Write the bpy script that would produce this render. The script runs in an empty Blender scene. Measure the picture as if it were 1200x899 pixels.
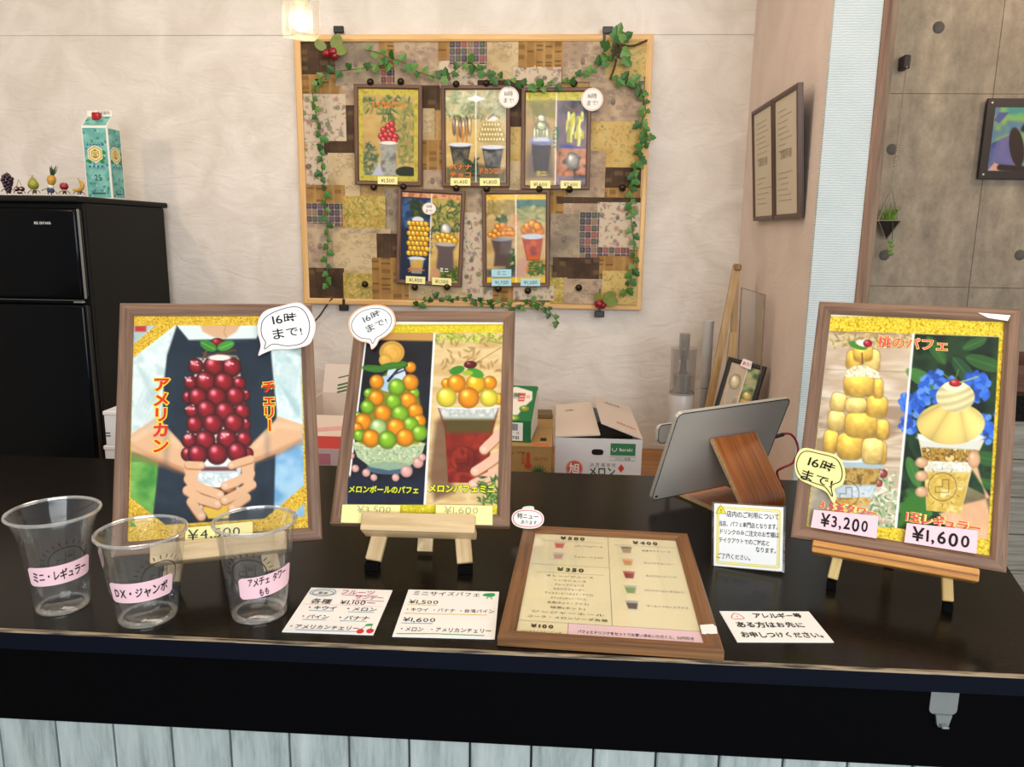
import bpy, bmesh, math, random
import numpy as np
from mathutils import Matrix, Vector, Euler

scene = bpy.context.scene
col = scene.collection
rnd = random.Random(7)
R = math.radians

# ------------------------------------------------------------------ camera
def camera():
    F, pitch, yaw, roll = 899.6, R(11.0528), R(3.38866), R(0.77644)
    cd = bpy.data.cameras.new('camera')
    cd.sensor_fit = 'HORIZONTAL'; cd.sensor_width = 36.0
    cd.lens = 36.0 * F / 1200.0
    cd.clip_start = 0.02; cd.clip_end = 60
    o = bpy.data.objects.new('camera', cd); col.objects.link(o)
    f = Vector((-math.sin(yaw) * math.cos(pitch), math.cos(yaw) * math.cos(pitch), -math.sin(pitch)))
    rt = Vector((math.cos(yaw), math.sin(yaw), 0)); up = rt.cross(f)
    r2 = math.cos(roll) * rt + math.sin(roll) * up
    u2 = -math.sin(roll) * rt + math.cos(roll) * up
    m = Matrix((r2, u2, -f)).transposed().to_4x4()
    m.translation = (0, 0, 1.45)
    o.matrix_world = m
    scene.camera = o
camera()

# ------------------------------------------------------------------ world, lights, exposure
w = bpy.data.worlds.new('daylight'); scene.world = w; w.use_nodes = True
w.node_tree.nodes['Background'].inputs[0].default_value = (0.86, 0.94, 1.0, 1)
w.node_tree.nodes['Background'].inputs[1].default_value = 0.55
vs = scene.view_settings
vs.view_transform = 'Standard'; vs.look = 'None'; vs.gamma = 1.0; vs.use_curve_mapping = False
vs.exposure = -0.1

def area(name, loc, target, sx, sy, power, color):
    d = bpy.data.lights.new(name, 'AREA'); d.shape = 'RECTANGLE'; d.size = sx; d.size_y = sy
    d.energy = power; d.color = color
    o = bpy.data.objects.new(name, d); col.objects.link(o); o.location = loc
    o.rotation_euler = (Vector(target) - Vector(loc)).to_track_quat('-Z', 'Y').to_euler()
    return o
def point(name, loc, power, color, radius=0.04):
    d = bpy.data.lights.new(name, 'POINT'); d.energy = power; d.color = color; d.shadow_soft_size = radius
    o = bpy.data.objects.new(name, d); col.objects.link(o); o.location = loc
    return o
WARM = (1.0, 0.76, 0.54)
area('shop_window_daylight', (0.9, -2.6, 2.0), (0.1, 1.6, 1.0), 3.2, 1.6, 150, (0.92, 0.97, 1.0))
area('added_wall_fill', (-0.5, 1.75, 2.66), (-0.5, 1.85, 0), 1.6, 0.35, 14, (1.0, 0.80, 0.62))  # unseen area lamp added overhead to light the back wall evenly
point('counter_pendant_bulb', (-1.75, 1.15, 2.15), 22, WARM, 0.05)
point('counter_pendant_bulb', (0.55, 0.75, 2.25), 12, WARM, 0.05)
point('hall_spot_bulb', (2.3, 2.7, 2.5), 18, WARM, 0.05)

# ------------------------------------------------------------------ helpers: objects
def lin(c):
    return tuple((x / 12.92) if x <= 0.04045 else ((x + 0.055) / 1.055) ** 2.4 for x in c)
def hexc(h):
    return tuple(int(h[i:i + 2], 16) / 255 for i in (0, 2, 4))
def tag(o, label=None, cat=None, group=None, kind=None):
    if label: o['label'] = label
    if cat: o['category'] = cat
    if group: o['group'] = group
    if kind: o['kind'] = kind
    return o
def link(o, parent=None):
    col.objects.link(o)
    if parent is not None: o.parent = parent
    return o
def thing(name, label, cat, loc=(0, 0, 0), rot=None, group=None):
    o = bpy.data.objects.new(name, None); o.empty_display_size = 0.02
    link(o)
    m = rot.to_4x4() if rot is not None else Matrix.Identity(4)
    m = m.copy(); m.translation = loc
    o.matrix_world = m
    return tag(o, label, cat, group)
def pose(yaw=0, lean=0, roll=0):
    return Matrix.Rotation(R(yaw), 3, 'Z') @ Matrix.Rotation(-R(lean), 3, 'X') @ Matrix.Rotation(-R(roll), 3, 'Y')
FLAT = 90
def copy_tree(o, parent=None):
    c = o.copy(); col.objects.link(c); c.parent = parent
    for ch in list(o.children):
        copy_tree(ch, c)
    return c

class MB:
    """collects shapes, builds ONE mesh object"""
    def __init__(s): s.v = []; s.f = []
    def add(s, v, f):
        n = len(s.v); s.v += [tuple(p) for p in v]; s.f += [tuple(i + n for i in q) for q in f]; return s
    def box(s, c, d, rot=None):
        x, y, z = (k / 2 for k in d)
        p = [Vector(q) for q in ((-x, -y, -z), (x, -y, -z), (x, y, -z), (-x, y, -z), (-x, -y, z), (x, -y, z), (x, y, z), (-x, y, z))]
        if rot is not None: p = [rot @ q for q in p]
        p = [q + Vector(c) for q in p]
        return s.add(p, [(0, 3, 2, 1), (4, 5, 6, 7), (0, 1, 5, 4), (1, 2, 6, 5), (2, 3, 7, 6), (3, 0, 4, 7)])
    def span(s, a, b):
        return s.box([(i + j) / 2 for i, j in zip(a, b)], [abs(j - i) for i, j in zip(a, b)])
    def rbox(s, c, d, r=0.003, seg=2, rot=None):
        bm = bmesh.new(); bmesh.ops.create_cube(bm, size=1)
        for v in bm.verts: v.co = Vector((v.co.x * d[0], v.co.y * d[1], v.co.z * d[2]))
        bmesh.ops.bevel(bm, geom=bm.edges[:], offset=min(r, min(d) * 0.49), segments=seg, profile=0.5, affect='EDGES')
        bm.verts.index_update()
        v = [(rot @ q.co if rot is not None else q.co) + Vector(c) for q in bm.verts]
        f = [[q.index for q in g.verts] for g in bm.faces]; bm.free()
        return s.add(v, f)
    def lathe(s, prof, seg=32, c=(0, 0, 0), cap0=False, cap1=False, rot=None):
        v = []; f = []
        for r, z in prof:
            for k in range(seg):
                a = 2 * math.pi * k / seg
                q = Vector((r * math.cos(a), r * math.sin(a), z))
                if rot is not None: q = rot @ q
                v.append(q + Vector(c))
        for i in range(len(prof) - 1):
            for k in range(seg):
                a, b = i * seg + k, i * seg + (k + 1) % seg
                f.append((a, b, b + seg, a + seg))
        if cap0: f.append(tuple(reversed(range(seg))))
        if cap1: f.append(tuple(range((len(prof) - 1) * seg, len(prof) * seg)))
        return s.add(v, f)
    def ball(s, c, r, seg=14, rings=9, rot=None):
        if not isinstance(r, (tuple, list)): r = (r, r, r)
        v = []; f = []
        for i in range(rings + 1):
            t = math.pi * i / rings
            for k in range(seg):
                a = 2 * math.pi * k / seg
                q = Vector((r[0] * math.sin(t) * math.cos(a), r[1] * math.sin(t) * math.sin(a), -r[2] * math.cos(t)))
                if rot is not None: q = rot @ q
                v.append(q + Vector(c))
        for i in range(rings):
            for k in range(seg):
                a, b = i * seg + k, i * seg + (k + 1) % seg
                f.append((a, b, b + seg, a + seg))
        return s.add(v, f)
    def tube(s, pts, r, seg=8, closed=False):
        pts = [Vector(p) for p in pts]; n = len(pts)
        rr = r if isinstance(r, (list, tuple)) else [r] * n
        v = []; f = []; up = None
        for i, p in enumerate(pts):
            if closed: t = pts[(i + 1) % n] - pts[i - 1]
            else: t = pts[min(i + 1, n - 1)] - pts[max(i - 1, 0)]
            t.normalize()
            if up is None: up = t.orthogonal().normalized()
            else: up = (up - t * up.dot(t)).normalized()
            b = t.cross(up)
            for k in range(seg):
                a = 2 * math.pi * k / seg
                v.append(p + rr[i] * (math.cos(a) * up + math.sin(a) * b))
        for i in range(n if closed else n - 1):
            for k in range(seg):
                a, b = i * seg + k, i * seg + (k + 1) % seg
                c, d = ((i + 1) % n) * seg + k, ((i + 1) % n) * seg + (k + 1) % seg
                f.append((a, b, d, c))
        if not closed:
            f.append(tuple(reversed(range(seg)))); f.append(tuple(range((n - 1) * seg, n * seg)))
        return s.add(v, f)
    def prism(s, poly, y0, y1, rot=None, c=(0, 0, 0)):
        """poly in local x,z (any winding); extruded from y0 (front) to y1 (back)"""
        ar = sum(poly[i - 1][0] * poly[i][1] - poly[i][0] * poly[i - 1][1] for i in range(len(poly)))
        if ar < 0: poly = poly[::-1]
        n = len(poly)
        v = [Vector((x, y0, z)) for x, z in poly] + [Vector((x, y1, z)) for x, z in poly]
        if rot is not None: v = [rot @ q for q in v]
        v = [q + Vector(c) for q in v]
        f = [tuple(range(n)), tuple(reversed(range(n, 2 * n)))]
        f += [(i, i + n, (i + 1) % n + n, (i + 1) % n) for i in range(n)]
        return s.add(v, f)
    def build(s, name, mat, parent=None, loc=(0, 0, 0), smooth=False, rot=None):
        me = bpy.data.meshes.new(name); me.from_pydata(s.v, [], s.f); me.update()
        if smooth:
            bm = bmesh.new(); bm.from_mesh(me); bmesh.ops.recalc_face_normals(bm, faces=bm.faces); bm.to_mesh(me); bm.free()
            me.polygons.foreach_set('use_smooth', [True] * len(me.polygons))
            try: me.set_sharp_from_angle(angle=R(40))
            except Exception: pass
        if mat is not None: me.materials.append(mat)
        o = bpy.data.objects.new(name, me); link(o, parent); o.location = loc
        if rot is not None: o.rotation_euler = rot
        return o
def smooth_path(pts, n=6):
    """Catmull-Rom through points"""
    P = [Vector(p) for p in pts]; out = []
    for i in range(len(P) - 1):
        a, b, c, d = P[max(i - 1, 0)], P[i], P[i + 1], P[min(i + 2, len(P) - 1)]
        for k in range(n):
            t = k / n
            out.append(0.5 * ((2 * b) + (c - a) * t + (2 * a - 5 * b + 4 * c - d) * t * t + (3 * b - a - 3 * c + d) * t ** 3))
    return out + [P[-1]]
def blob(cx, cz, rx, rz, n=40, rot=0, wob=0.0, seed=0, p=2.0):
    g = random.Random(seed); ph = [g.uniform(0, 6.28) for _ in range(3)]
    out = []
    for k in range(n):
        a = 2 * math.pi * k / n
        c, s = math.cos(a), math.sin(a)
        q = 1 + wob * (math.sin(2 * a + ph[0]) + 0.6 * math.sin(3 * a + ph[1]) + 0.4 * math.sin(5 * a + ph[2]))
        x = rx * math.copysign(abs(c) ** (2 / p), c) * q; z = rz * math.copysign(abs(s) ** (2 / p), s) * q
        out.append((cx + x * math.cos(rot) - z * math.sin(rot), cz + x * math.sin(rot) + z * math.cos(rot)))
    return out
def rrect(x0, z0, x1, z1, r, n=5):
    out = []
    for cx, cz, a0 in ((x1 - r, z1 - r, 0), (x0 + r, z1 - r, 90), (x0 + r, z0 + r, 180), (x1 - r, z0 + r, 270)):
        for k in range(n + 1):
            a = R(a0 + 90 * k / n); out.append((cx + r * math.cos(a), cz + r * math.sin(a)))
    return out

# ------------------------------------------------------------------ helpers: materials
MATS = {}
def new_mat(name):
    m = bpy.data.materials.new(name); m.use_nodes = True
    nt = m.node_tree; b = nt.nodes['Principled BSDF']
    return m, nt, b
def plain(name, c, rough=0.5, metal=0.0, coat=0.0, spec=0.5, var=0.0, scale=40, bump=0.0):
    if name in MATS: return MATS[name]
    m, nt, b = new_mat(name)
    c = lin(hexc(c)) if isinstance(c, str) else c
    b.inputs['Base Color'].default_value = (*c, 1); b.inputs['Roughness'].default_value = rough
    b.inputs['Metallic'].default_value = metal; b.inputs['Coat Weight'].default_value = coat
    b.inputs['Specular IOR Level'].default_value = spec
    if var or bump:
        tc = nt.nodes.new('ShaderNodeTexCoord'); n = nt.nodes.new('ShaderNodeTexNoise')
        n.inputs['Scale'].default_value = scale; n.inputs['Detail'].default_value = 5
        nt.links.new(tc.outputs['Object'], n.inputs['Vector'])
        if var:
            r = nt.nodes.new('ShaderNodeValToRGB')
            r.color_ramp.elements[0].position = 0.3; r.color_ramp.elements[1].position = 0.7
            r.color_ramp.elements[0].color = (*[x * (1 - var) for x in c], 1)
            r.color_ramp.elements[1].color = (*[min(1, x * (1 + var)) for x in c], 1)
            nt.links.new(n.outputs['Fac'], r.inputs['Fac']); nt.links.new(r.outputs['Color'], b.inputs['Base Color'])
        if bump:
            bp = nt.nodes.new('ShaderNodeBump'); bp.inputs['Strength'].default_value = bump; bp.inputs['Distance'].default_value = 0.002
            nt.links.new(n.outputs['Fac'], bp.inputs['Height']); nt.links.new(bp.outputs['Normal'], b.inputs['Normal'])
    MATS[name] = m
    return m
def wood(name, dark, light, axis='X', grain=90, stretch=0.06, rough=0.45, scale=1.0, coat=0.0, bump=0.15):
    if name in MATS: return MATS[name]
    m, nt, b = new_mat(name)
    N = nt.nodes.new; L = nt.links.new
    tc = N('ShaderNodeTexCoord'); oi = N('ShaderNodeObjectInfo'); mp = N('ShaderNodeMapping')
    s = [grain * scale] * 3
    for ax in axis: s['XYZ'.index(ax)] = grain * stretch * scale
    mp.inputs['Scale'].default_value = s
    mul = N('ShaderNodeMath'); mul.operation = 'MULTIPLY'; mul.inputs[1].default_value = 37.0
    cmb = N('ShaderNodeCombineXYZ')
    L(oi.outputs['Random'], mul.inputs[0])
    for k in range(3): L(mul.outputs[0], cmb.inputs[k])
    L(cmb.outputs[0], mp.inputs['Location'])
    n1 = N('ShaderNodeTexNoise'); n1.inputs['Scale'].default_value = 1.0; n1.inputs['Detail'].default_value = 6; n1.inputs['Roughness'].default_value = 0.65; n1.inputs['Distortion'].default_value = 0.6
    L(tc.outputs['Object'], mp.inputs['Vector']); L(mp.outputs[0], n1.inputs['Vector'])
    r = N('ShaderNodeValToRGB'); e = r.color_ramp.elements
    d, l = lin(hexc(dark)), lin(hexc(light))
    e[0].position = 0.34; e[0].color = (*d, 1); e[1].position = 0.66; e[1].color = (*l, 1)
    L(n1.outputs['Fac'], r.inputs['Fac']); L(r.outputs['Color'], b.inputs['Base Color'])
    b.inputs['Roughness'].default_value = rough; b.inputs['Coat Weight'].default_value = coat; b.inputs['Coat Roughness'].default_value = 0.2
    bp = N('ShaderNodeBump'); bp.inputs['Strength'].default_value = bump; bp.inputs['Distance'].default_value = 0.001
    L(n1.outputs['Fac'], bp.inputs['Height']); L(bp.outputs['Normal'], b.inputs['Normal'])
    MATS[name] = m
    return m
def clear(name, tint=(1, 1, 1), lo=0.04, hi=0.6, rough=0.05, haze=0.0):
    """thin clear plastic: see-through, with a reflection that grows at grazing angles"""
    if name in MATS: return MATS[name]
    m, nt, b = new_mat(name); nt.nodes.remove(b)
    N = nt.nodes.new; L = nt.links.new
    out = nt.nodes['Material Output']
    t = N('ShaderNodeBsdfTransparent'); t.inputs[0].default_value = (*tint, 1)
    g = N('ShaderNodeBsdfGlossy'); g.inputs['Roughness'].default_value = rough
    lw = N('ShaderNodeLayerWeight'); lw.inputs[0].default_value = 0.25
    mr = N('ShaderNodeMapRange'); mr.inputs[3].default_value = lo; mr.inputs[4].default_value = hi
    mx = N('ShaderNodeMixShader')
    L(lw.outputs['Facing'], mr.inputs[0]); L(mr.outputs[0], mx.inputs[0]); L(t.outputs[0], mx.inputs[1]); L(g.outputs[0], mx.inputs[2])
    if haze:
        d = N('ShaderNodeBsdfDiffuse'); d.inputs[0].default_value = (0.9, 0.9, 0.9, 1)
        m2 = N('ShaderNodeMixShader'); m2.inputs[0].default_value = haze
        L(mx.outputs[0], m2.inputs[1]); L(d.outputs[0], m2.inputs[2]); L(m2.outputs[0], out.inputs[0])
    else: L(mx.outputs[0], out.inputs[0])
    MATS[name] = m
    return m
def print_mat(name, rough=0.5, coat=0.0):
    if name in MATS: return MATS[name]
    m, nt, b = new_mat(name)
    a = nt.nodes.new('ShaderNodeAttribute'); a.attribute_name = 'Col'
    nt.links.new(a.outputs['Color'], b.inputs['Base Color'])
    b.inputs['Roughness'].default_value = rough; b.inputs['Coat Weight'].default_value = coat
    b.inputs['Specular IOR Level'].default_value = 0.3
    MATS[name] = m
    return m

# ------------------------------------------------------------------ helpers: printed pictures (colour per grid point, as ink on paper)
def vnoise(x, y, seed=0):
    xi = np.floor(x).astype(np.int64); yi = np.floor(y).astype(np.int64); fx = x - xi; fy = y - yi
    def h(a, b):
        n = (a * 374761393 + b * 668265263 + seed * 1442695041) & 0x7fffffff
        n = ((n ^ (n >> 13)) * 1274126177) & 0x7fffffff
        return ((n ^ (n >> 16)) & 0xffff) / 65535.0
    sx = fx * fx * (3 - 2 * fx); sy = fy * fy * (3 - 2 * fy)
    return (h(xi, yi) * (1 - sx) + h(xi + 1, yi) * sx) * (1 - sy) + (h(xi, yi + 1) * (1 - sx) + h(xi + 1, yi + 1) * sx) * sy
def fbm(x, y, seed=0, o=3):
    t = 0; a = 0.5
    for i in range(o):
        t = t + a * vnoise(x * 2 ** i, y * 2 ** i, seed + i); a *= 0.5
    return t / (1 - 0.5 ** o)
class Pic:
    """a w x h (metres) print; picture coordinates through homography H: (u right, v down, 0..1) -> picture"""
    def __init__(s, w, h, nx, ny, H=None, box=(0, 0, 100, 100), base='ffffff'):
        s.w, s.h, s.nx, s.ny = w, h, nx, ny; s.flat = H is None
        u, v = np.meshgrid(np.linspace(0, 1, nx + 1), np.linspace(0, 1, ny + 1))
        if H is None:
            s.X = box[0] + u * (box[2] - box[0]); s.Y = box[1] + v * (box[3] - box[1])
        else:
            d = H[2, 0] * u + H[2, 1] * v + H[2, 2]
            s.X = (H[0, 0] * u + H[0, 1] * v + H[0, 2]) / d; s.Y = (H[1, 0] * u + H[1, 1] * v + H[1, 2]) / d
        s.e = abs(s.X[0, 1] - s.X[0, 0]) * 0.6 + 1e-9
        s.c = np.zeros(s.X.shape + (3,)); s.c[:] = hexc(base)
    def over(s, c, a):
        c = np.asarray(hexc(c) if isinstance(c, str) else c, float)
        a = np.clip(a, 0, 1)[..., None]; s.c = s.c * (1 - a) + c * a
    def m_ell(s, cx, cy, rx, ry=None, rot=0):
        ry = ry or rx; dx, dy = s.X - cx, s.Y - cy; c, n = math.cos(rot), math.sin(rot)
        a, b = (dx * c + dy * n) / rx, (-dx * n + dy * c) / ry
        q = np.sqrt(a * a + b * b)
        return np.clip(0.5 + (1 - q) * min(rx, ry) / (2 * s.e), 0, 1), a, b, q
    def ell(s, cx, cy, rx, ry=None, c='000000', rot=0, al=1.0):
        s.over(c, s.m_ell(cx, cy, rx, ry, rot)[0] * al)
    def ball(s, cx, cy, r, c, ry=None, hi=0.35, rot=0, edge=0.55):
        """printed round fruit with its photographed modelling"""
        m, a, b, q = s.m_ell(cx, cy, r, ry, rot)
        base = np.array(hexc(c)); sh = np.clip(1 - (1 - edge) * q ** 2.5, 0, 1)[..., None]
        g = np.exp(-(((a + 0.3) ** 2 + (b + 0.38) ** 2) / 0.10))[..., None]
        s.over(np.clip(base * sh + g * hi, 0, 1), m)
    def sd_poly(s, p):
        d = np.full(s.X.shape, 1e9); ins = np.zeros(s.X.shape, bool); n = len(p)
        for i in range(n):
            x0, y0 = p[i]; x1, y1 = p[(i + 1) % n]; ex, ey = x1 - x0, y1 - y0
            t = np.clip(((s.X - x0) * ex + (s.Y - y0) * ey) / (ex * ex + ey * ey + 1e-12), 0, 1)
            d = np.minimum(d, np.hypot(s.X - x0 - t * ex, s.Y - y0 - t * ey))
            if y0 != y1:
                k = ((y0 > s.Y) != (y1 > s.Y)) & (s.X < (x1 - x0) * (s.Y - y0) / (y1 - y0) + x0); ins ^= k
        return np.where(ins, -d, d)
    def poly(s, p, c, soft=0, al=1.0):
        s.over(c, np.clip(0.5 - s.sd_poly(p) / (2 * max(s.e, soft)), 0, 1) * al)
    def line(s, p, wd, c, al=1.0, soft=0):
        d = np.full(s.X.shape, 1e9)
        for (x0, y0), (x1, y1) in zip(p[:-1], p[1:]):
            ex, ey = x1 - x0, y1 - y0
            t = np.clip(((s.X - x0) * ex + (s.Y - y0) * ey) / (ex * ex + ey * ey + 1e-12), 0, 1)
            d = np.minimum(d, np.hypot(s.X - x0 - t * ex, s.Y - y0 - t * ey))
        s.over(c, np.clip(0.5 - (d - wd / 2) / (2 * max(s.e, soft)), 0, 1) * al)
    def ring(s, cx, cy, r, wd, c, ry=None, al=1.0):
        m, a, b, q = s.m_ell(cx, cy, r, ry); d = np.abs(q - 1) * min(r, ry or r)
        s.over(c, np.clip(0.5 - (d - wd / 2) / (2 * s.e), 0, 1) * al)
    def rect(s, x0, y0, x1, y1, c, soft=0, al=1.0):
        if s.flat and not soft:
            xa, ya = s.X[0], s.Y[:, 0]; i0, i1 = np.searchsorted(xa, (x0 - s.e, x1 + s.e)); j0, j1 = np.searchsorted(ya, (y0 - s.e, y1 + s.e))
            if i1 <= i0 or j1 <= j0: return
            ax = np.clip(0.5 + np.minimum(xa[i0:i1] - x0, x1 - xa[i0:i1]) / (2 * s.e), 0, 1); ay = np.clip(0.5 + np.minimum(ya[j0:j1] - y0, y1 - ya[j0:j1]) / (2 * s.e), 0, 1)
            a = (ay[:, None] * ax[None] * al)[..., None]; s.c[j0:j1, i0:i1] = s.c[j0:j1, i0:i1] * (1 - a) + np.asarray(hexc(c) if isinstance(c, str) else c) * a
            return
        s.poly([(x0, y0), (x1, y0), (x1, y1), (x0, y1)], c, soft, al)
    def noise(s, mask_poly, cols, sc, seed=0, sx=1.0, sy=1.0, al=1.0, sharp=1.0):
        n = fbm(s.X / sc / sx + 50, s.Y / sc / sy + 50, seed); n = np.clip((n - 0.5) * 2.2 * sharp + 0.5, 0, 0.9999)
        k = n * (len(cols) - 1); i = k.astype(int); f = (k - i)[..., None]
        cs = np.array([hexc(c) for c in cols]); c = cs[i] * (1 - f) + cs[np.minimum(i + 1, len(cols) - 1)] * f
        a = 1.0 if mask_poly is None else np.clip(0.5 - s.sd_poly(mask_poly) / (2 * s.e), 0, 1)
        s.over(c, a * al if mask_poly is not None else np.full(s.X.shape, al))
    def build(s, name, parent, x0, ztop, y, mat):
        nx, ny = s.nx, s.ny
        u, v = np.meshgrid(np.linspace(0, 1, nx + 1), np.linspace(0, 1, ny + 1))
        co = np.stack([x0 + u * s.w, np.full(u.shape, y), ztop - v * s.h], -1).reshape(-1, 3)
        i = (np.arange(ny)[:, None] * (nx + 1) + np.arange(nx)[None]).ravel()
        q = np.stack([i, i + nx + 1, i + nx + 2, i + 1], -1)
        me = bpy.data.meshes.new(name)
        me.vertices.add(len(co)); me.vertices.foreach_set('co', co.ravel())
        me.loops.add(q.size); me.loops.foreach_set('vertex_index', q.ravel())
        me.polygons.add(len(q)); me.polygons.foreach_set('loop_start', np.arange(len(q)) * 4)
        me.update(calc_edges=True)
        c = np.clip(s.c.reshape(-1, 3), 0, 1); l = np.where(c <= 0.04045, c / 12.92, ((c + 0.055) / 1.055) ** 2.4)
        at = me.color_attributes.new('Col', 'FLOAT_COLOR', 'POINT')
        at.data.foreach_set('color', np.concatenate([l, np.ones((len(l), 1))], 1).ravel())
        me.materials.append(mat)
        o = bpy.data.objects.new(name, me); link(o, parent)
        return o
def homography(src, dst):
    A = []; b = []
    for (x, y), (X, Y) in zip(src, dst):
        A += [[x, y, 1, 0, 0, 0, -X * x, -X * y], [0, 0, 0, x, y, 1, -Y * x, -Y * y]]; b += [X, Y]
    h = np.linalg.solve(np.array(A, float), np.array(b, float))
    return np.append(h, 1).reshape(3, 3)
def hap(H, x, y):
    q = H @ np.array([x, y, 1.0]); return q[0] / q[2], q[1] / q[2]

# ------------------------------------------------------------------ helpers: lettering
GLY = {}
def glyph(ch, off):
    k = (ch, off)
    if k not in GLY:
        cu = bpy.data.curves.new('t', 'FONT'); cu.body = ch; cu.size = 1.0; cu.offset = off; cu.resolution_u = 3
        o = bpy.data.objects.new('t', cu)
        me = bpy.data.meshes.new_from_object(o)
        v = np.zeros(len(me.vertices) * 3); me.vertices.foreach_get('co', v); v = v.reshape(-1, 3)[:, :2]
        f = [tuple(p.vertices) for p in me.polygons]
        bpy.data.objects.remove(o); bpy.data.curves.remove(cu); bpy.data.meshes.remove(me)
        GLY[k] = (v, f)
    return GLY[k]
def is_cjk(ch): return ord(ch) > 0x2e80
def lettering(parent, text, x, z, size, mat, y=-0.0004, off=0.0, jit=0.0, rot=0.0, width=None, vertical=False, align='C', name='lettering', squash=1.0, thick=0.0, seed=1, warp=None):
    """text as flat ink, centred on (x, z) of the parent's face"""
    g = random.Random(seed); V = []; F = []; pen = 0.0; rows = text.split('\n')
    for ri, row in enumerate(rows):
        pen = 0.0; rv = []
        for ch in row:
            if ch == ' ': pen += 0.4; continue
            v, f = glyph(ch, off)
            if not len(v): continue
            v = v.copy()
            if vertical and ch == 'ー':
                c = v.mean(0); v = np.stack([c[0] + (v[:, 1] - c[1]), c[1] - (v[:, 0] - c[0])], -1)
            if is_cjk(ch): adv = 1.0; 
            else:
                adv = v[:, 0].max() - v[:, 0].min() + 0.1 + 2 * max(off, 0); v[:, 0] -= v[:, 0].min() - 0.05 - max(off, 0)
            if jit:
                c = v.mean(0); a = g.uniform(-1, 1) * jit * 0.6; s = 1 + g.uniform(-1, 1) * jit * 0.9
                M = np.array([[math.cos(a), -math.sin(a)], [math.sin(a), math.cos(a)]]); v = (v - c) @ M.T * s + c + np.array([0, g.uniform(-1, 1) * jit * 0.35])
            if vertical:
                v[:, 0] -= 0.5; v[:, 1] -= pen + 0.75; pen += 1.0
            else: v[:, 0] += pen; pen += adv
            n = len(rv) and sum(len(q) for q in rv) or 0
            base = sum(len(q) for q in V) + n
            rv.append(v); F += [tuple(i + base for i in q) for q in f]
        if not rv: continue
        if not vertical:
            for q in rv: q[:, 0] -= pen / 2 if align == 'C' else 0; q[:, 1] -= ri * 1.25
        V += rv
    V = np.concatenate(V)
    if vertical: V[:, 1] += pen / 2
    else: V[:, 1] -= 0.36 - (len(rows) - 1) * 0.625
    V = V * size; V[:, 0] *= squash
    if width:
        cur = V[:, 0].max() - V[:, 0].min(); V[:, 0] *= width / cur
    c, s_ = math.cos(rot), math.sin(rot)
    P = [(x + c * a - s_ * b, y, z + s_ * a + c * b) for a, b in V]
    if warp: P = [warp(p) for p in P]
    return MB().add(P, F).build(name, mat, parent)
def ink(name, c, rough=0.6): return plain('ink_' + name, c, rough, spec=0.2)
BLACK = ink('black', '17171a'); WHITE = ink('white', 'f4f2ee'); GREYINK = ink('grey', '8a877c'); RED = ink('red', 'd8342c')
def card(parent, poly, mat, y0=-0.0008, y1=0.0, name='card'):
    return MB().prism(poly, y0, y1).build(name, mat, parent)
def ringpoly(parent, poly, wd, mat, y, name='outline'):
    """a drawn closed line along poly"""
    n = len(poly); P = [Vector((a, 0, b)) for a, b in poly]; v = []; f = []
    for i in range(n):
        t = (P[(i + 1) % n] - P[i - 1]).normalized(); nn = Vector((-t.z, 0, t.x))
        for s in (-0.5, 0.5): v.append((P[i].x + nn.x * wd * s, y, P[i].z + nn.z * wd * s))
    for i in range(n):
        j = (i + 1) % n; f.append((2 * i, 2 * i + 1, 2 * j + 1, 2 * j))
    return MB().add(v, f).build(name, mat, parent)
def stroke(parent, pts, wd, mat, y, name='drawn_line'):
    P = [Vector((a, 0, b)) for a, b in pts]; v = []; f = []; n = len(P)
    for i in range(n):
        t = (P[min(i + 1, n - 1)] - P[max(i - 1, 0)]).normalized(); nn = Vector((-t.z, 0, t.x))
        for s in (-0.5, 0.5): v.append((P[i].x + nn.x * wd * s, y, P[i].z + nn.z * wd * s))
    for i in range(n - 1): f.append((2 * i, 2 * i + 1, 2 * i + 3, 2 * i + 2))
    return MB().add(v, f).build(name, mat, parent)
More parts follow.
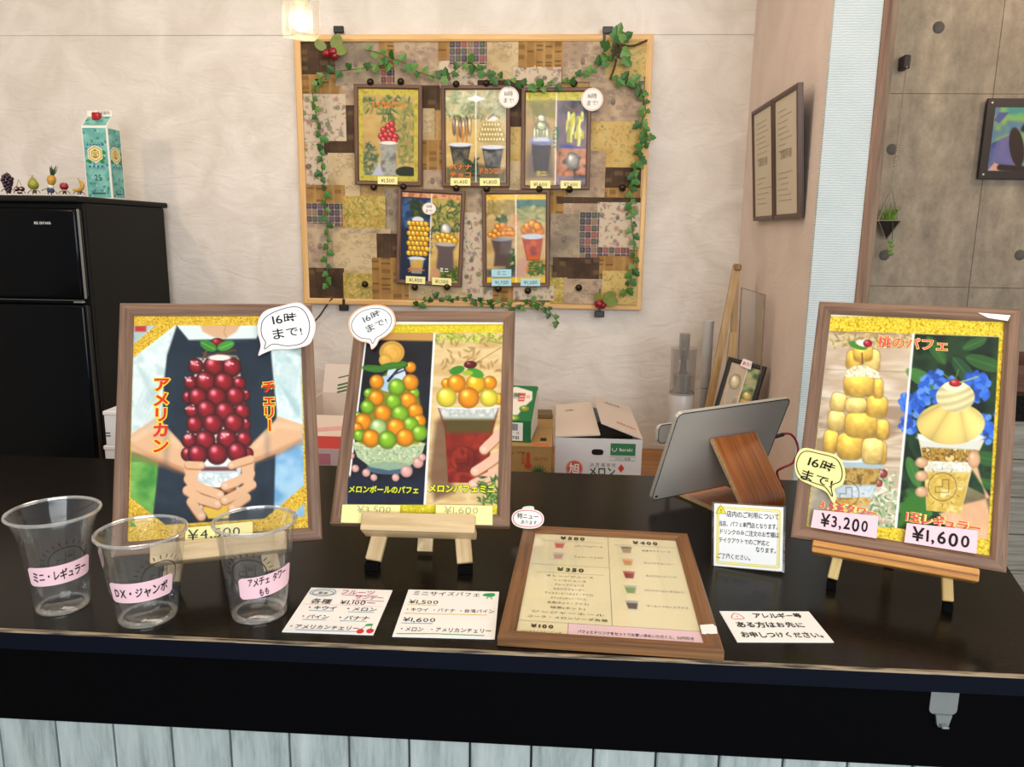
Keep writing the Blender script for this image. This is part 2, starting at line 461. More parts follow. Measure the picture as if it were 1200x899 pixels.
# ------------------------------------------------------------------ the room
def plaster(name, c, c2, bump=0.6, sc=6.0, ribs=False):
    m, nt, b = new_mat(name); N = nt.nodes.new; L = nt.links.new
    tc = N('ShaderNodeTexCoord'); n = N('ShaderNodeTexNoise'); n.inputs['Scale'].default_value = sc; n.inputs['Detail'].default_value = 7; n.inputs['Distortion'].default_value = 1.2
    L(tc.outputs['Object'], n.inputs['Vector'])
    r = N('ShaderNodeValToRGB'); r.color_ramp.elements[0].position = 0.35; r.color_ramp.elements[1].position = 0.65
    r.color_ramp.elements[0].color = (*lin(hexc(c2)), 1); r.color_ramp.elements[1].color = (*lin(hexc(c)), 1)
    L(n.outputs['Fac'], r.inputs['Fac']); L(r.outputs['Color'], b.inputs['Base Color'])
    b.inputs['Roughness'].default_value = 0.85; b.inputs['Specular IOR Level'].default_value = 0.2
    bp = N('ShaderNodeBump'); bp.inputs['Strength'].default_value = bump; bp.inputs['Distance'].default_value = 0.006
    if ribs:
        wv = N('ShaderNodeTexWave'); wv.bands_direction = 'Z'; wv.inputs['Scale'].default_value = 55; wv.inputs['Distortion'].default_value = 3; wv.inputs['Detail'].default_value = 3; wv.inputs['Detail Scale'].default_value = 2
        L(tc.outputs['Object'], wv.inputs['Vector']); L(wv.outputs['Fac'], bp.inputs['Height']); bp.inputs['Distance'].default_value = 0.0015
    else:
        mp = N('ShaderNodeMapping'); mp.inputs['Scale'].default_value = (1, 1, 2.2)
        n2 = N('ShaderNodeTexNoise'); n2.inputs['Scale'].default_value = 9; n2.inputs['Detail'].default_value = 8; n2.inputs['Distortion'].default_value = 2.0
        L(tc.outputs['Object'], mp.inputs['Vector']); L(mp.outputs[0], n2.inputs['Vector']); L(n2.outputs['Fac'], bp.inputs['Height'])
    L(bp.outputs['Normal'], b.inputs['Normal'])
    return m
def struct(o, label=None): return tag(o, label, None, None, 'structure')
M_wall = plaster('white_plaster', 'dfd8d0', 'd1c9bf')
M_pink = plaster('blush_plaster', 'dccdc4', 'd2c2b8', bump=0.2, sc=4)
M_white = plaster('white_wallpaper', 'ccd3d3', 'c3cbcb', bump=0.5, ribs=True)
M_ceil = plaster('ceiling_paint', 'e8e4dc', 'e2ddd4', bump=0.05)
struct(MB().span((-3.2, -3.0, -0.05), (3.2, 3.6, 0.0)).build('floor', plain('floor_concrete', '8d8880', 0.6, var=0.15, scale=5)), 'grey floor of the shop')
struct(MB().span((-3.2, -0.6, 2.75), (3.2, 3.6, 2.8)).build('ceiling', M_ceil), 'white ceiling of the shop')
struct(MB().span((-3.2, 2.72, 0), (0.72, 2.82, 2.75)).build('wall_back', M_wall), 'white plaster wall behind the counter')
struct(MB().span((-3.2, 2.7165, 2.098), (0.615, 2.72, 2.75)).build('trim_1', M_wall), 'shallow plaster beam along the top of the back wall')
struct(MB().span((-3.3, -3.0, 0), (-3.2, 2.82, 2.75)).build('wall_left', M_wall), 'white plaster wall on the left')
struct(MB().span((0.615, 1.945, 0), (0.72, 2.72, 2.75)).build('wall_right', M_pink), 'blush plaster side wall holding two certificates')
struct(MB().span((0.613, 1.93, 0), (0.722, 1.945, 2.75)).build('wall_pillar', M_white), 'white papered end of the side wall')
M_trim = wood('walnut_trim', '52331f', '8a5f3e', 'Z', 60, 0.05, 0.5)
t2 = struct(MB().span((0.722, 1.925, 0), (0.740, 1.99, 2.75)).build('trim_2', M_trim), 'brown wooden door casing beside the white pillar')
MB().span((0.740, 1.94, 0), (0.760, 2.0, 2.75)).build('casing_board', wood('walnut_trim_grey', '5f4632', '92755a', 'Z', 60, 0.05, 0.6), t2)

# concrete wall beyond, cast panel by panel
def concrete():
    m, nt, b = new_mat('bare_concrete'); N = nt.nodes.new; L = nt.links.new
    tc = N('ShaderNodeTexCoord'); mp = N('ShaderNodeMapping'); mp.inputs['Scale'].default_value = (2.2, 1, 0.5)
    L(tc.outputs['Object'], mp.inputs['Vector'])
    n = N('ShaderNodeTexNoise'); n.inputs['Scale'].default_value = 3.0; n.inputs['Detail'].default_value = 9; n.inputs['Roughness'].default_value = 0.6
    L(mp.outputs[0], n.inputs['Vector'])
    r = N('ShaderNodeValToRGB'); e = r.color_ramp.elements
    e[0].position = 0.3; e[0].color = (*lin(hexc('8f8373')), 1); e[1].position = 0.7; e[1].color = (*lin(hexc('bfae97')), 1)
    L(n.outputs['Fac'], r.inputs['Fac'])
    n2 = N('ShaderNodeTexNoise'); n2.inputs['Scale'].default_value = 1.7; n2.inputs['Detail'].default_value = 4
    L(tc.outputs['Object'], n2.inputs['Vector'])
    r2 = N('ShaderNodeValToRGB'); r2.color_ramp.elements[0].position = 0.62; r2.color_ramp.elements[1].position = 0.70
    r2.color_ramp.elements[0].color = (1, 1, 1, 1); r2.color_ramp.elements[1].color = (0.66, 0.66, 0.66, 1)
    L(n2.outputs['Fac'], r2.inputs['Fac'])
    v = N('ShaderNodeTexVoronoi'); v.inputs['Scale'].default_value = 26
    L(tc.outputs['Object'], v.inputs['Vector'])
    r3 = N('ShaderNodeValToRGB'); r3.color_ramp.elements[0].position = 0.05; r3.color_ramp.elements[1].position = 0.09
    r3.color_ramp.elements[0].color = (0.55, 0.55, 0.55, 1); r3.color_ramp.elements[1].color = (1, 1, 1, 1)
    L(v.outputs['Distance'], r3.inputs['Fac'])
    m1 = N('ShaderNodeMixRGB'); m1.blend_type = 'MULTIPLY'; m1.inputs[0].default_value = 1
    m2 = N('ShaderNodeMixRGB'); m2.blend_type = 'MULTIPLY'; m2.inputs[0].default_value = 0.6
    L(r.outputs[0], m1.inputs[1]); L(r2.outputs[0], m1.inputs[2]); L(m1.outputs[0], m2.inputs[1]); L(r3.outputs[0], m2.inputs[2])
    n4 = N('ShaderNodeTexNoise'); n4.inputs['Scale'].default_value = 14; n4.inputs['Detail'].default_value = 8; n4.inputs['Roughness'].default_value = 0.75
    mp4 = N('ShaderNodeMapping'); mp4.inputs['Scale'].default_value = (1, 1, 0.8); L(tc.outputs['Object'], mp4.inputs['Vector']); L(mp4.outputs[0], n4.inputs['Vector'])
    r4 = N('ShaderNodeValToRGB'); r4.color_ramp.elements[0].position = 0.3; r4.color_ramp.elements[1].position = 0.62
    r4.color_ramp.elements[0].color = (0.62, 0.60, 0.58, 1); r4.color_ramp.elements[1].color = (1.08, 1.06, 1.03, 1)
    L(n4.outputs['Fac'], r4.inputs['Fac'])
    m4 = N('ShaderNodeMixRGB'); m4.blend_type = 'MULTIPLY'; m4.inputs[0].default_value = 0.9
    L(m2.outputs[0], m4.inputs[1]); L(r4.outputs[0], m4.inputs[2])
    L(m4.outputs[0], b.inputs['Base Color']); b.inputs['Roughness'].default_value = 0.8
    bp = N('ShaderNodeBump'); bp.inputs['Strength'].default_value = 0.4; bp.inputs['Distance'].default_value = 0.004
    L(n.outputs['Fac'], bp.inputs['Height']); L(bp.outputs[0], b.inputs['Normal'])
    return m
M_con = concrete()
M_gap = plain('concrete_joint', '5f574c', 0.9)
wf = struct(MB().span((0.6, 3.508, 0), (3.2, 3.6, 2.75)).build('wall_far', M_gap), 'bare concrete wall of the next room with cast panel joints')
zs = [0, 0.45, 1.245, 2.05, 2.75]; xs = [0.62, 0.90, 1.792, 2.69, 3.19]
for i in range(len(xs) - 1):
    for j in range(len(zs) - 1):
        dy = 0.002 * ((i * 3 + j * 5) % 3)
        MB().span((xs[i] + 0.0012, 3.5 - dy, zs[j] + 0.0012), (xs[i + 1] - 0.0012, 3.508, zs[j + 1] - 0.0012)).build('concrete_panel', M_con, wf)
M_plug = plain('tie_hole_mortar', '605a52', 0.9, var=0.15)
for x, z in ((1.54, 2.31), (1.402, 1.824), (1.417, 1.379), (1.988, 1.388), (2.57, 1.39), (2.1, 2.31)):
    MB().lathe([(0.0, -0.003), (0.017, -0.003), (0.021, 0.0), (0.024, 0.002), (0.024, 0.012)], 20, rot=Matrix.Rotation(R(-90), 3, 'X')).build('tie_hole', M_plug, wf, (x, 3.4965, z), smooth=True)

# ------------------------------------------------------------------ the bar counter
def laminate():
    m, nt, b = new_mat('black_laminate'); N = nt.nodes.new; L = nt.links.new
    tc = N('ShaderNodeTexCoord'); n = N('ShaderNodeTexNoise'); n.inputs['Scale'].default_value = 260; n.inputs['Detail'].default_value = 3
    mp = N('ShaderNodeMapping'); mp.inputs['Scale'].default_value = (0.5, 1, 1)
    L(tc.outputs['Object'], mp.inputs['Vector']); L(mp.outputs[0], n.inputs['Vector'])
    r = N('ShaderNodeValToRGB'); r.color_ramp.elements[0].position = 0.35; r.color_ramp.elements[1].position = 0.75
    r.color_ramp.elements[0].color = (0.004, 0.0034, 0.003, 1); r.color_ramp.elements[1].color = (0.014, 0.011, 0.008, 1)
    L(n.outputs['Fac'], r.inputs['Fac']); L(r.outputs[0], b.inputs['Base Color'])
    b.inputs['Roughness'].default_value = 0.2; b.inputs['Specular IOR Level'].default_value = 0.10
    bp = N('ShaderNodeBump'); bp.inputs['Strength'].default_value = 0.12; bp.inputs['Distance'].default_value = 0.0006
    L(n.outputs['Fac'], bp.inputs['Height']); L(bp.outputs[0], b.inputs['Normal'])
    return m
M_lam = laminate()
def worn():
    m, nt, b = new_mat('worn_edge'); N = nt.nodes.new; L = nt.links.new
    tc = N('ShaderNodeTexCoord'); mp = N('ShaderNodeMapping'); mp.inputs['Scale'].default_value = (22, 300, 300)
    n = N('ShaderNodeTexNoise'); n.inputs['Scale'].default_value = 1; n.inputs['Detail'].default_value = 7
    L(tc.outputs['Object'], mp.inputs['Vector']); L(mp.outputs[0], n.inputs['Vector'])
    r = N('ShaderNodeValToRGB'); e = r.color_ramp.elements; e[0].position = 0.36; e[0].color = (0.03, 0.025, 0.02, 1); e[1].position = 0.58; e[1].color = (*lin(hexc('a08a6c')), 1)
    L(n.outputs['Fac'], r.inputs['Fac']); L(r.outputs[0], b.inputs['Base Color']); b.inputs['Roughness'].default_value = 0.6
    return m
M_apron = plain('black_board', (0.0018, 0.0018, 0.0022), 0.5, spec=0.02)
M_edge = plain('navy_black_edge', (0.0030, 0.0045, 0.010), 0.4, spec=0.08)
def plank_mat():
    m, nt, b = new_mat('whitewashed_plank'); N = nt.nodes.new; L = nt.links.new
    tc = N('ShaderNodeTexCoord'); oi = N('ShaderNodeObjectInfo'); mp = N('ShaderNodeMapping'); mp.inputs['Scale'].default_value = (55, 55, 6)
    cmb = N('ShaderNodeCombineXYZ'); mu = N('ShaderNodeMath'); mu.operation = 'MULTIPLY'; mu.inputs[1].default_value = 91
    L(oi.outputs['Random'], mu.inputs[0]); L(mu.outputs[0], cmb.inputs[0]); L(mu.outputs[0], cmb.inputs[2]); L(cmb.outputs[0], mp.inputs['Location'])
    L(tc.outputs['Object'], mp.inputs['Vector'])
    n = N('ShaderNodeTexNoise'); n.inputs['Scale'].default_value = 1; n.inputs['Detail'].default_value = 7; n.inputs['Roughness'].default_value = 0.7
    L(mp.outputs[0], n.inputs['Vector'])
    r = N('ShaderNodeValToRGB'); e = r.color_ramp.elements
    e[0].position = 0.28; e[0].color = (*lin(hexc('2a2c2c')), 1); e[1].position = 0.75; e[1].color = (*lin(hexc('b4bcba')), 1)
    k = e.new(0.36); k.color = (*lin(hexc('7c8785')), 1); k = e.new(0.5); k.color = (*lin(hexc('9aa5a3')), 1)
    L(n.outputs['Fac'], r.inputs['Fac']); L(r.outputs[0], b.inputs['Base Color']); b.inputs['Roughness'].default_value = 0.6
    return m
M_plank = plank_mat()
ct = thing('bar_counter', 'long black topped bar counter with whitewashed plank front carrying the menu boards', 'counter', (0, 0.768, 0))
def worktop(x0, rf, rb, depth, z0, z1):
    v = []
    for z in (z0, z1):
        v += [(x0, 0, z), (rf, 0, z), (rb, depth, z), (x0, depth, z)]
    return MB().add(v, [(0, 3, 2, 1), (4, 5, 6, 7), (0, 1, 5, 4), (1, 2, 6, 5), (2, 3, 7, 6), (3, 0, 4, 7)])
worktop(-1.45, 0.556, 0.745, 0.65, 0.976, 1.0).build('worktop', M_lam, ct)
MB().span((-1.45, -0.0008, 0.976), (0.555, 0.0002, 0.9965)).build('front_edging', M_edge, ct)
MB().span((-1.45, -0.0012, 0.9965), (0.555, 0.0014, 1.0003)).build('worn_corner_strip', worn(), ct)
worktop(-1.45, 0.55, 0.735, 0.63, 0.883, 0.976).build('apron', M_apron, ct, (0, 0.004, 0))
M_dark = plain('dark_carcass', (0.01, 0.01, 0.01), 0.7)
worktop(-1.45, 0.54, 0.70, 0.58, 0.0, 0.883).build('carcass', M_dark, ct, (0, 0.022, 0))
pm = MB().rbox((0, 0, 0), (0.0678, 0.012, 0.823), 0.0015, 1)
pl = pm.build('plank', M_plank, ct, (-0.58 - 0.0352, 0.014, 0.47)); pl.parent = ct
k = -12
for k in range(-11, 17):
    if k == 0: continue
    x = -0.58 - 0.0352 + k * 0.0702
    if x < -1.41 or x > 0.51: continue
    o = pl.copy(); col.objects.link(o); o.parent = ct; o.location = (x, 0.014, 0.47)

hk = thing('adhesive_hook', 'grey metal stick-on hook on the black front of the counter', 'hook', (0.4235, 0.7718, 0.935))
M_steel = plain('brushed_steel', '858a8a', 0.42, metal=0.5, var=0.05)
MB().prism(rrect(-0.0145, 0.013, 0.0145, 0.047, 0.006), -0.0015, 0.0).build('plate', M_steel, hk)
MB().prism([(-0.0085, 0.014), (0.0085, 0.014), (0.006, 0.002), (0.0045, 0.0), (-0.0045, 0.0), (-0.006, 0.002)], -0.005, -0.0015).build('tongue', M_steel, hk)
MB().rbox((0.0, -0.008, 0.003), (0.008, 0.007, 0.003), 0.001, 1).build('hook_tip', M_steel, hk, smooth=True)

sc_ = thing('side_counter', 'second black topped counter with grey plank front behind the peach menu board', 'counter', (0.0, 2.1, 0))
MB().span((0.80, -0.01, 0.972), (2.3, 0.5, 1.042)).build('worktop', M_lam, sc_)
MB().span((0.82, 0.012, 0.0), (2.28, 0.48, 0.972)).build('carcass', M_dark, sc_)
for i in range(9):
    MB().rbox((1.55, 0.006, 0.052 + i * 0.108), (1.46, 0.012, 0.106), 0.0015, 1).build('plank', wood('grey_plank', '6d675c', '9a9487', 'X', 120, 0.04, 0.6), sc_)
bx_ = thing('wooden_tray', 'low brown wooden tray on the side counter', 'tray', (1.38, 2.3, 1.042))
M_br = wood('brown_tray_wood', '4a2a1a', '714630', 'X', 60, 0.06)
MB().span((-0.2, -0.15, 0), (0.2, 0.15, 0.01)).build('base', M_br, bx_)
for a, b in (((-0.2, -0.15, 0.01), (0.2, -0.138, 0.07)), ((-0.2, 0.138, 0.01), (0.2, 0.15, 0.07)), ((-0.2, -0.138, 0.01), (-0.188, 0.138, 0.07)), ((0.188, -0.138, 0.01), (0.2, 0.138, 0.07))):
    MB().span(a, b).build('side', M_br, bx_)

# low wooden bench along the back wall
bc = thing('back_bench', 'low orange brown wooden bench along the back wall holding the cartons', 'bench', (0, 2.2, 0))
M_bench = wood('bench_wood', '8a5a2c', 'b98247', 'X', 50, 0.05, 0.45)
MB().span((-1.37, -0.38, 0.655), (0.605, 0.515, 0.69)).build('bench_top', M_bench, bc)
for x in (-1.34, -0.38, 0.575):
    MB().span((x - 0.02, -0.36, 0), (x + 0.02, 0.5, 0.655)).build('support_panel', M_bench, bc)
# ------------------------------------------------------------------ refrigerator
M_gloss = plain('gloss_black_door', (0.0015, 0.0017, 0.0025), 0.14, spec=0.12)
M_matte = plain('matte_black_side', '1a1a18', 0.55, spec=0.12, bump=0.1, scale=400)
M_chrome = plain('dark_chrome', '9a9c9e', 0.2, metal=0.9)
fr = thing('refrigerator', 'black two-door refrigerator against the back wall', 'refrigerator', (-1.66, 2.44, 0))
MB().rbox((0, 0.0, 0.7755), (0.552, 0.46, 1.492), 0.006, 2).build('body', M_matte, fr)
MB().rbox((0, -0.005, 1.5305), (0.5535, 0.526, 0.018), 0.006, 2).build('top_cap', M_matte, fr)
for i in (-1, 1):
    for j in (-1, 1): MB().lathe([(0.018, 0), (0.018, 0.03)], 12, (i * 0.24, j * 0.19, 0), True, True).build('foot', M_matte, fr)
du = MB().rbox((0, -0.252, 1.374), (0.545, 0.038, 0.262), 0.010, 3).build('upper_door', M_gloss, fr, smooth=True)
dl = MB().rbox((0, -0.252, 0.655), (0.545, 0.038, 1.148), 0.010, 3).build('lower_door', M_gloss, fr, smooth=True)
MB().rbox((0.2745, -0.262, 1.374), (0.004, 0.008, 0.258), 0.001, 1).build('edge_strip', M_chrome, du)
MB().rbox((0.0, -0.2655, 1.2405), (0.54, 0.010, 0.004), 0.001, 1).build('bottom_strip', plain('dim_chrome', '55585a', 0.25, metal=0.8), du)
MB().rbox((0.258, -0.268, 1.2355), (0.03, 0.014, 0.006), 0.002, 1).build('hinge_cap', M_chrome, du)
MB().rbox((0.2745, -0.262, 0.655), (0.003, 0.008, 1.14), 0.001, 1).build('edge_strip', plain('dim_chrome2', '3a3c3e', 0.25, metal=0.8), dl)
lettering(du, 'IRIS OHYAMA', 0.172, 1.462, 0.011, plain('silver_letter', 'd8dadb', 0.4), y=-0.2714, off=0.01, width=0.05)

# ------------------------------------------------------------------ fruit figurines on the refrigerator
FZ = 1.54
M_limb = plain('figurine_limb', '4a4338', 0.5); M_shoe = plain('figurine_white', 'e8e4dc', 0.5)
def figurine(name, label, px, y, lean=0):
    return thing(name, label, 'figurine', (px, y, FZ), pose(8, 0, lean), group='tiny fruit figurines on the refrigerator')
def limbs(t, zb, w, hand=0.006):
    """two little legs with shoes and two thin arms below the fruit"""
    for s in (-1, 1):
        l = MB().tube([(s * w * 0.45, 0, zb), (s * w * 0.5, -0.001, 0.004)], 0.0018, 6).build('leg', M_limb, t)
        MB().ball((s * w * 0.55, -0.002, 0.003), (0.0035, 0.005, 0.003), 8, 5).build('shoe', M_shoe, l, smooth=True)
        MB().tube([(s * w * 0.8, 0, zb + 0.006), (s * (w + hand), -0.002, zb + 0.001), (s * (w + hand * 1.5), -0.003, zb - 0.004)], 0.0011, 6).build('arm', M_limb, t, smooth=True)
g = figurine('grape_figurine', 'tiny dark purple grape bunch figurine at the far left on the refrigerator', -1.646, 2.26)
M_gr = plain('grape_purple', '2e1a2e', 0.3)
gr = random.Random(3); b = MB()
for i in range(38):
    h = (i + .5) / 38; rad = 0.002 + 0.0105 * min(1.0, h * 1.5) * (1 if h < .8 else (1.02 - h) * 4.5); a = i * 2.4
    b.ball((rad * math.cos(a), rad * math.sin(a), 0.012 + h * 0.050), 0.0055, 7, 5)
tag(b.build('grapes', M_gr, g, smooth=True), kind='stuff')
MB().tube([(0, 0, 0.06), (0.001, 0, 0.07)], 0.0012, 6).build('stalk', plain('stalk_brown', '5a4226', 0.7), g)
limbs(g, 0.016, 0.010)
g = figurine('cherry_figurine', 'tiny twin dark cherry figurine beside the grape figurine', -1.611, 2.26)
M_ch = plain('figurine_cherry', '4a1518', 0.25)
for s in (-1, 1):
    c = MB().ball((s * 0.007, 0, 0.021), 0.0075, 12, 8).build('cherry', M_ch, g, smooth=True)
    MB().tube([(s * 0.007, 0, 0.027), (s * 0.004, 0, 0.038), (0, 0, 0.048)], 0.0007, 6).build('stalk', plain('stalk_green', '6f6a3c', 0.7), c)
    MB().ball((s * 0.007, -0.007, 0.022), (0.0022, 0.0012, 0.002), 8, 5).build('eye', M_shoe, c)
MB().rbox((0, 0, 0.009), (0.015, 0.007, 0.006), 0.002, 1).build('shorts', plain('figurine_trunks', '2b2f38', 0.6), g)
limbs(g, 0.012, 0.008)
g = figurine('pear_figurine', 'tiny green pear figurine left of the pineapple figurine', -1.572, 2.27, 3)
MB().lathe([(0.0, 0.020), (0.008, 0.021), (0.0135, 0.027), (0.015, 0.034), (0.0125, 0.042), (0.008, 0.049), (0.005, 0.054), (0.0, 0.056)], 18).build('pear', plain('pear_green', '8a8a2a', 0.35, var=0.15, scale=80), g, smooth=True)
MB().tube([(0, 0, 0.055), (0.002, 0, 0.062)], 0.001, 6).build('stalk', plain('stalk_brown', '5a4226', 0.7), g)
MB().rbox((0.001, 0, 0.015), (0.012, 0.008, 0.009), 0.003, 1).build('shorts', plain('figurine_pants', '4a3c38', 0.6), g)
limbs(g, 0.013, 0.009)
g = figurine('pineapple_figurine', 'tiny pineapple figurine in blue shorts, tallest of the fruit figurines', -1.527, 2.27, -12)
MB().lathe([(0.0, 0.034), (0.008, 0.036), (0.012, 0.046), (0.0115, 0.056), (0.006, 0.063), (0.0, 0.064)], 16).build('pineapple', plain('pineapple_skin', 'b98a2c', 0.5, var=0.35, scale=220, bump=0.6), g, smooth=True)
cr = MB()
for i in range(14):
    a = i * 2.4; t = 0.004 + 0.004 * (i % 3) / 2
    cr.tube([(0.002 * math.cos(a), 0.002 * math.sin(a), 0.062), (t * math.cos(a), t * math.sin(a), 0.074 + 0.006 * (i % 2)), (1.5 * t * math.cos(a), 1.5 * t * math.sin(a), 0.082 + 0.006 * (i % 3))], [0.002, 0.0016, 0.0003], 5)
cr.build('crown', plain('crown_green', '2c3f1c', 0.6), g)
MB().ball((0, 0, 0.030), (0.009, 0.007, 0.007), 12, 8).build('shirt', plain('figurine_shirt', 'd9d4cc', 0.6), g, smooth=True)
MB().rbox((0.001, 0, 0.019), (0.019, 0.012, 0.014), 0.004, 2).build('shorts', plain('figurine_blue', '2a3358', 0.6), g)
limbs(g, 0.016, 0.010, 0.008)
g = figurine('apple_figurine', 'tiny red round fruit figurine left of the banana figurine', -1.479, 2.27)
MB().lathe([(0.0, 0.021), (0.006, 0.020), (0.0115, 0.026), (0.012, 0.033), (0.008, 0.040), (0.002, 0.039), (0.0, 0.0375)], 18).build('fruit', plain('apple_red', '8e1d24', 0.3, var=0.2, scale=150), g, smooth=True)
MB().tube([(0, 0, 0.037), (0.001, 0, 0.044)], 0.0009, 6).build('stalk', plain('stalk_brown', '5a4226', 0.7), g)
MB().rbox((0, 0, 0.014), (0.011, 0.008, 0.008), 0.003, 1).build('shorts', plain('figurine_trunks', '2b2f38', 0.6), g)
limbs(g, 0.012, 0.008)
g = figurine('banana_figurine', 'tiny curved yellow banana figurine next to the teal carton', -1.434, 2.27)
MB().tube(smooth_path([(-0.017, 0, 0.021), (-0.004, 0, 0.019), (0.008, 0, 0.026), (0.011, 0, 0.037), (0.004, 0, 0.047), (0.001, 0, 0.052)], 5), [0.0018] + [0.0032, 0.0042, 0.0050, 0.0056, 0.006] + [0.0064] * 9 + [0.0062, 0.0058, 0.0052, 0.0044, 0.0036] + [0.0028, 0.0022, 0.0018, 0.0016, 0.0015, 0.0014], 8).build('banana', plain('banana_yellow', 'b58d35', 0.45, var=0.2, scale=90), g, smooth=True)
MB().ball((0.001, 0, 0.0525), 0.0018, 8, 5).build('tip', plain('banana_tip', '3d3018', 0.7), g)
MB().rbox((0.004, 0, 0.014), (0.009, 0.007, 0.007), 0.002, 1).build('shorts', plain('figurine_pants', '4a3c38', 0.6), g)
limbs(g, 0.012, 0.007)

# ------------------------------------------------------------------ teal drinks carton
M_pap = plain('carton_white', 'e9e6dc', 0.55)
M_print = print_mat('printed_paper', 0.5)
ca = thing('drinks_carton', 'tall teal and white paper carton with gold hexagon crest and red clip on the refrigerator', 'carton', (-1.472, 2.475, FZ), pose(-3))
W_, D_, H_ = 0.087, 0.068, 0.225
body = MB().span((-W_ / 2, -D_ / 2, 0), (W_ / 2, D_ / 2, H_)).build('body', M_pap, ca)
rz = H_ + 0.034
MB().add([(-W_ / 2, -D_ / 2, H_), (W_ / 2, -D_ / 2, H_), (W_ / 2, D_ / 2, H_), (-W_ / 2, D_ / 2, H_), (-W_ / 2 + 0.002, -0.0015, rz), (W_ / 2 - 0.002, -0.0015, rz), (W_ / 2 - 0.002, 0.0015, rz), (-W_ / 2 + 0.002, 0.0015, rz)],
         [(0, 1, 5, 4), (1, 2, 6, 5), (2, 3, 7, 6), (3, 0, 4, 7), (4, 5, 6, 7), (0, 3, 2, 1)]).build('gable_top', M_pap, ca)
MB().span((-W_ / 2 + 0.002, -0.0015, rz), (W_ / 2 - 0.002, 0.0015, rz + 0.017)).build('sealed_fin', M_pap, ca)
def carton_face(w, h, full=True):
    p = Pic(w, h, 64 if full else 40, 150, box=(0, 0, 100 * w / 0.083, 260 * h / 0.215), base='6fb3ab')
    wd = p.X.max()
    p.noise(None, ['5f9f9b', '74b3aa', '82bfb6'], 30, 4, al=0.9)
    q = random.Random(5)
    for i in range(26):
        x, y = q.uniform(4, wd - 4), q.uniform(4, 254); a = q.uniform(0, 6.28)
        for k in range(3): p.ell(x + 4 * math.cos(a + k * 1.1), y + 4 * math.sin(a + k * 1.1), 4.2, 2.4, '2f7a6c' if i % 3 else '3b6f86', a + k * 1.1, 0.8)
        if i % 2: p.ell(x + 9, y + 5, 3.5, 3.5, 'cfe0d0', 0, 0.8); p.ell(x + 9, y + 5, 1.4, 1.4, '5f6e9a', 0, 0.8)
    cx, cy = wd * 0.46, 96
    for dx, dy in ((30, 14), (34, -6), (26, 28), (-26, 28)): p.ell(cx + dx, cy + dy, 11, 7, '2e7a3e', 0.5)
    hx = lambda r: [(cx + r * math.sin(math.pi * k / 3), cy + r * 0.98 * math.cos(math.pi * k / 3)) for k in range(6)]
    p.poly(hx(34), 'efe9d0'); p.poly(hx(30), 'b98d3a'); p.poly(hx(25), 'efe3ae'); p.poly(hx(19), 'a88a3c'); p.poly(hx(15), 'dccf8a')
    p.ell(cx, cy - 14, 6, 5, '7da04a'); p.line([(cx - 9, cy - 4), (cx + 9, cy - 4)], 3, '8a6a2a'); p.rect(cx - 7, cy + 1, cx + 7, cy + 5, '8a6a2a'); p.rect(cx - 8, cy + 8, cx + 8, cy + 13, '8a6a2a')
    for k in range(6): p.rect(14 + k * 11, 54, 20 + k * 11, 57, '2d5f74'); p.rect(12 + k * 12, 60, 20 + k * 12, 65, '27566c')
    for k in range(4): p.rect(14 + k * 17, 139, 22 + k * 17, 146, '2b4d86')
    p.rect(10, 148, wd - 14, 149.5, '4d6f86'); p.rect(18, 240, wd - 22, 246, '2a5a50')
    return p
p = carton_face(0.079, 0.214); fc = p.build('front_print', ca, -0.0405, 0.2195, -D_ / 2 - 0.0004, M_print)
lettering(ca, '25', -0.001, 0.068, 0.026, ink('teal_dark', '2f4d48'), y=-D_ / 2 - 0.0008, off=0.012, width=0.022)
lettering(ca, '・      ・', -0.001, 0.068, 0.012, WHITE, y=-D_ / 2 - 0.0008)
p = carton_face(0.060, 0.212, False); sp = p.build('side_print', ca, -0.030, 0.2185, -W_ / 2 - 0.0004, M_print); sp.rotation_euler = (0, 0, R(90))
sl = Pic(0.079, 0.043, 30, 18, base='6fb3ab'); sl.noise(None, ['5f9f9b', '74b3aa', '82bfb6'], 30, 6)
q = random.Random(9)
for i in range(7): sl.ell(q.uniform(5, 95), q.uniform(10, 90), 6, 8, '2f7a6c', 1)
so = sl.build('gable_print', ca, -0.0395, 0.0, 0.0, M_print)
so.matrix_local = Matrix.Translation((0, -0.0028, rz - 0.001)) @ Matrix.Rotation(-math.atan2(D_ / 2, 0.034), 4, 'X')
lettering(ca, 'T  焼名脇役', 0.006, rz + 0.010, 0.011, ink('carton_brown', '6a5240'), y=-0.0020, width=0.06)
MB().rbox((-0.004, -0.010, rz - 0.002), (0.026, 0.018, 0.024), 0.004, 2).build('red_clip', plain('red_plastic', 'a01218', 0.3), ca, smooth=True)

# ------------------------------------------------------------------ boxes on the bench
BZ = 0.69
M_cw = plain('white_card', 'dfe0e4', 0.6); M_kraft = plain('kraft_card', 'a8854f', 0.7, var=0.06, scale=60); M_inside = plain('card_inside', '6f5b3e', 0.8)
M_pale = plain('card_pale_flap', 'd8c9bd', 0.65)
def open_box(t, w, d, h, mat, th=0.004, floor=True):
    """four card walls and a floor, local origin at centre of base"""
    if floor: MB().span((-w / 2, -d / 2, 0), (w / 2, d / 2, th)).build('bottom', mat, t)
    f = MB().span((-w / 2, -d / 2, th), (w / 2, -d / 2 + th, h)).build('front_wall', mat, t)
    MB().span((-w / 2, d / 2 - th, th), (w / 2, d / 2, h)).build('rear_wall', mat, t)
    MB().span((-w / 2, -d / 2 + th, th), (-w / 2 + th, d / 2 - th, h)).build('side_wall', mat, t)
    MB().span((w / 2 - th, -d / 2 + th, th), (w / 2, d / 2 - th, h)).build('side_wall', mat, t)
    return f
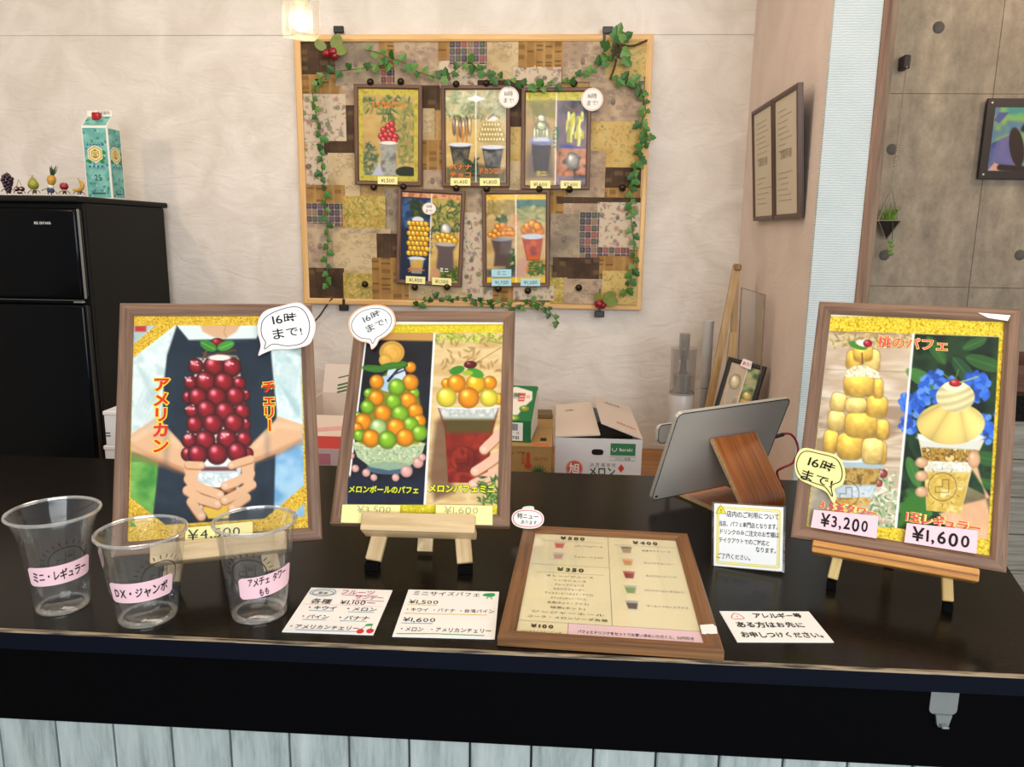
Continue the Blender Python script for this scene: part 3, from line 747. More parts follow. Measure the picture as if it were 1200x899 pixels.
mb = thing('melon_box', 'white cardboard melon box with open flaps and red seal behind the counter', 'box', (0.122, 2.3, BZ))
open_box(mb, 0.244, 0.40, 0.197, M_cw)
# flaps
MB().add([(-0.122, -0.2, 0.197), (0.004, -0.2, 0.206), (-0.006, 0.2, 0.212), (-0.122, 0.2, 0.198), (-0.122, -0.2, 0.201), (0.004, -0.2, 0.210), (-0.006, 0.2, 0.216), (-0.122, 0.2, 0.202)],
         [(0, 3, 2, 1), (4, 5, 6, 7), (0, 1, 5, 4), (1, 2, 6, 5), (2, 3, 7, 6), (3, 0, 4, 7)]).build('flap', M_pale, mb)
fl2 = MB().add([(0.122, -0.2, 0.197), (0.006, -0.19, 0.238), (0.000, 0.2, 0.232), (0.122, 0.2, 0.197), (0.122, -0.2, 0.201), (0.006, -0.19, 0.242), (0.000, 0.2, 0.236), (0.122, 0.2, 0.201)],
         [(0, 3, 2, 1), (4, 5, 6, 7), (0, 1, 5, 4), (1, 2, 6, 5), (2, 3, 7, 6), (3, 0, 4, 7)]).build('flap', M_pale, mb)
MB().span((-0.117, 0.02, 0.005), (0.117, 0.19, 0.15)).build('padding', plain('box_padding', '4a4740', 0.9, var=0.3, scale=50), mb)
fy = -0.2
MB().prism(blob(-0.002, 0.158, 0.0165, 0.0085, 28, p=3.2), fy - 0.0006, fy).build('hand_hole', plain('hole_black', (0.004, 0.004, 0.004), 0.9), mb)
M_green = plain('print_green', '2f7d4c', 0.6)
gl = MB().prism([(0.034, 0.150), (0.104, 0.150), (0.104, 0.185), (0.034, 0.185)], fy - 0.0005, fy).build('green_label', M_green, mb)
lettering(gl, 'Ibaraki', 0.077, 0.1675, 0.013, WHITE, y=fy - 0.0009, off=0.015, width=0.036)
stroke(gl, [(0.039, 0.171), (0.040, 0.164), (0.045, 0.161), (0.050, 0.165), (0.052, 0.172)], 0.0018, WHITE, fy - 0.0009)
ringpoly(mb, [(0.033, 0.135), (0.104, 0.135), (0.104, 0.146), (0.033, 0.146)], 0.0010, ink('line_grey', '777d78'), fy - 0.0005)
lettering(mb, 'メロン銘産', 0.069, 0.1405, 0.0085, ink('label_green', '3d6a50'), y=fy - 0.0006, width=0.044)
M_seal = ink('seal_red', 'd9604f')
sr = MB().prism(blob(-0.066, 0.108, 0.0215, 0.0215, 36), fy - 0.0004, fy).build('red_seal', M_seal, mb)
ringpoly(sr, blob(-0.066, 0.108, 0.0235, 0.0235, 36), 0.0015, M_seal, fy - 0.0005)
lettering(sr, '旭', -0.066, 0.108, 0.032, WHITE, y=fy - 0.0008, off=0.022)
lettering(mb, 'JA 茨 城 旭 村', 0.014, 0.121, 0.0125, ink('box_grey_green', '66706a'), y=fy - 0.0006, width=0.072)
lettering(mb, 'メロン', 0.012, 0.101, 0.030, ink('box_green', '31563f'), y=fy - 0.0006, off=0.022, width=0.074)
MB().prism([(0.066, 0.1), (0.075, 0.112), (0.066, 0.125), (0.057, 0.112)], fy - 0.0004, fy).build('red_diamond', ink('diamond_red', 'cf4034'), mb)
def flat_on(parent, text, mat, M, size, width, off=0.01):
    o = lettering(parent, text, 0, 0, size, mat, y=0, off=off, width=width); o.matrix_local = M; return o
tilt = Matrix.Rotation(-R(88), 4, 'X')
flat_on(mb, 'JA茨城旭村', ink('box_green', '31563f'), Matrix.Translation((-0.066, 0.10, 0.2085)) @ tilt @ Matrix.Rotation(-R(5), 4, 'Y'), 0.018, 0.055)
flat_on(mb, 'アサヒメロン', M_seal, Matrix.Translation((0.083, -0.11, 0.2155)) @ Matrix.Rotation(R(17), 4, 'Y') @ tilt, 0.03, 0.06, 0.02)
flat_on(mb, '取扱注意', ink('box_grey_green', '66706a'), Matrix.Translation((0.060, 0.14, 0.2215)) @ Matrix.Rotation(R(17), 4, 'Y') @ tilt, 0.018, 0.05)

kb = thing('kraft_box', 'brown cardboard box printed with red thermometer and green pineapple crown', 'box', (-0.158, 2.19, BZ))
kw, kd, kh = 0.30, 0.38, 0.194
MB().span((-kw / 2, -kd / 2, 0), (kw / 2, kd / 2, kh)).build('body', M_kraft, kb)
MB().span((-kw / 2, -kd / 2 - 0.001, kh), (kw / 2, 0.005, kh + 0.004)).build('flap', M_kraft, kb)
MB().span((-kw / 2, 0.009, kh), (kw / 2, kd / 2, kh + 0.004)).build('flap', M_kraft, kb)
MB().rbox((0.122, 0.155, kh + 0.012), (0.05, 0.06, 0.016), 0.003, 1).build('crumpled_flap', M_inside, kb)
fy = -kd / 2 - 0.0002
M_kr = ink('kraft_red', 'b5482c')
MB().prism(rrect(0.081, 0.145, 0.091, 0.181, 0.005), fy - 0.0005, fy).build('thermometer', M_kr, kb)
MB().prism(blob(0.086, 0.143, 0.009, 0.009, 20), fy - 0.0006, fy).build('thermometer_bulb', M_kr, kb)
for i in range(5): MB().span((0.068, fy - 0.0005, 0.148 + i * 0.007), (0.077, fy, 0.151 + i * 0.007)).build('scale_mark', M_kr, kb)
lettering(kb, '13±2℃', 0.120, 0.163, 0.014, M_kr, y=fy - 0.0005, width=0.036)
lettering(kb, 'No. 170', 0.052, 0.179, 0.010, ink('kraft_black', '4f3f22'), y=fy - 0.0005, width=0.045)
st = [];
for k in range(22):
    a = math.pi * k / 21; r = 0.030 if k % 2 else 0.014; st.append((0.114 + r * math.cos(a), 0.116 + r * 1.15 * math.sin(a)))
MB().prism(st, fy - 0.0005, fy).build('pineapple_crown', ink('crown_print', '1f5a35'), kb)
o = MB().span((0.098, -0.182, kh + 0.004), (0.142, -0.160, kh + 0.0045)).build('orange_sticker', ink('sticker_orange', 'c9683a'), kb)
o = MB().span((0.117, -0.135, kh + 0.004), (0.134, -0.105, kh + 0.0045)).build('dark_mark', BLACK, kb)

gc = thing('green_fruit_carton', 'green and white fruit carton with barcode label on top of the brown box', 'carton', (-0.117, 2.035, BZ + kh + 0.0045), pose(-4))
gw = 0.10
M_gcard = plain('carton_green', '1f6b3a', 0.5)
prof = [(0, 0.0), (0.19, 0.0), (0.19, 0.118), (0.165, 0.124), (0.004, 0.058), (0, 0.058)]
MB().prism([(a, b) for a, b in prof], -gw / 2, gw / 2, rot=Matrix.Rotation(R(90), 3, 'Z')).build('body', M_gcard, gc)
MB().prism([(0.006, 0.004), (0.185, 0.004), (0.185, 0.110), (0.16, 0.114), (0.012, 0.052)], -gw / 2 - 0.0006, -gw / 2, rot=Matrix.Rotation(R(90), 3, 'Z')).build('white_side', M_pap, gc)
MB().span((-0.045, -0.0006, 0.004), (0.028, 0, 0.055)).build('barcode_label', WHITE, gc)
bb = MB(); q = random.Random(2); x = -0.035
while x < 0.014:
    wd = q.choice((0.0008, 0.0014, 0.002)); bb.span((x, -0.001, 0.033), (x + wd, -0.0006, 0.052)); x += wd + q.choice((0.001, 0.0016))
bb.build('barcode', BLACK, gc)
lettering(gc, '701', 0.008, 0.013, 0.013, BLACK, y=-0.001, off=0.02)
lettering(gc, '・ 20', 0.008, 0.026, 0.008, BLACK, y=-0.001)
lid = Pic(0.10, 0.175, 46, 66, base='217040')
lid.poly([(-10, 12), (40, 4), (88, 16), (92, 40), (70, 66), (60, 84), (-10, 86)], 'e9e6da')
lid.ball(18, 58, 16, '7da22c', 14); lid.ball(22, 64, 8, 'd8dc9a', 7); lid.ball(76, 66, 15, '86a838', 9); lid.ell(30, 92, 34, 9, '8fae3c'); lid.ell(34, 92, 18, 5, 'e8ecc8'); lid.ball(52, 106, 10, '9abf3c', 8)
lid.rect(52, 22, 70, 46, 'cf4a44'); lid.rect(54, 30, 68, 33, 'e9e6da'); lid.rect(54, 38, 68, 41, 'e9e6da')
for k in range(5): lid.line([(34 + k * 4, 22 + (k % 2) * 4), (30 + k * 5, 38)], 2, '6c7d70')
for k in range(3): lid.rect(74 + k * 4, 28, 76 + k * 4, 36, 'd8847c')
lo = lid.build('lid_print', gc, -0.05, 0.0, -0.0008, M_print)
ang = math.atan2(0.161, 0.066)
lo.matrix_local = Matrix.Translation((0, 0.165, 0.1247)) @ Matrix.Rotation(-ang, 4, 'X')
lettering(lo, '翠', -0.004, -0.050, 0.022, ink('lid_grey', '50605a'), y=-0.0012, off=0.01)

rb = thing('red_carton', 'red and pink carton glimpsed between the cherry and melon menu boards', 'box', (-0.63, 1.96, BZ))
MB().rbox((0, 0, 0.102), (0.25, 0.12, 0.204), 0.002, 1).build('body', plain('carton_red', 'b81f22', 0.5), rb)
MB().span((-0.125, -0.0606, 0.157), (0.125, -0.06, 0.203)).build('pale_band', plain('carton_paleband', 'e3cfd0', 0.5), rb)
MB().span((-0.10, -0.0612, 0.16), (0.045, -0.0606, 0.19)).build('pink_patch', plain('carton_pinkpatch', 'd8899a', 0.5), rb)
MB().span((-0.125, -0.0606, 0.076), (0.125, -0.06, 0.104)).build('pink_band', plain('carton_pink', 'cf7f9a', 0.5), rb)
sb = thing('striped_box', 'open cardboard box with green stripes behind the red carton', 'box', (-0.66, 2.32, BZ))
open_box(sb, 0.26, 0.34, 0.225, M_pale)
M_stripe = ink('stripe_green', '4c6a44')
bf = MB().box((0, 0.0, 0.05), (0.25, 0.004, 0.10)).build('rear_flap', M_pale, sb, (0, 0.168, 0.225), rot=(R(-24), 0, 0))
for i, (z, h) in enumerate(((0.030, 0.006), (0.042, 0.006), (0.054, 0.006), (0.080, 0.004))):
    MB().box((0.02, -0.0024, z), (0.20, 0.0008, h), Matrix.Rotation(R(-16), 3, 'Y')).build('green_stripe', M_stripe, bf)
MB().box((0.01, -0.0024, 0.018), (0.10, 0.0008, 0.014), Matrix.Rotation(R(-16), 3, 'Y')).build('salmon_mark', ink('salmon', 'd9a08a'), bf)
ff = MB().box((0, -0.07, 0.0), (0.25, 0.14, 0.004)).build('front_flap', M_pale, sb, (0, -0.168, 0.229), rot=(R(20), 0, 0))
MB().box((0.02, -0.07, 0.0022), (0.19, 0.02, 0.0006), Matrix.Rotation(R(10), 3, 'Z')).build('pink_stripe', ink('pink_stripe', 'd9a3a0'), ff)
for z0, h, x, lab in ((BZ, 0.147, -1.172, 'white box at the bottom of the pair beside the refrigerator'), (BZ + 0.147, 0.102, -1.165, 'white lidded box on top of the pair beside the refrigerator')):
    wb = thing('white_box', lab, 'box', (x, 2.16, z0), group='white boxes beside the refrigerator')
    MB().rbox((0, 0, (h - 0.008) / 2), (0.240, 0.215, h - 0.008), 0.002, 1).build('body', M_cw, wb)
    MB().rbox((0, 0, h - 0.006), (0.244, 0.22, 0.012), 0.002, 1).build('lid', M_cw, wb)
    if h < 0.12:
        for k in range(2): MB().span((-0.118, -0.1082, 0.028 + k * 0.008), (-0.105, -0.1075, 0.031 + k * 0.008)).build('printed_dash', BLACK, wb)

# ------------------------------------------------------------------ juicer, tubes, easel and sheet at the back right
jc = thing('slow_juicer', 'pale grey upright juicer with smoky clear jar at the back wall', 'juicer', (0.398, 2.42, BZ))
M_jg = plain('juicer_grey', 'b9b6b2', 0.35); M_smoke = clear('smoky_plastic', (0.72, 0.69, 0.66), 0.08, 0.7, 0.08, 0.10)
MB().lathe([(0.0, 0), (0.048, 0), (0.05, 0.01), (0.044, 0.10), (0.040, 0.22), (0.040, 0.262), (0.037, 0.268), (0.0, 0.268)], 36).build('motor_base', M_jg, jc, smooth=True)
MB().lathe([(0.0395, 0.268), (0.0395, 0.274)], 36).build('jar_ring', plain('juicer_ring', '8d8a86', 0.3), jc, smooth=True)
MB().lathe([(0.037, 0.27), (0.0385, 0.30), (0.0395, 0.405), (0.041, 0.410), (0.041, 0.414), (0.018, 0.416)], 36).build('jar', M_smoke, jc, smooth=True)
MB().lathe([(0.0, 0.272), (0.020, 0.272), (0.018, 0.33), (0.010, 0.345), (0.008, 0.39), (0.0, 0.39)], 20).build('auger', plain('auger_grey', '6a6662', 0.5), jc, smooth=True)
MB().lathe([(0.026, 0.275), (0.028, 0.33), (0.0, 0.335)], 20).build('strainer', clear('strainer_plastic', (0.5, 0.48, 0.46), 0.1, 0.6, 0.2, 0.2), jc, smooth=True)
MB().lathe([(0.016, 0.375), (0.0165, 0.41), (0.0168, 0.456), (0.0175, 0.459), (0.0150, 0.460), (0.0145, 0.38)], 24).build('feed_tube', M_smoke, jc, smooth=True)
tb = thing('grey_tube', 'tall slim grey plastic tube standing right of the juicer', 'tube', (0.488, 2.52, BZ))
M_tube = plain('tube_grey', 'b3b1ad', 0.4)
MB().lathe([(0.0, 0), (0.0165, 0), (0.0165, 0.268), (0.0, 0.268)], 24).build('lower_tube', M_tube, tb, smooth=True)
MB().lathe([(0.0, 0.270), (0.0172, 0.270), (0.0172, 0.49), (0.0145, 0.492), (0.0, 0.480)], 24).build('upper_tube', M_tube, tb, smooth=True)
M_pine = wood('easel_pine', 'a5814f', 'c6a470', 'Z', 70, 0.05)
bs = thing('wooden_batten', 'thin pine batten standing behind the grey tube', 'batten', (0.508, 2.575, BZ))
MB().rbox((0, 0, 0.24), (0.012, 0.018, 0.48), 0.002, 1).build('batten', M_pine, bs)
MB().rbox((0, 0, 0.235), (0.0125, 0.0185, 0.012), 0.001, 1).build('band', plain('batten_band', '8a6a40', 0.6), bs)
ea = thing('folded_easel', 'folded wooden easel leaning at the back corner behind the small black frame', 'easel', (0.518, 2.36, BZ))
def bar(mb_, a, b, w, d):
    a, b = Vector(a), Vector(b); z = (b - a).normalized(); x = Vector((1, 0, 0)); x = (x - z * x.dot(z)).normalized(); y = z.cross(x)
    mb_.box((a + b) / 2, (w, d, (b - a).length), Matrix((x, y, z)).transposed()); return mb_
bar(MB(), (-0.075, 0, 0.0), (0.022, 0.05, 0.665), 0.021, 0.016).build('long_leg', M_pine, ea)
bar(MB(), (0.035, 0.02, 0.0), (0.024, 0.06, 0.64), 0.018, 0.012).build('long_leg', M_pine, ea)
MB().rbox((-0.005, -0.068, 0.226), (0.15, 0.11, 0.014), 0.002, 1).build('ledge', M_pine, ea)
bar(MB(), (-0.010, -0.02, 0.02), (0.014, -0.005, 0.475), 0.021, 0.013).build('middle_bar', M_pine, ea)
MB().rbox((0.024, 0.05, 0.668), (0.022, 0.03, 0.02), 0.004, 1).build('hinge_block', wood('easel_dark', '7d5f36', '9a7a4a', 'Z'), ea)
ac = thing('acrylic_sheet', 'clear acrylic sheet leaning on the blush side wall', 'sheet', (0.594, 2.36, BZ), pose(0, 0, 1.2))
MB().rbox((0, 0, 0.30), (0.003, 0.29, 0.60), 0.0012, 1).build('sheet', clear('acrylic', (0.95, 0.95, 0.95), 0.06, 0.5, 0.03, 0.03), ac)
ed = MB()
for a, b in (((-0.0017, -0.1462, 0), (0.0017, -0.1445, 0.60)), ((-0.0017, 0.1445, 0), (0.0017, 0.1462, 0.60)), ((-0.0017, -0.146, 0.5990), (0.0017, 0.146, 0.6008))): ed.span(a, b)
ed.build('polished_edge', plain('acrylic_edge', '7d7468', 0.25), ac)

# ------------------------------------------------------------------ pendant lamp
pd = thing('pendant_lamp', 'faceted clear glass cube pendant lamp with lit bulb', 'lamp', (-0.556, 1.70, 1.850), pose(28))
def lamp_glass():
    if 'lamp_glass' in MATS: return MATS['lamp_glass']
    m, nt, b = new_mat('lamp_glass'); nt.nodes.remove(b); N = nt.nodes.new; L = nt.links.new
    t = N('ShaderNodeBsdfTransparent'); g = N('ShaderNodeBsdfGlossy'); g.inputs['Roughness'].default_value = 0.15
    tr = N('ShaderNodeBsdfTranslucent'); tr.inputs[0].default_value = (0.45, 0.40, 0.30, 1)
    lw = N('ShaderNodeLayerWeight'); lw.inputs[0].default_value = 0.15
    tc = N('ShaderNodeTexCoord'); v = N('ShaderNodeTexNoise'); v.inputs['Scale'].default_value = 45; v.inputs['Detail'].default_value = 2
    L(tc.outputs['Object'], v.inputs['Vector'])
    mr = N('ShaderNodeMapRange'); mr.inputs[1].default_value = 0.4; mr.inputs[2].default_value = 0.6; mr.inputs[3].default_value = 0.02; mr.inputs[4].default_value = 0.16
    L(v.outputs['Fac'], mr.inputs[0])
    m1 = N('ShaderNodeMixShader'); L(mr.outputs[0], m1.inputs[0]); L(t.outputs[0], m1.inputs[1]); L(tr.outputs[0], m1.inputs[2])
    mf = N('ShaderNodeMath'); mf.operation = 'MULTIPLY'; mf.inputs[1].default_value = 0.6; L(lw.outputs['Facing'], mf.inputs[0])
    m2 = N('ShaderNodeMixShader'); L(mf.outputs[0], m2.inputs[0]); L(m1.outputs[0], m2.inputs[1]); L(tr.outputs[0], m2.inputs[2])
    L(m2.outputs[0], nt.nodes['Material Output'].inputs[0])
    MATS['lamp_glass'] = m
    return m
def glassy():
    m, nt, b = new_mat('lamp_glass'); N = nt.nodes.new; L = nt.links.new
    b.inputs['Base Color'].default_value = (1, 0.97, 0.9, 1); b.inputs['Roughness'].default_value = 0.03
    b.inputs['Transmission Weight'].default_value = 1.0; b.inputs['IOR'].default_value = 1.45
    return m
s = 0.070
b = bmesh.new(); bmesh.ops.create_cube(b, size=1)
for v in b.verts: v.co = Vector((v.co.x * s, v.co.y * s, v.co.z * s * 1.16 + s * 0.58))
bmesh.ops.bevel(b, geom=b.edges[:], offset=0.010, segments=2, profile=0.6, affect='EDGES')
me = bpy.data.meshes.new('glass_shade'); b.to_mesh(me); b.free(); me.materials.append(lamp_glass())
link(bpy.data.objects.new('glass_shade', me), pd)
MB().lathe([(0.023, 0.006), (0.025, 0.03), (0.021, 0.062)], 20).build('inner_glass', lamp_glass(), pd, smooth=True)
M_bulb, nt, bb_ = new_mat('lit_bulb')
bb_.inputs['Emission Color'].default_value = (1.0, 0.86, 0.62, 1); bb_.inputs['Emission Strength'].default_value = 45
MB().lathe([(0.0, 0.012), (0.010, 0.015), (0.015, 0.025), (0.013, 0.037), (0.008, 0.047), (0.0, 0.050)], 20).build('bulb', M_bulb, pd, smooth=True)
M_bra = plain('lamp_holder_cream', 'efe4c4', 0.4)
MB().lathe([(0.0, 0.047), (0.010, 0.047), (0.012, 0.062), (0.020, 0.076), (0.022, 0.090), (0.0, 0.092)], 20).build('lamp_holder', M_bra, pd, smooth=True)
MB().tube([(0, 0, 0.09), (0, 0, 0.915)], 0.0028, 8).build('cord', plain('lamp_cord', '2b2622', 0.6), pd)
# ------------------------------------------------------------------ picture frames (front face at y = 0, body behind it, origin at bottom centre)
def rail_mesh(L, w, th, mat, bevel=0.004):
    """mitred rail along +x, outer edge at z=0, inner edge at z=w; front towards -y, local origin at centre of outer edge"""
    a, b = L / 2, L / 2 - w
    v = [(-a, 0.0015, 0), (a, 0.0015, 0), (a - w * 0.15, 0, w * 0.15), (-a + w * 0.15, 0, w * 0.15), (a - w * 0.7, 0, w * 0.7), (-a + w * 0.7, 0, w * 0.7), (b, bevel, w), (-b, bevel, w),
         (-a, th, 0), (a, th, 0), (b, th, w), (-b, th, w)]
    f = [(0, 1, 2, 3), (3, 2, 4, 5), (5, 4, 6, 7), (1, 0, 8, 9), (7, 6, 10, 11), (9, 8, 11, 10), (0, 3, 5, 7, 11, 8), (1, 9, 10, 6, 4, 2)]
    return MB().add(v, f)
def pic_frame(t, W, H, w, th, mat, back_mat=None, pane=True):
    for L, loc, ang in ((W, (0, 0, 0), 0), (H, (W / 2, 0, H / 2), -90), (W, (0, 0, H), 180), (H, (-W / 2, 0, H / 2), 90)):
        rail_mesh(L, w, th, mat).build('rail', mat, t, loc, rot=(0, R(ang), 0))
    MB().span((-W / 2 + w * 0.6, 0.0065, w * 0.6), (W / 2 - w * 0.6, th - 0.001, H - w * 0.6)).build('backing', back_mat or plain('frame_backing', '6b5a44', 0.8), t)
    if pane:
        e = 0.001
        MB().span((-W / 2 + w - e, 0.0038, w - e), (W / 2 - w + e, 0.0046, H - w + e)).build('clear_pane', clear('frame_pane', (1, 1, 1), 0.004, 0.22, 0.05), t)
YP, YT = 0.0062, 0.0056          # print and lettering lie behind the pane
M_fr = wood('frame_walnut', '5b4234', '8d6c55', 'X', 170, 0.035, 0.5)
M_fr2 = wood('frame_small_brown', '4d3424', '755440', 'X', 150, 0.04, 0.5)
M_gold = ['b98a12', 'e6bd2e', 'f4d95a', 'd9a81e']
M_yel = plain('price_card_yellow', 'f2eaa0', 0.6); M_pnk = plain('price_card_pink', 'f0c8d2', 0.6); M_blu = plain('price_card_blue', 'a9d8e6', 0.6)

# ------------------------------------------------------------------ bulletin board with a collage of papers
BW, BH = 1.192, 0.897
BC = Vector((-0.309, 2.695, 1.195))
board = thing('bulletin_board', 'large pine framed bulletin board covered in vintage paper collage on the back wall', 'bulletin board', BC)
HB = homography([(345, 42), (766, 40.5), (748, 365), (358, 354)], [(-BW / 2, BH), (BW / 2, BH), (BW / 2, 0), (-BW / 2, 0)])
def bp(x, y): return hap(HB, x, y)
MB().span((-BW / 2 + 0.01, 0.002, 0.01), (BW / 2 - 0.01, 0.022, BH - 0.01)).build('backing', plain('cork_backing', 'b18f5c', 0.9, var=0.2, scale=120), board)
M_bp = wood('board_pine', 'c99a5c', 'e0b87c', 'X', 70, 0.04, 0.5)
for L, loc, ang in ((BW, (0, 0, 0), 0), (BH, (BW / 2, 0, BH / 2), -90), (BW, (0, 0, BH), 180), (BH, (-BW / 2, 0, BH / 2), 90)):
    rail_mesh(L, 0.021, 0.024, M_bp, bevel=0.003).build('rail', M_bp, board, (loc[0], -0.010, loc[2]), rot=(0, R(ang), 0))
def sheet_pic(kind, w, h, seed):
    nx, ny = max(8, int(w / 0.0026)), max(8, int(h / 0.0026))
    base = dict(N='b5945c', D='54402e', F='ded6cc', S='d2c3a4', T='d8d0c8', B='c6b6a6', G='d6c277', C='d9c486', E='a9a6a2')[kind]
    p = Pic(w, h, nx, ny, box=(0, 0, w * 1000, h * 1000), base=base)     # picture units: millimetres
    Wm, Hm = w * 1000, h * 1000; g = random.Random(seed)
    if kind in 'ND':
        p.noise(None, ['a8854c', 'b8965e', 'c3a26a'] if kind == 'N' else ['463424', '5a4532', '66503a'], 40, seed)
        ln = '8a6c3e' if kind == 'N' else '3a2a1c'
        cw = g.uniform(28, 42); x = g.uniform(-20, 0)
        while x < Wm:
            p.rect(x + 1, -5, x + 2.2, Hm + 5, 'cfb382' if kind == 'N' else '2c2016', al=0.7)
            y = g.uniform(0, 5)
            while y < Hm:
                if g.random() < 0.1: p.rect(x + 5, y, x + cw - 4, y + 4, '4c3a22', al=0.8); y += 5
                elif g.random() < 0.06: p.rect(x + 5, y, x + cw - 4, y + 14, '7d6238' if kind == 'N' else '7a664a', al=0.7); y += 15
                p.rect(x + 4, y, x + cw - 3 - g.random() * 5, y + 1.4, ln, al=0.55); y += 4.2
            x += cw
    elif kind == 'F':
        for i in range(int(Wm * Hm / 260) + 3):
            x, y = g.uniform(0, Wm), g.uniform(0, Hm); c = g.choice(['8b6f8f', 'a88ba0', '6f7f5f', '4b4a52', 'b98f8f', '7c8a9a'])
            a = g.uniform(0, 3.1)
            if i % 4 == 0:
                r = g.uniform(5, 10)
                for k in range(7): p.ell(x + r * .6 * math.cos(k * .9), y + r * .6 * math.sin(k * .9), r * .45, r * .3, c, k * .9, 0.75)
                p.ell(x, y, r * .25, r * .25, 'd0b070')
            else: p.ell(x, y, g.uniform(3, 6), g.uniform(1, 2.2), c, a, 0.85)
    elif kind == 'S':
        p.noise(None, ['c6b594', 'd6c8aa', 'ded2b8'], 50, seed)
        for i in range(int(Wm * Hm / 500) + 2):
            x, y, r = g.uniform(0, Wm), g.uniform(0, Hm), g.uniform(5, 12)
            if i % 2: p.ring(x, y, r, 0.9, '8d8370', r * g.uniform(.5, 1), 0.7)
            else: p.line([(x + k * r / 3, y + r * .4 * math.sin(k * 1.1 + i)) for k in range(8)], 0.9, '8f8672', 0.75)
    elif kind == 'T':
        cw, ch = 20.0, 22.0; y = 1.2
        while y < Hm:
            x = 1.2
            while x < Wm:
                c = g.choice(['46405a', '5a4a60', '7d4a52', '9a5f60', '4f5f5c', '6a5a78', '8f7f70', '394254'])
                p.rect(x, y, x + cw - 2.2, y + ch - 2.2, c)
                p.ell(x + cw * .42, y + ch * .42, 4.4, 6.0, 'b7a8a6', 0, 0.45); x += cw
            y += ch
    elif kind in 'BE':
        p.noise(None, ['b8a798', 'c9baa9', 'd3c6b5'] if kind == 'B' else ['938d84', 'aca498', 'bcb3a4'], 45, seed)
        for i in range(int(Wm * Hm / 420) + 2):
            x, y = g.uniform(-5, Wm), g.uniform(-5, Hm); k = g.random()
            if k < .35: p.rect(x, y, x + g.uniform(10, 26), y + g.uniform(8, 18), g.choice(['8d8590', '9a8f8c', 'a79a96']), al=0.5)
            elif k < .6: p.ring(x, y, g.uniform(4, 9), 1.4, '6e666a', None, 0.6)
            else:
                for j in range(5): p.rect(x, y + j * 3, x + g.uniform(12, 24), y + j * 3 + 1, '857a78', al=0.6)
        if g.random() < .6: p.ell(Wm * .45, Hm * .5, 7, 11, '5a5560', 0, .7); p.ell(Wm * .45, Hm * .48, 4, 7, 'a89c98', 0, .7)
    elif kind == 'G':
        p.noise(None, ['cdb668', 'd9c67c', 'e0d08c'], 40, seed)
        for i in range(int(Wm * Hm / 60) + 5):
            x, y, a = g.uniform(0, Wm), g.uniform(0, Hm), g.uniform(0, 3.14)
            p.ell(x, y, g.uniform(4, 8), 1.1, g.choice(['8a8a3c', 'a39a4a', '6f7a3a', 'b8a850']), a, .75)
    elif kind == 'C':
        p.noise(None, ['d0b878', 'dac688', 'e0cf98'], 50, seed)
        for i in range(int(Wm * Hm / 200) + 4):
            x, y, a = g.uniform(0, Wm), g.uniform(0, Hm), g.uniform(0, 3.14)
            p.line([(x - 4 * math.cos(a), y - 4 * math.sin(a)), (x, y), (x + 4 * math.cos(a + .5), y + 4 * math.sin(a + .5))], 1.1, g.choice(['8f8a4a', '7d8a58', '9a7a48']), .8)
            if i % 3 == 0: p.ell(x, y, 2.6, 1.8, g.choice(['b5885a', 'c9a06a', '7a9080']), a, .8)
    p.c = np.clip(p.c * np.array([0.90, 0.855, 0.78]), 0, 1) ** 1.06
    return p
SHEETS = [  # left, top, right, bottom as seen on the wall, kind of paper
    (351, 47, 392, 88, 'D'), (351, 88, 398, 216, 'N'), (392, 47, 445, 102, 'E'), (443, 47, 463, 84, 'N'), (445, 82, 464, 104, 'T'), (461, 47, 514, 103, 'B'), (512, 47, 526, 73, 'N'),
    (513, 72, 570, 104, 'F'), (525, 47, 569, 76, 'T'), (569, 47, 608, 96, 'S'), (606, 47, 660, 81, 'N'), (600, 80, 656, 108, 'F'), (658, 47, 711, 97, 'B'), (709, 47, 759, 91, 'C'),
    (689, 91, 752, 150, 'B'), (690, 144, 754, 201, 'C'), (705, 198, 753, 223, 'D'), (706, 222, 752, 236, 'N'), (648, 178, 707, 236, 'B'),
    (400, 101, 419, 127, 'B'), (402, 124, 420, 172, 'D'), (352, 164, 386, 219, 'F'), (354, 111, 405, 167, 'F'), (380, 166, 420, 182, 'D'), (385, 180, 421, 232, 'S'),
    (355, 217, 404, 240, 'N'), (356, 238, 404, 264, 'T'), (449, 222, 467, 276, 'E'), (402, 230, 451, 271, 'G'), (356, 262, 393, 314, 'B'), (390, 268, 457, 277, 'B'),
    (391, 273, 443, 322, 'S'), (441, 274, 470, 304, 'D'), (358, 313, 404, 353, 'D'), (403, 319, 437, 353, 'G'), (436, 302, 487, 353, 'N'), (478, 333, 552, 351, 'S'),
    (492, 101, 514, 129, 'D'), (493, 128, 508, 166, 'S'), (493, 165, 518, 201, 'N'), (495, 200, 518, 226, 'B'), (558, 95, 612, 108, 'D'), (594, 106, 612, 152, 'D'), (594, 150, 612, 192, 'C'),
    (594, 190, 612, 226, 'S'), (545, 222, 568, 254, 'B'), (540, 250, 568, 342, 'F'), (640, 225, 662, 254, 'N'), (650, 233, 751, 241, 'D'), (658, 240, 700, 254, 'B'), (642, 252, 677, 312, 'E'),
    (697, 239, 750, 294, 'F'), (676, 250, 699, 304, 'T'), (676, 291, 734, 304, 'T'), (698, 302, 750, 323, 'N'), (645, 303, 699, 331, 'D'), (641, 326, 661, 358, 'G'), (657, 328, 705, 359, 'B'),
    (702, 319, 747, 360, 'C'), (546, 333, 580, 352, 'F'), (575, 334, 602, 354, 'N'), (599, 335, 646, 352, 'F')]
M_sheet = print_mat('collage_paper', 0.7)
placed = []
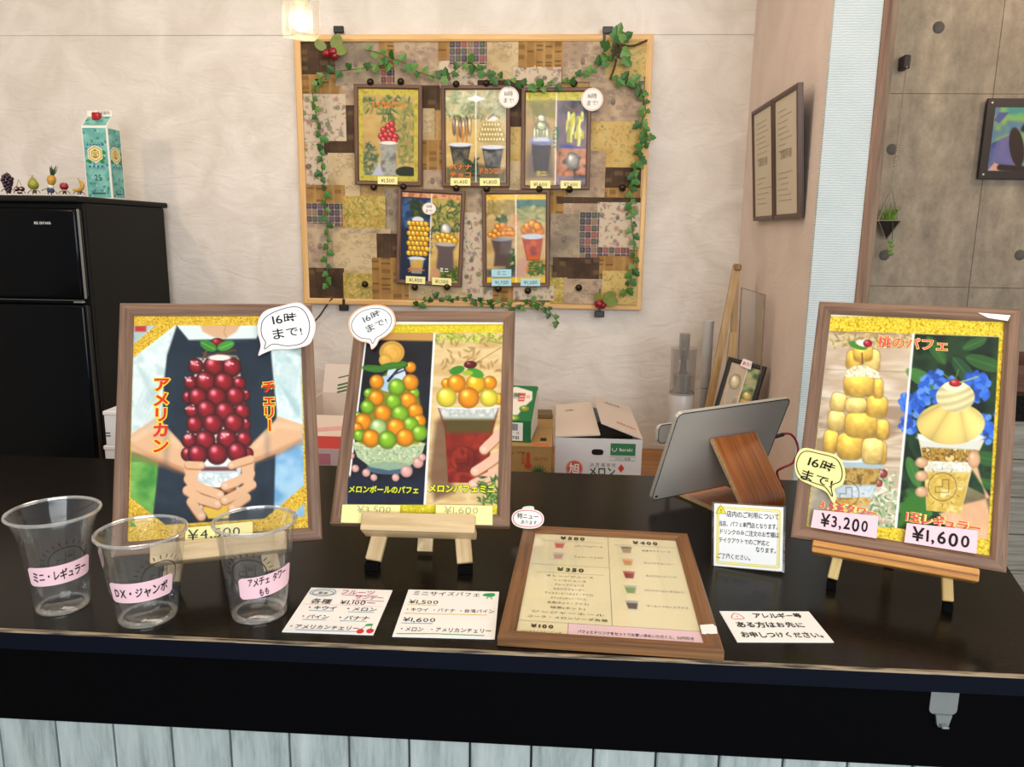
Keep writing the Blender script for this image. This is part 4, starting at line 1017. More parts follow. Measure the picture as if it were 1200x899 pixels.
for i, (x0, y0, x1, y1, kd_) in enumerate(SHEETS):
    ax, az = bp(x0, y1); cx, cz = bp(x1, y0)
    ax2, az2 = bp(x0, y0); cx2, cz2 = bp(x1, y1)
    l, r_, bo, to = (ax + ax2) / 2, (cx + cx2) / 2, (az + cz2) / 2, (cz + az2) / 2
    l = max(l, -BW / 2 + 0.019); r_ = min(r_, BW / 2 - 0.019); bo = max(bo, 0.019); to = min(to, BH - 0.019)
    lay = 0
    for (pl_, pr, pb, pt, pq) in placed:
        if l < pr and r_ > pl_ and bo < pt and to > pb: lay = max(lay, pq + 1)
    placed.append((l, r_, bo, to, lay))
    sheet_pic(kd_, r_ - l, to - bo, i + 11).build('paper_sheet', board, l, to, 0.0014 - 0.0006 * lay, M_sheet)
lettering(board, 'パフェメニュー', *bp(646, 83), 0.030, ink('pale_orange', 'e0b070'), y=-0.0045, off=0.03, width=0.15)

# ------------------------------------------------------------------ five framed menus on the board
FW, FH = 0.231, 0.326
def wood_bg(p, c=('c9a468', 'dcbb80', 'b8925a'), seed=1):
    p.noise(None, list(c), 30, seed, sx=3)
def foliage(p, x0, y0, x1, y1, seed, n=60, cols=('6f7f2e', 'a8b04a', '4d6a30', 'c9c268'), s=5):
    g = random.Random(seed)
    for i in range(n): p.ell(g.uniform(x0, x1), g.uniform(y0, y1), s * g.uniform(.7, 1.6), s * .35, g.choice(cols), g.uniform(0, 3.14), .8)
def glass_cup(p, cx, y0, y1, w0, w1, c, rim='d8dde4', al=1.0):
    p.poly([(cx - w0, y0), (cx + w0, y0), (cx + w1, y1), (cx - w1, y1)], c, al=al); p.ell(cx, y0, w0 + 2, 3.5, rim)
def sm_cherry(p):
    wood_bg(p, ('a89058', 'c9ad72', 'b89c64'), 3); p.rect(-2, -2, 102, 150, 'd9cc4a', al=0.0)
    foliage(p, 8, 12, 92, 40, 2, 80, ('4d6a4a', '7a8a4a', '9aa060')); foliage(p, 66, 30, 94, 120, 5, 90, ('6f7f4a', '8a8f58', 'a39c62')); foliage(p, 6, 90, 30, 140, 6, 50, ('4f6a5a', '6a7f5a'))
    p.poly([(35, 86), (65, 86), (61, 104), (64, 142), (36, 142), (39, 104)], '8d8f88', 2); p.noise([(36, 90), (64, 90), (62, 140), (38, 140)], ['74766f', 'b3b4ab', '9a9b93'], 12, 3, al=.8); p.poly([(20, 142), (34, 118), (42, 142)], 'b9bccb', 2); p.ell(80, 134, 18, 9, '2e3a20')
    for x, y in ((42, 66), (50, 60), (57, 66), (38, 76), (46, 74), (54, 74), (62, 77), (42, 82), (52, 82), (60, 83), (56, 56)): p.ball(x, y, 5.6, 'd0474a')
    p.ell(50, 87, 15, 3, 'e6e2da'); foliage(p, 40, 44, 60, 52, 3, 12, ('4f6a3a', '5f7a44'), 4); p.line([(50, 38), (50, 52)], 1.2, '3a4a2a')
    for r in ((0, 0, 100, 9), (0, 141, 100, 150), (0, 0, 7, 150), (93, 0, 100, 150)): p.noise([(r[0], r[1]), (r[2], r[1]), (r[2], r[3]), (r[0], r[3])], ['a89a34', 'c8bc5c', 'b8ac4a'], 6, 4)
def split(p, x=50): p.rect(x - .8, -1, x + .8, 151, 'ecebe2')
def sm_banana(p):
    wood_bg(p, ('c8ab6c', 'd8bf86', 'c2a264'), 4); foliage(p, 0, 2, 100, 46, 8, 260, ('7d8a5a', 'a9ad78', '5f7458', 'cfd0a8'))
    p.noise([(0, 0), (100, 0), (100, 40), (0, 40)], ['8fa08a', 'c4cdb0', 'e8ecd8'], 16, 3, al=.5)
    p.rect(50, 0, 101, 150, 'b9ae92', al=.35)
    for i in range(6): p.ball(14 + i * 5.2, 62 - abs(i - 2.5) * 2, 3.2, 'd8c090' if i % 2 else '8f8078', 16)
    for x in (18, 26, 33): p.rect(x, 58, x + 3, 86, 'c98a3a')
    for k in range(4):
        for i in range(9 - k): p.ball(57 + k * 2.2 + i * 4.8, 80 - k * 8, 4.2, 'e6cf8e', 3.4, rot=.4)
    p.ell(76, 46, 10, 4, 'eee6d4'); p.line([(70, 46), (80, 38)], 3, '8f8f9a')
    glass_cup(p, 24, 88, 124, 18, 11, '3f4440'); p.noise([(10, 96), (38, 96), (34, 122), (14, 122)], ['3a3d3a', '7a6f5a', 'b09a6a'], 8, 5, al=.6)
    glass_cup(p, 78, 92, 126, 18, 12, '3b3d3e'); p.noise([(62, 98), (94, 98), (90, 124), (66, 124)], ['2f3133', '6f6f6c', 'a8a39a'], 8, 6, al=.7)
    p.poly([(0, 126), (50, 118), (100, 128), (100, 150), (0, 150)], '4a4a38', 3, .7); foliage(p, 34, 112, 52, 140, 4, 30, ('2f4a2e', '1f3626'))
    split(p); p.ell(50, 14, 14, 3.2, 'f4f8fa'); p.ell(50, 14, 6, 5, 'ffffff')  # white ovals: daylight reflection on the pane, painted into the print
def sm_melon(p):
    wood_bg(p, ('b3986a', 'c7ae80', 'ab905f'), 7); foliage(p, 2, 6, 48, 40, 3, 120, ('8f8a4c', 'a89a5c', '7a7a44'))
    p.rect(50, 14, 101, 151, '4f5562'); p.noise([(50, 14), (101, 14), (101, 150), (50, 150)], ['2c3440', '6f6470', '97808a'], 22, 5)
    p.noise([(0, 0), (101, 0), (101, 13), (0, 13)], ['a8a03e', 'd6cc58', 'b9b048'], 6, 2)
    for k in range(5): p.ball(16 + k * 5, 60 + abs(k - 2) * 6, 4.5, 'b9bd9c', 22)
    p.ball(26, 42, 7, 'd8dcc8'); p.ball(26, 54, 9, 'c9d0a8', 8); p.ell(26, 78, 20, 6, '8f97c0'); p.ell(26, 76, 14, 4, 'cdd3e4')
    glass_cup(p, 26, 82, 128, 16, 12, '4e4448', '8a8fb5'); p.poly([(0, 110), (12, 84), (44, 90), (48, 140), (0, 140)], '4a4246', 6, .6)
    g = random.Random(4)
    for i in range(34):
        x, y = g.uniform(66, 92), g.uniform(30, 86); p.rect(x, y, x + 4, y + g.uniform(8, 20), g.choice(['d8d468', 'c5c44a', 'e6e49a', '9aa042']))
    p.line([(64, 22), (78, 30), (90, 22)], 4, '7a5a44'); p.line([(62, 86), (98, 92)], 6, '4a55a8')
    p.noise([(50, 90), (101, 90), (101, 134), (50, 134)], ['3a3a34', 'b07a58', 'd09a78', '4a443c'], 14, 8); p.ball(78, 110, 12, 'a8a49c', 14)
    split(p)
def sm_pine(p):
    wood_bg(p, ('c2a25e', 'd6b972', 'b59650'), 9); p.rect(-1, -1, 49, 151, '22304a'); p.noise([(0, 10), (49, 10), (49, 60), (0, 60)], ['1d3350', '4a6f98', '26406a'], 18, 3)
    foliage(p, 52, 12, 100, 66, 3, 160, ('5f6f3a', '8f9442', 'b0a85a', '3a5a44')); foliage(p, 70, 124, 100, 146, 8, 50, ('5f7a2e', '3d5a24'))
    p.noise([(0, 0), (101, 0), (101, 8), (0, 8)], ['c98a5a', 'e0b088', 'b8744a'], 8, 3)
    foliage(p, 14, 16, 36, 40, 6, 46, ('3a4a2a', '56603a', '2a3a24'), 6)
    p.ell(28, 46, 10, 6, 'dcd8e0')
    for k in range(7):
        for i in range(5): p.ball(14 + i * 7 + (k % 2) * 3, 52 + k * 8.5, 5.2, 'f0b21e' if (i + k) % 3 else 'f5c84a', 4.6, rot=.3)
    glass_cup(p, 28, 112, 138, 13, 9, '9a9890'); p.noise([(18, 114), (38, 114), (36, 128), (20, 128)], ['d8a830', 'b8b0a0'], 8, 3)
    p.ball(76, 60, 9, 'ddd6cc', 12)
    for x, y in ((64, 74), (72, 70), (80, 71), (88, 74), (68, 80), (76, 79), (84, 81), (92, 78)): p.ball(x, y, 6, 'f0b832')
    p.poly([(58, 84), (96, 84), (90, 96), (92, 128), (62, 128), (64, 96)], '6a5a5a', 2); p.ell(77, 85, 18, 3.5, 'b9b3b0'); p.poly([(50, 150), (54, 122), (68, 132), (66, 150)], 'c99a78', 3)
    split(p)
def sm_mango(p):
    wood_bg(p, ('bfa06c', 'cfb384', 'b8975f'), 12); foliage(p, 2, 10, 48, 34, 3, 70, ('8f8446', 'a8944e')); p.noise([(51, 8), (101, 8), (101, 24), (51, 24)], ['2f5a5a', '6a8a7a', '3f6f6a'], 12, 2); foliage(p, 52, 22, 100, 50, 5, 90, ('9aa06a', 'c2bd8a', '7d8a58'))
    foliage(p, 32, 92, 48, 128, 2, 40, ('3f6a2e', '2a4a24')); foliage(p, 72, 114, 100, 136, 9, 40, ('3f6a2e', '5a7a34'))
    foliage(p, 18, 38, 34, 46, 6, 14, ('2f5a34', '3d6a3a'), 5)
    for x, y in ((8, 68), (16, 62), (24, 58), (32, 58), (40, 60), (14, 70), (22, 67), (30, 66), (38, 66), (44, 66), (20, 54), (28, 52)): p.ball(x, y, 6.5, 'f09a1e', 5)
    p.poly([(8, 76), (44, 76), (38, 110), (40, 122), (12, 122), (14, 100)], '5f4c40', 2); p.ell(26, 76, 17, 3, '8a8f9a')
    for x, y in ((66, 60), (74, 58), (82, 60), (90, 62), (70, 54), (78, 50), (86, 54)): p.ball(x, y, 8, 'f29a22')
    p.poly([(60, 72), (96, 72), (90, 112), (68, 112)], 'a8481e'); p.noise([(64, 78), (92, 78), (89, 110), (70, 110)], ['8a2a14', 'c85a22', 'd8802e'], 10, 3, al=.8); p.ell(78, 71, 19, 5, 'c5cad4')
    p.poly([(50, 140), (52, 118), (66, 100), (70, 122), (64, 140)], 'c9a292', 2)
    p.poly([(0, 128), (50, 122), (50, 140), (0, 140)], '4a5058', 3, .8)
    p.noise([(0, 0), (101, 0), (101, 9), (0, 9)], ['d8b02a', 'eccb58', 'e0bc40'], 6, 4); p.rect(-1, 141, 101, 151, 'e6c23a'); split(p)
O_ = ink('menu_orange', 'e07a30'); G_ = ink('menu_green', '2f7a4a'); Y_ = ink('menu_yellow', 'ecd83a'); W_ink = WHITE
SMALL = [ # centre on the board (as seen), roll, painter, label, price cards, words
    (455.5, 160.5, 0.8, sm_cherry, 'small brown framed menu of a red fruit ball parfait, top left on the bulletin board', [(-0.002, '¥1,500', 0)], [('スイカのパフェ', 0, 0.262, 0.026, O_, 0.12)]),
    (556.5, 162.0, -0.3, sm_banana, 'small brown framed banana parfait menu with round tag, top middle on the bulletin board', [(-0.052, '¥1,400', 0), (0.048, '¥1,800', 0)], [('バナナ\nチョコ', -0.052, 0.052, 0.020, O_, 0.075), ('ドカンロク', 0.052, 0.052, 0.022, O_, 0.08)]),
    (649.5, 165.0, -0.5, sm_melon, 'small brown framed melon parfait menu with round tag, top right on the bulletin board', [(-0.050, '¥1,600', 0), (0.052, '¥2,600', 0)], [('ミニ', -0.047, 0.052, 0.020, Y_, 0.034), ('レギュラー', 0.055, 0.052, 0.020, O_, 0.085)]),
    (503.5, 279.0, 2.2, sm_pine, 'small brown framed pineapple parfait menu, lower left on the bulletin board', [(-0.046, '¥1,800', 0), (0.046, '¥1,500', 0)], [('タワー', -0.046, 0.050, 0.019, O_, 0.06), ('ミニ', 0.052, 0.055, 0.018, W_ink, 0.03)]),
    (602.5, 281.0, -0.9, sm_mango, 'small brown framed orange fruit parfait menu with blue price cards on the bulletin board', [(-0.050, '¥1,700', 1), (0.050, '¥1,500', 1)], [('ミニ', 0.048, 0.062, 0.018, O_, 0.034)]),
]
small_frames = []
for i, (cx, cy, roll, painter, lab, prices, words) in enumerate(SMALL):
    x, z = bp(cx, cy)
    rt = pose(0, 0, -roll)
    base = Vector((BC.x + x, BC.y - 0.0255, BC.z + z)) - rt @ Vector((0, 0, FH / 2))
    t = thing('menu_frame', lab, 'picture frame', base, rt, 'framed menus on the bulletin board')
    pic_frame(t, FW, FH, 0.014, 0.014, M_fr2)
    iw, ih = FW - 0.028, FH - 0.028
    p = Pic(iw, ih, 96, 138, box=(0, 0, 100, 150)); painter(p); p.c = np.clip((p.c - 0.5) * 1.12 + 0.46, 0, 1)
    p.build('menu_print', t, -iw / 2, FH - 0.014, YP, M_print)
    for k, (s, wx, wz, sz, m, wd) in enumerate(words):
        lettering(t, s, wx, wz, sz, m, y=YT, off=0.03, width=wd)
    for px_, s, blue in prices:
        pc = card(t, [(px_ - 0.034, 0.003), (px_ + 0.034, 0.003), (px_ + 0.034, 0.028), (px_ - 0.034, 0.028)], M_blu if blue else M_yel, y0=-0.0009, y1=0.0, name='price_card')
        lettering(pc, s, px_, 0.0155, 0.017, ink('marker_grey', '4a4638'), y=-0.0013, jit=0.12, width=0.046, seed=i + 3)
    small_frames.append(t)
t = small_frames[4]
pc = card(t, [(-0.085, 0.034), (-0.016, 0.034), (-0.016, 0.060), (-0.085, 0.060)], M_blu, y0=-0.0002, y1=0.0036, name='size_card'); lettering(pc, 'ミニ', -0.05, 0.047, 0.018, ink('marker_grey', '4a4638'), y=-0.0006, jit=.1)
lettering(t, 'ビワ', 0.0, 0.225, 0.022, O_, y=YT, off=0.03, vertical=True)
lettering(small_frames[2], 'メロン', 0.0, 0.168, 0.026, G_, y=YT, off=0.03, vertical=True)
lettering(small_frames[3], 'パイナップル', 0.004, 0.150, 0.015, ink('menu_navy', '2a3a5a'), y=YT, off=0.02, vertical=True)
lettering(small_frames[1], 'バナナパフェ', 0.0, 0.150, 0.012, Y_, y=YT, off=0.02, vertical=True)

# paper tags stuck on the small frames
M_tag = plain('tag_white', 'efeae2', 0.6); L_pink = ink('tag_pink', 'd8948c')
def round_tag(i, cx, cy, rx, oval=1.0):
    f = small_frames[i]; fx, fz = bp(*SMALL[i][:2]); x, z = bp(cx, cy); x -= fx; z -= fz - FH / 2
    t = card(f, blob(x, z, rx, rx * oval, 40), M_tag, -0.0012, -0.0004, 'round_tag'); t['label'] = 'round white paper tag'
    ringpoly(t, blob(x, z, rx * .92, rx * .92 * oval, 40), 0.0014, L_pink, -0.0016)
    lettering(t, '16時\nまで!', x, z, rx * .5, ink('marker_grey', '4a4638'), y=-0.0016, jit=.12, width=rx * 1.0)
round_tag(1, 595, 116.5, 0.034); round_tag(2, 692.5, 119.5, 0.036); round_tag(3, 501.5, 245.5, 0.024, .85)

# ------------------------------------------------------------------ ball pins
M_pin = plain('bronze_pin', '3a3022', 0.25, metal=0.7)
pinm = None
PINS = [(374, 99), (435, 98.5), (470, 98), (439, 220.5), (473, 220), (534, 101), (569, 100), (534, 222), (569, 223), (632, 100), (671, 100), (630, 223.5), (665, 224), (486, 336), (523, 336), (582, 338.5), (616, 341), (735, 99.5), (429, 332), (675, 338), (727, 222.5)]
for i, (x, y) in enumerate(PINS):
    bx2, bz2 = bp(x, y)
    framed = 0 < i < 17
    o = bpy.data.objects.new('ball_pin', pinm.data) if pinm else MB().lathe([(0.0, -0.024), (0.006, -0.0225), (0.0105, -0.018), (0.012, -0.012), (0.0105, -0.006), (0.006, -0.0015), (0.004, 0.0), (0.004, 0.010), (0.0, 0.010)], 16, rot=Matrix.Rotation(R(-90), 3, 'X')).build('ball_pin', M_pin, None, smooth=True)
    if pinm: col.objects.link(o)
    pinm = pinm or o
    o.location = (BC.x + bx2, BC.y - 0.012, BC.z + bz2)
    if framed: tag(o, '%s bronze ball pin of the small %s parfait menu' % ((('upper left', 'upper right', 'lower left', 'lower right') * 3)[i - 1] if i < 13 else ('lower left', 'lower right')[(i - 13) % 2], ('red fruit', 'banana', 'melon')[(i - 1) // 4] if i < 13 else ('pineapple', 'orange fruit')[(i - 13) // 2]), 'pin', 'bronze pins clamping the menu frames')
    else: tag(o, {0: 'lone bronze pin by the left ivy garland', 17: 'lone bronze pin at the upper right of the collage', 18: 'lone bronze pin on yellow leaf paper at lower left', 19: 'lone bronze pin on pinkish paper at lower right', 20: 'lone bronze pin right of the melon menu on the collage'}[i], 'pin', 'loose bronze pins on the bulletin board')

# ------------------------------------------------------------------ ivy garlands
M_leaf = [plain('ivy_leaf', '3d722c', 0.5, var=0.25, scale=60), plain('ivy_leaf_dark', '2b5a22', 0.5, var=0.25, scale=60), plain('ivy_leaf_light', '5c853e', 0.5, var=0.25, scale=60)]
M_stem = plain('ivy_stem', '4c5a2c', 0.7)
def leaf_mesh(mat):
    o = [(0, 0), (0.35, 0.12), (0.5, 0.35), (0.3, 0.45), (0.28, 0.7), (0, 1.0), (-0.28, 0.7), (-0.3, 0.45), (-0.5, 0.35), (-0.35, 0.12)]
    v = [(0, -0.05, 0.45)] + [(x, 0.10 * abs(x) * 2 - 0.02, z) for x, z in o]
    v += [(0, -0.01, 0.45)] + [(x, 0.10 * abs(x) * 2 + 0.015, z) for x, z in o]
    n = len(o); f = [(0, 1 + i, 1 + (i + 1) % n) for i in range(n)] + [(n + 1, n + 2 + (i + 1) % n, n + 2 + i) for i in range(n)]
    f += [(1 + i, n + 2 + i, n + 2 + (i + 1) % n, 1 + (i + 1) % n) for i in range(n)]
    me = bpy.data.meshes.new('leaf'); me.from_pydata(v, [], f); me.materials.append(mat); return me
LEAVES = [leaf_mesh(m) for m in M_leaf]
def garland(label, pts, n, size=0.028, seed=1, dens=None, side=0.010):
    """pts as seen on the wall, hung a little in front of the board"""
    g = random.Random(seed)
    w3 = [Vector((BC.x + bp(x, y)[0], BC.y - 0.036 - 0.006 * math.sin(i * 1.3), BC.z + bp(x, y)[1])) for i, (x, y) in enumerate(pts)]
    path = smooth_path(w3, 8); o0 = w3[0]
    t = thing('ivy_garland', label, 'garland', o0)
    MB().tube([p - o0 for p in path], 0.0016, 5).build('stem', M_stem, t)
    for k in range(n):
        f = (k + 0.5) / n * (len(path) - 2); i = int(f); p = path[i].lerp(path[i + 1], f - i) - o0
        d = (path[min(i + 3, len(path) - 1)] - path[max(i - 3, 0)]).normalized(); ang = math.atan2(d.x, d.z)
        s = size * g.uniform(0.75, 1.25)
        o = bpy.data.objects.new('leaf', LEAVES[g.choice((0, 0, 1, 1, 2))]); link(o, t)
        o.location = p + Vector((g.uniform(-1, 1) * side * .3, g.uniform(-0.008, 0.0), g.uniform(-1, 1) * side * .3))
        o.rotation_euler = (g.uniform(-0.5, 0.5), ang + (1 if k % 2 else -1) * g.uniform(0.5, 1.3), g.uniform(-0.6, 0.6)); o.scale = (s, s, s)
garland('green ivy garland hanging down the left side of the bulletin board', [(461, 76), (445, 81), (424, 84), (396, 87), (381, 93), (375, 100), (371, 114), (373, 130), (376, 150), (379, 168), (381, 186), (382, 205), (384, 224), (385, 245), (387, 265), (388, 285), (387, 303), (387, 320), (386, 336)], 42, 0.027, 2)
garland('green ivy garland draped along the top edge of the bulletin board', [(430, 62), (446, 66), (460, 72), (473, 76), (488, 86), (505, 92), (520, 95), (533, 86), (548, 76), (560, 84), (572, 93), (590, 97), (606, 101), (622, 103), (640, 104), (660, 100), (676, 93), (690, 86), (704, 78), (714, 68), (721, 58), (722, 48)], 48, 0.029, 3)
garland('green ivy garland hanging down the right side of the bulletin board', [(714, 96), (728, 97), (741, 99), (750, 108), (753, 122), (754, 136), (749, 148), (756, 162), (752, 174), (745, 182), (748, 195), (740, 203), (738, 218), (737, 232), (736, 250), (737, 268), (739, 286), (739, 304), (737, 320), (733, 334), (729, 348)], 52, 0.028, 4)
garland('green ivy garland lying along the bottom edge of the bulletin board', [(484, 358), (498, 352), (512, 348), (528, 350), (544, 348), (558, 351), (572, 356), (586, 354), (600, 360), (612, 357), (624, 354), (634, 359), (643, 367), (652, 379)], 32, 0.024, 5)
def twig_thing():
    ax, az = bp(713, 96); o0 = Vector((BC.x + ax, BC.y - 0.03, BC.z + az))
    t = thing('vine_twig', 'dark brown vine twig with leaves at the upper right corner of the board', 'twig', o0)
    M_tw = plain('twig_brown', '3f2f1e', 0.8)
    def q(x, y, d=0.0): a, b = bp(x, y); return Vector((BC.x + a, BC.y - 0.03 - d, BC.z + b)) - o0
    MB().tube(smooth_path([q(713, 96), (q(719, 80)), q(721, 64, .01), q(724, 56), q(740, 57, .005), q(757, 50)], 6), 0.0035, 6).build('stem', M_tw, t)
    MB().tube(smooth_path([q(716, 72, .01), q(720, 56, .015), q(726, 60, .012), q(722, 70, .008), q(716, 62, .012)], 6), 0.004, 6).build('tendril', M_tw, t)
    for k, (x, y, a) in enumerate(((719, 50, 0), (727, 50, 1), (725, 62, 2), (729, 70, 2.5), (713, 60, -1.2), (722, 46, .2))):
        o = bpy.data.objects.new('leaf', LEAVES[k % 3]); link(o, t); o.location = q(x, y, .012); s = .042; o.scale = (s, s, s); o.rotation_euler = (.2, a, .3)
twig_thing()
M_blk = plain('black_clip', (0.008, 0.008, 0.008), 0.4)
def clip(cx, cy, label, up=True, w=0.034, h=0.022):
    x, z = bp(cx, cy)
    t = thing('corner_clip', label, 'clip', (BC.x + x, BC.y - 0.006, BC.z + z), None, 'black clips holding the bulletin board')
    MB().rbox((0, -0.007, 0), (w, 0.010, h), 0.002, 1).build('plate', M_blk, t)
    s = -1 if up else 1
    MB().rbox((-w * .32 if up else 0, -0.007, s * h * .95), (0.008, 0.006, h), 0.001, 1).build('tongue', M_blk, t)
    MB().rbox((0, 0.012, 0), (w * .6, 0.028, 0.006), 0.001, 1).build('screw_arm', M_blk, t)
clip(397.5, 36.5, 'black metal clip above the upper left of the bulletin board'); clip(711.5, 36.5, 'black metal clip above the upper right of the bulletin board')
clip(404, 359, 'black metal clip below the lower left of the bulletin board', False); clip(699, 369, 'black metal clip below the red apple pick', False)
def berry_pick(cx, cy, label, berries, leaves):
    x, z = bp(cx, cy); o0 = Vector((BC.x + x, BC.y - 0.034, BC.z + z))
    t = thing('apple_pick', label, 'ornament', o0)
    M_ap = plain('apple_pick_red', '80101c', 0.25, var=0.2, scale=60); M_al = plain('apple_pick_leaf', '6f7d2a', 0.5, var=0.25, scale=40)
    berries = [(a * .78, b * .78, c * .78) for a, b, c in berries]; leaves = [(a * .78, b * .78, c, d * .75) for a, b, c, d in leaves]
    for (bx, bz, r) in berries: MB().ball((bx, 0, bz), (r, r * .9, r), 16, 10).build('apple', M_ap, t, smooth=True)
    for (lx, lz, a, s) in leaves:
        b = MB(); n = 14
        pts = [(s * .5 * math.sin(math.pi * k / 7) * (1 if k <= 7 else 1), 0, 0) for k in range(1)]
        out = blob(0, s * .55, s * .42, s * .55, 20)
        b.prism(out, -0.0012, 0.0012); b.build('leaf', M_al, t, (lx, -0.006, lz), rot=(0.15, a, 0.2))
    MB().tube([(0, 0.004, 0.0), (0, 0.012, 0.03), (0.0, 0.02, 0.045)], 0.0015, 6).build('stalk', plain('twig_brown', '3f2f1e', 0.8), t)
berry_pick(391, 66, 'two small red apples with leaves at the upper left of the bulletin board', [(-0.020, 0.0, 0.019), (0.010, 0.006, 0.020), (0.016, -0.010, 0.016)], [(-0.02, 0.015, -1.0, 0.05), (0.015, 0.012, 0.35, 0.062), (0.02, 0.004, 1.3, 0.05)])
berry_pick(699, 355, 'red apple with olive leaves at the lower right of the bulletin board', [(-0.002, -0.006, 0.022), (0.014, -0.012, 0.016)], [(0.02, 0.0, 0.7, 0.062), (-0.01, 0.004, 0.0, 0.04), (0.03, -0.006, 1.2, 0.05)])
cdx, cdz = bp(387, 352)
cc = thing('hanging_string', 'thin black string hanging down from the lower left of the bulletin board', 'string', (BC.x + cdx, BC.y - 0.008, BC.z + cdz))
MB().tube(smooth_path([(0.012, 0.0, 0.012), (0, 0, 0), (-0.035, 0.012, -0.045), (-0.078, 0.022, -0.11), (-0.10, 0.022, -0.30), (-0.10, 0.022, -0.48)], 6), 0.0026, 6).build('cord', M_blk, cc)

# ------------------------------------------------------------------ two certificates on the blush wall
M_cert = plain('certificate_paper', 'cdc2ad', 0.6)
M_cfr = wood('certificate_frame', '3f2a1e', '5b4032', 'X', 120, 0.04, 0.45)
for yc, lab in ((2.37, 'brown framed certificate on the blush wall, nearer the back corner'), (2.135, 'brown framed certificate on the blush wall, nearer the white pillar')):
    rt = Matrix.Rotation(R(-90), 3, 'Z') @ Matrix.Rotation(R(5.0), 3, 'X')
    hgt, wid = 0.325, 0.228
    t = thing('certificate_frame', lab, 'picture frame', (0.597, yc, 1.498), rt, 'framed certificates on the side wall')
    pic_frame(t, wid, hgt, 0.013, 0.015, M_cfr, pane=False)
    MB().span((-wid / 2 + 0.012, 0.0052, 0.012), (wid / 2 - 0.012, 0.0062, hgt - 0.012)).build('paper', M_cert, t)
    g = random.Random(int(yc * 100)); b = MB()
    for k in range(17):
        z = hgt - 0.045 - k * 0.0145
        if 8 <= k <= 10: continue
        x0 = -0.078 + (0.02 if k % 4 == 1 else 0); x1 = x0 + g.uniform(0.06, 0.15)
        x = x0
        while x < x1:
            l = g.uniform(0.004, 0.009); b.span((x, 0.0046, z), (x + l, 0.0051, z + 0.0024)); x += l + 0.0022
    tag(b.build('small_print', ink('cert_ink', 'b3a894'), t), kind='stuff')
    lettering(t, '営業許可書', -0.005, hgt / 2 + 0.006, 0.026, ink('cert_ink2', '8f8470'), y=0.0046, width=0.10)

# ------------------------------------------------------------------ picture and hanging plant on the concrete wall
ar = thing('wall_art', 'dark framed abstract picture with green and violet ground on the concrete wall', 'picture', (1.97, 3.484, 1.703))
AW, AH = 0.42, 0.325
MB().rbox((0, -0.006, AH / 2), (AW, 0.012, AH), 0.002, 1).build('panel', plain('art_panel', '33261f', 0.4), ar)
MB().rbox((-0.01, 0.008, AH / 2 - 0.006), (AW - 0.03, 0.014, AH - 0.03), 0.002, 1).build('back_box', plain('art_back', '241d19', 0.6), ar)
p = Pic(0.36, 0.255, 120, 84, box=(0, 0, 150, 106), base='6a9a78')
p.noise(None, ['4f8f86', '6fae72', '8aae5a', '5f7f98'], 34, 5); p.noise([(0, 60), (40, 40), (60, 106), (0, 106)], ['4a4a86', '5f6a9a', '7a6a9a'], 20, 7); p.poly([(0, 22), (6, 8), (24, 8), (10, 26)], '5a5a94'); p.poly([(0, 106), (10, 92), (24, 98), (20, 106)], 'd8a08a')
p.ell(66, 26, 22, 9, '3a2a22', -.6); p.ell(44, 66, 34, 12, '3a2a22', 1.3); p.ell(84, 60, 26, 8, '3a2a22', .5)
p.line([(20, 100), (80, 104), (150, 98)], 10, '3a2a22'); p.line([(60, 60), (110, 78)], 5, 'd8d0c4'); p.rect(112, 20, 130, 70, '8a7a9a', 3, .6)
p.build('abstract_print', ar, -0.176, AH - 0.036, -0.0125, M_print)
for s in (-1, 1):
    for z in (0.018, AH - 0.018): MB().ball((s * (AW / 2 - 0.018), -0.013, z), (0.006, 0.003, 0.006), 10, 6).build('screw', plain('screw_steel', 'b8b4ae', 0.3, metal=0.8), ar, smooth=True)
hp = thing('hanging_planter', 'small dark pyramid planter with grassy succulent hanging by a bead chain on the concrete wall', 'planter', (1.395, 3.44, 1.45))
M_pw = plain('planter_wire', 'b5ad98', 0.35, metal=0.6); M_po = plain('planter_pot', '2d211a', 0.6)
zb, r0 = 0.075, 0.062
cor = [(r0 * math.cos(a), r0 * math.sin(a), zb) for a in (R(30), R(120), R(210), R(300))]
MB().add([(0, 0, 0)] + [(c[0] * .93, c[1] * .93, c[2]) for c in cor], [(0, 2, 1), (0, 3, 2), (0, 4, 3), (0, 1, 4), (1, 2, 3, 4)]).build('pot', M_po, hp)
wr = MB()
for i in range(4):
    wr.tube([cor[i], cor[(i + 1) % 4]], 0.0022, 6); wr.tube([cor[i], (0, 0, 0.21)], 0.0018, 6); wr.tube([cor[i], (0, 0, -0.004)], 0.0018, 6)
wr.build('wire_frame', M_pw, hp)
lf = bpy.data.meshes.new('blade'); b = MB()
gl_ = random.Random(4); M_gs = plain('succulent_green', '6f8f34', 0.5, var=0.3, scale=60)
for i in range(26):
    a = gl_.uniform(0, 6.28); r1 = gl_.uniform(0.01, 0.035); h = gl_.uniform(0.03, 0.075)
    MB().tube([(r1 * .6 * math.cos(a), r1 * .6 * math.sin(a), zb - 0.004), (r1 * math.cos(a), r1 * math.sin(a), zb + h * .6), (1.7 * r1 * math.cos(a), 1.7 * r1 * math.sin(a), zb + h)], [0.004, 0.0035, 0.0006], 5).build('leaf', M_gs, hp)
for k in range(4):
    MB().ball((-0.005 + 0.008 * (k % 2), -0.055, -0.012 - k * 0.017), (0.012, 0.005, 0.008), 8, 5).build('trailing_leaf', M_gs, hp, smooth=True)
MB().tube(smooth_path([(0, -0.040, 0.07), (0, -0.056, 0.03), (0, -0.055, -0.06)], 4), 0.0016, 5).build('trailing_stem', M_stem, hp)
ch = MB(); z = 0.21
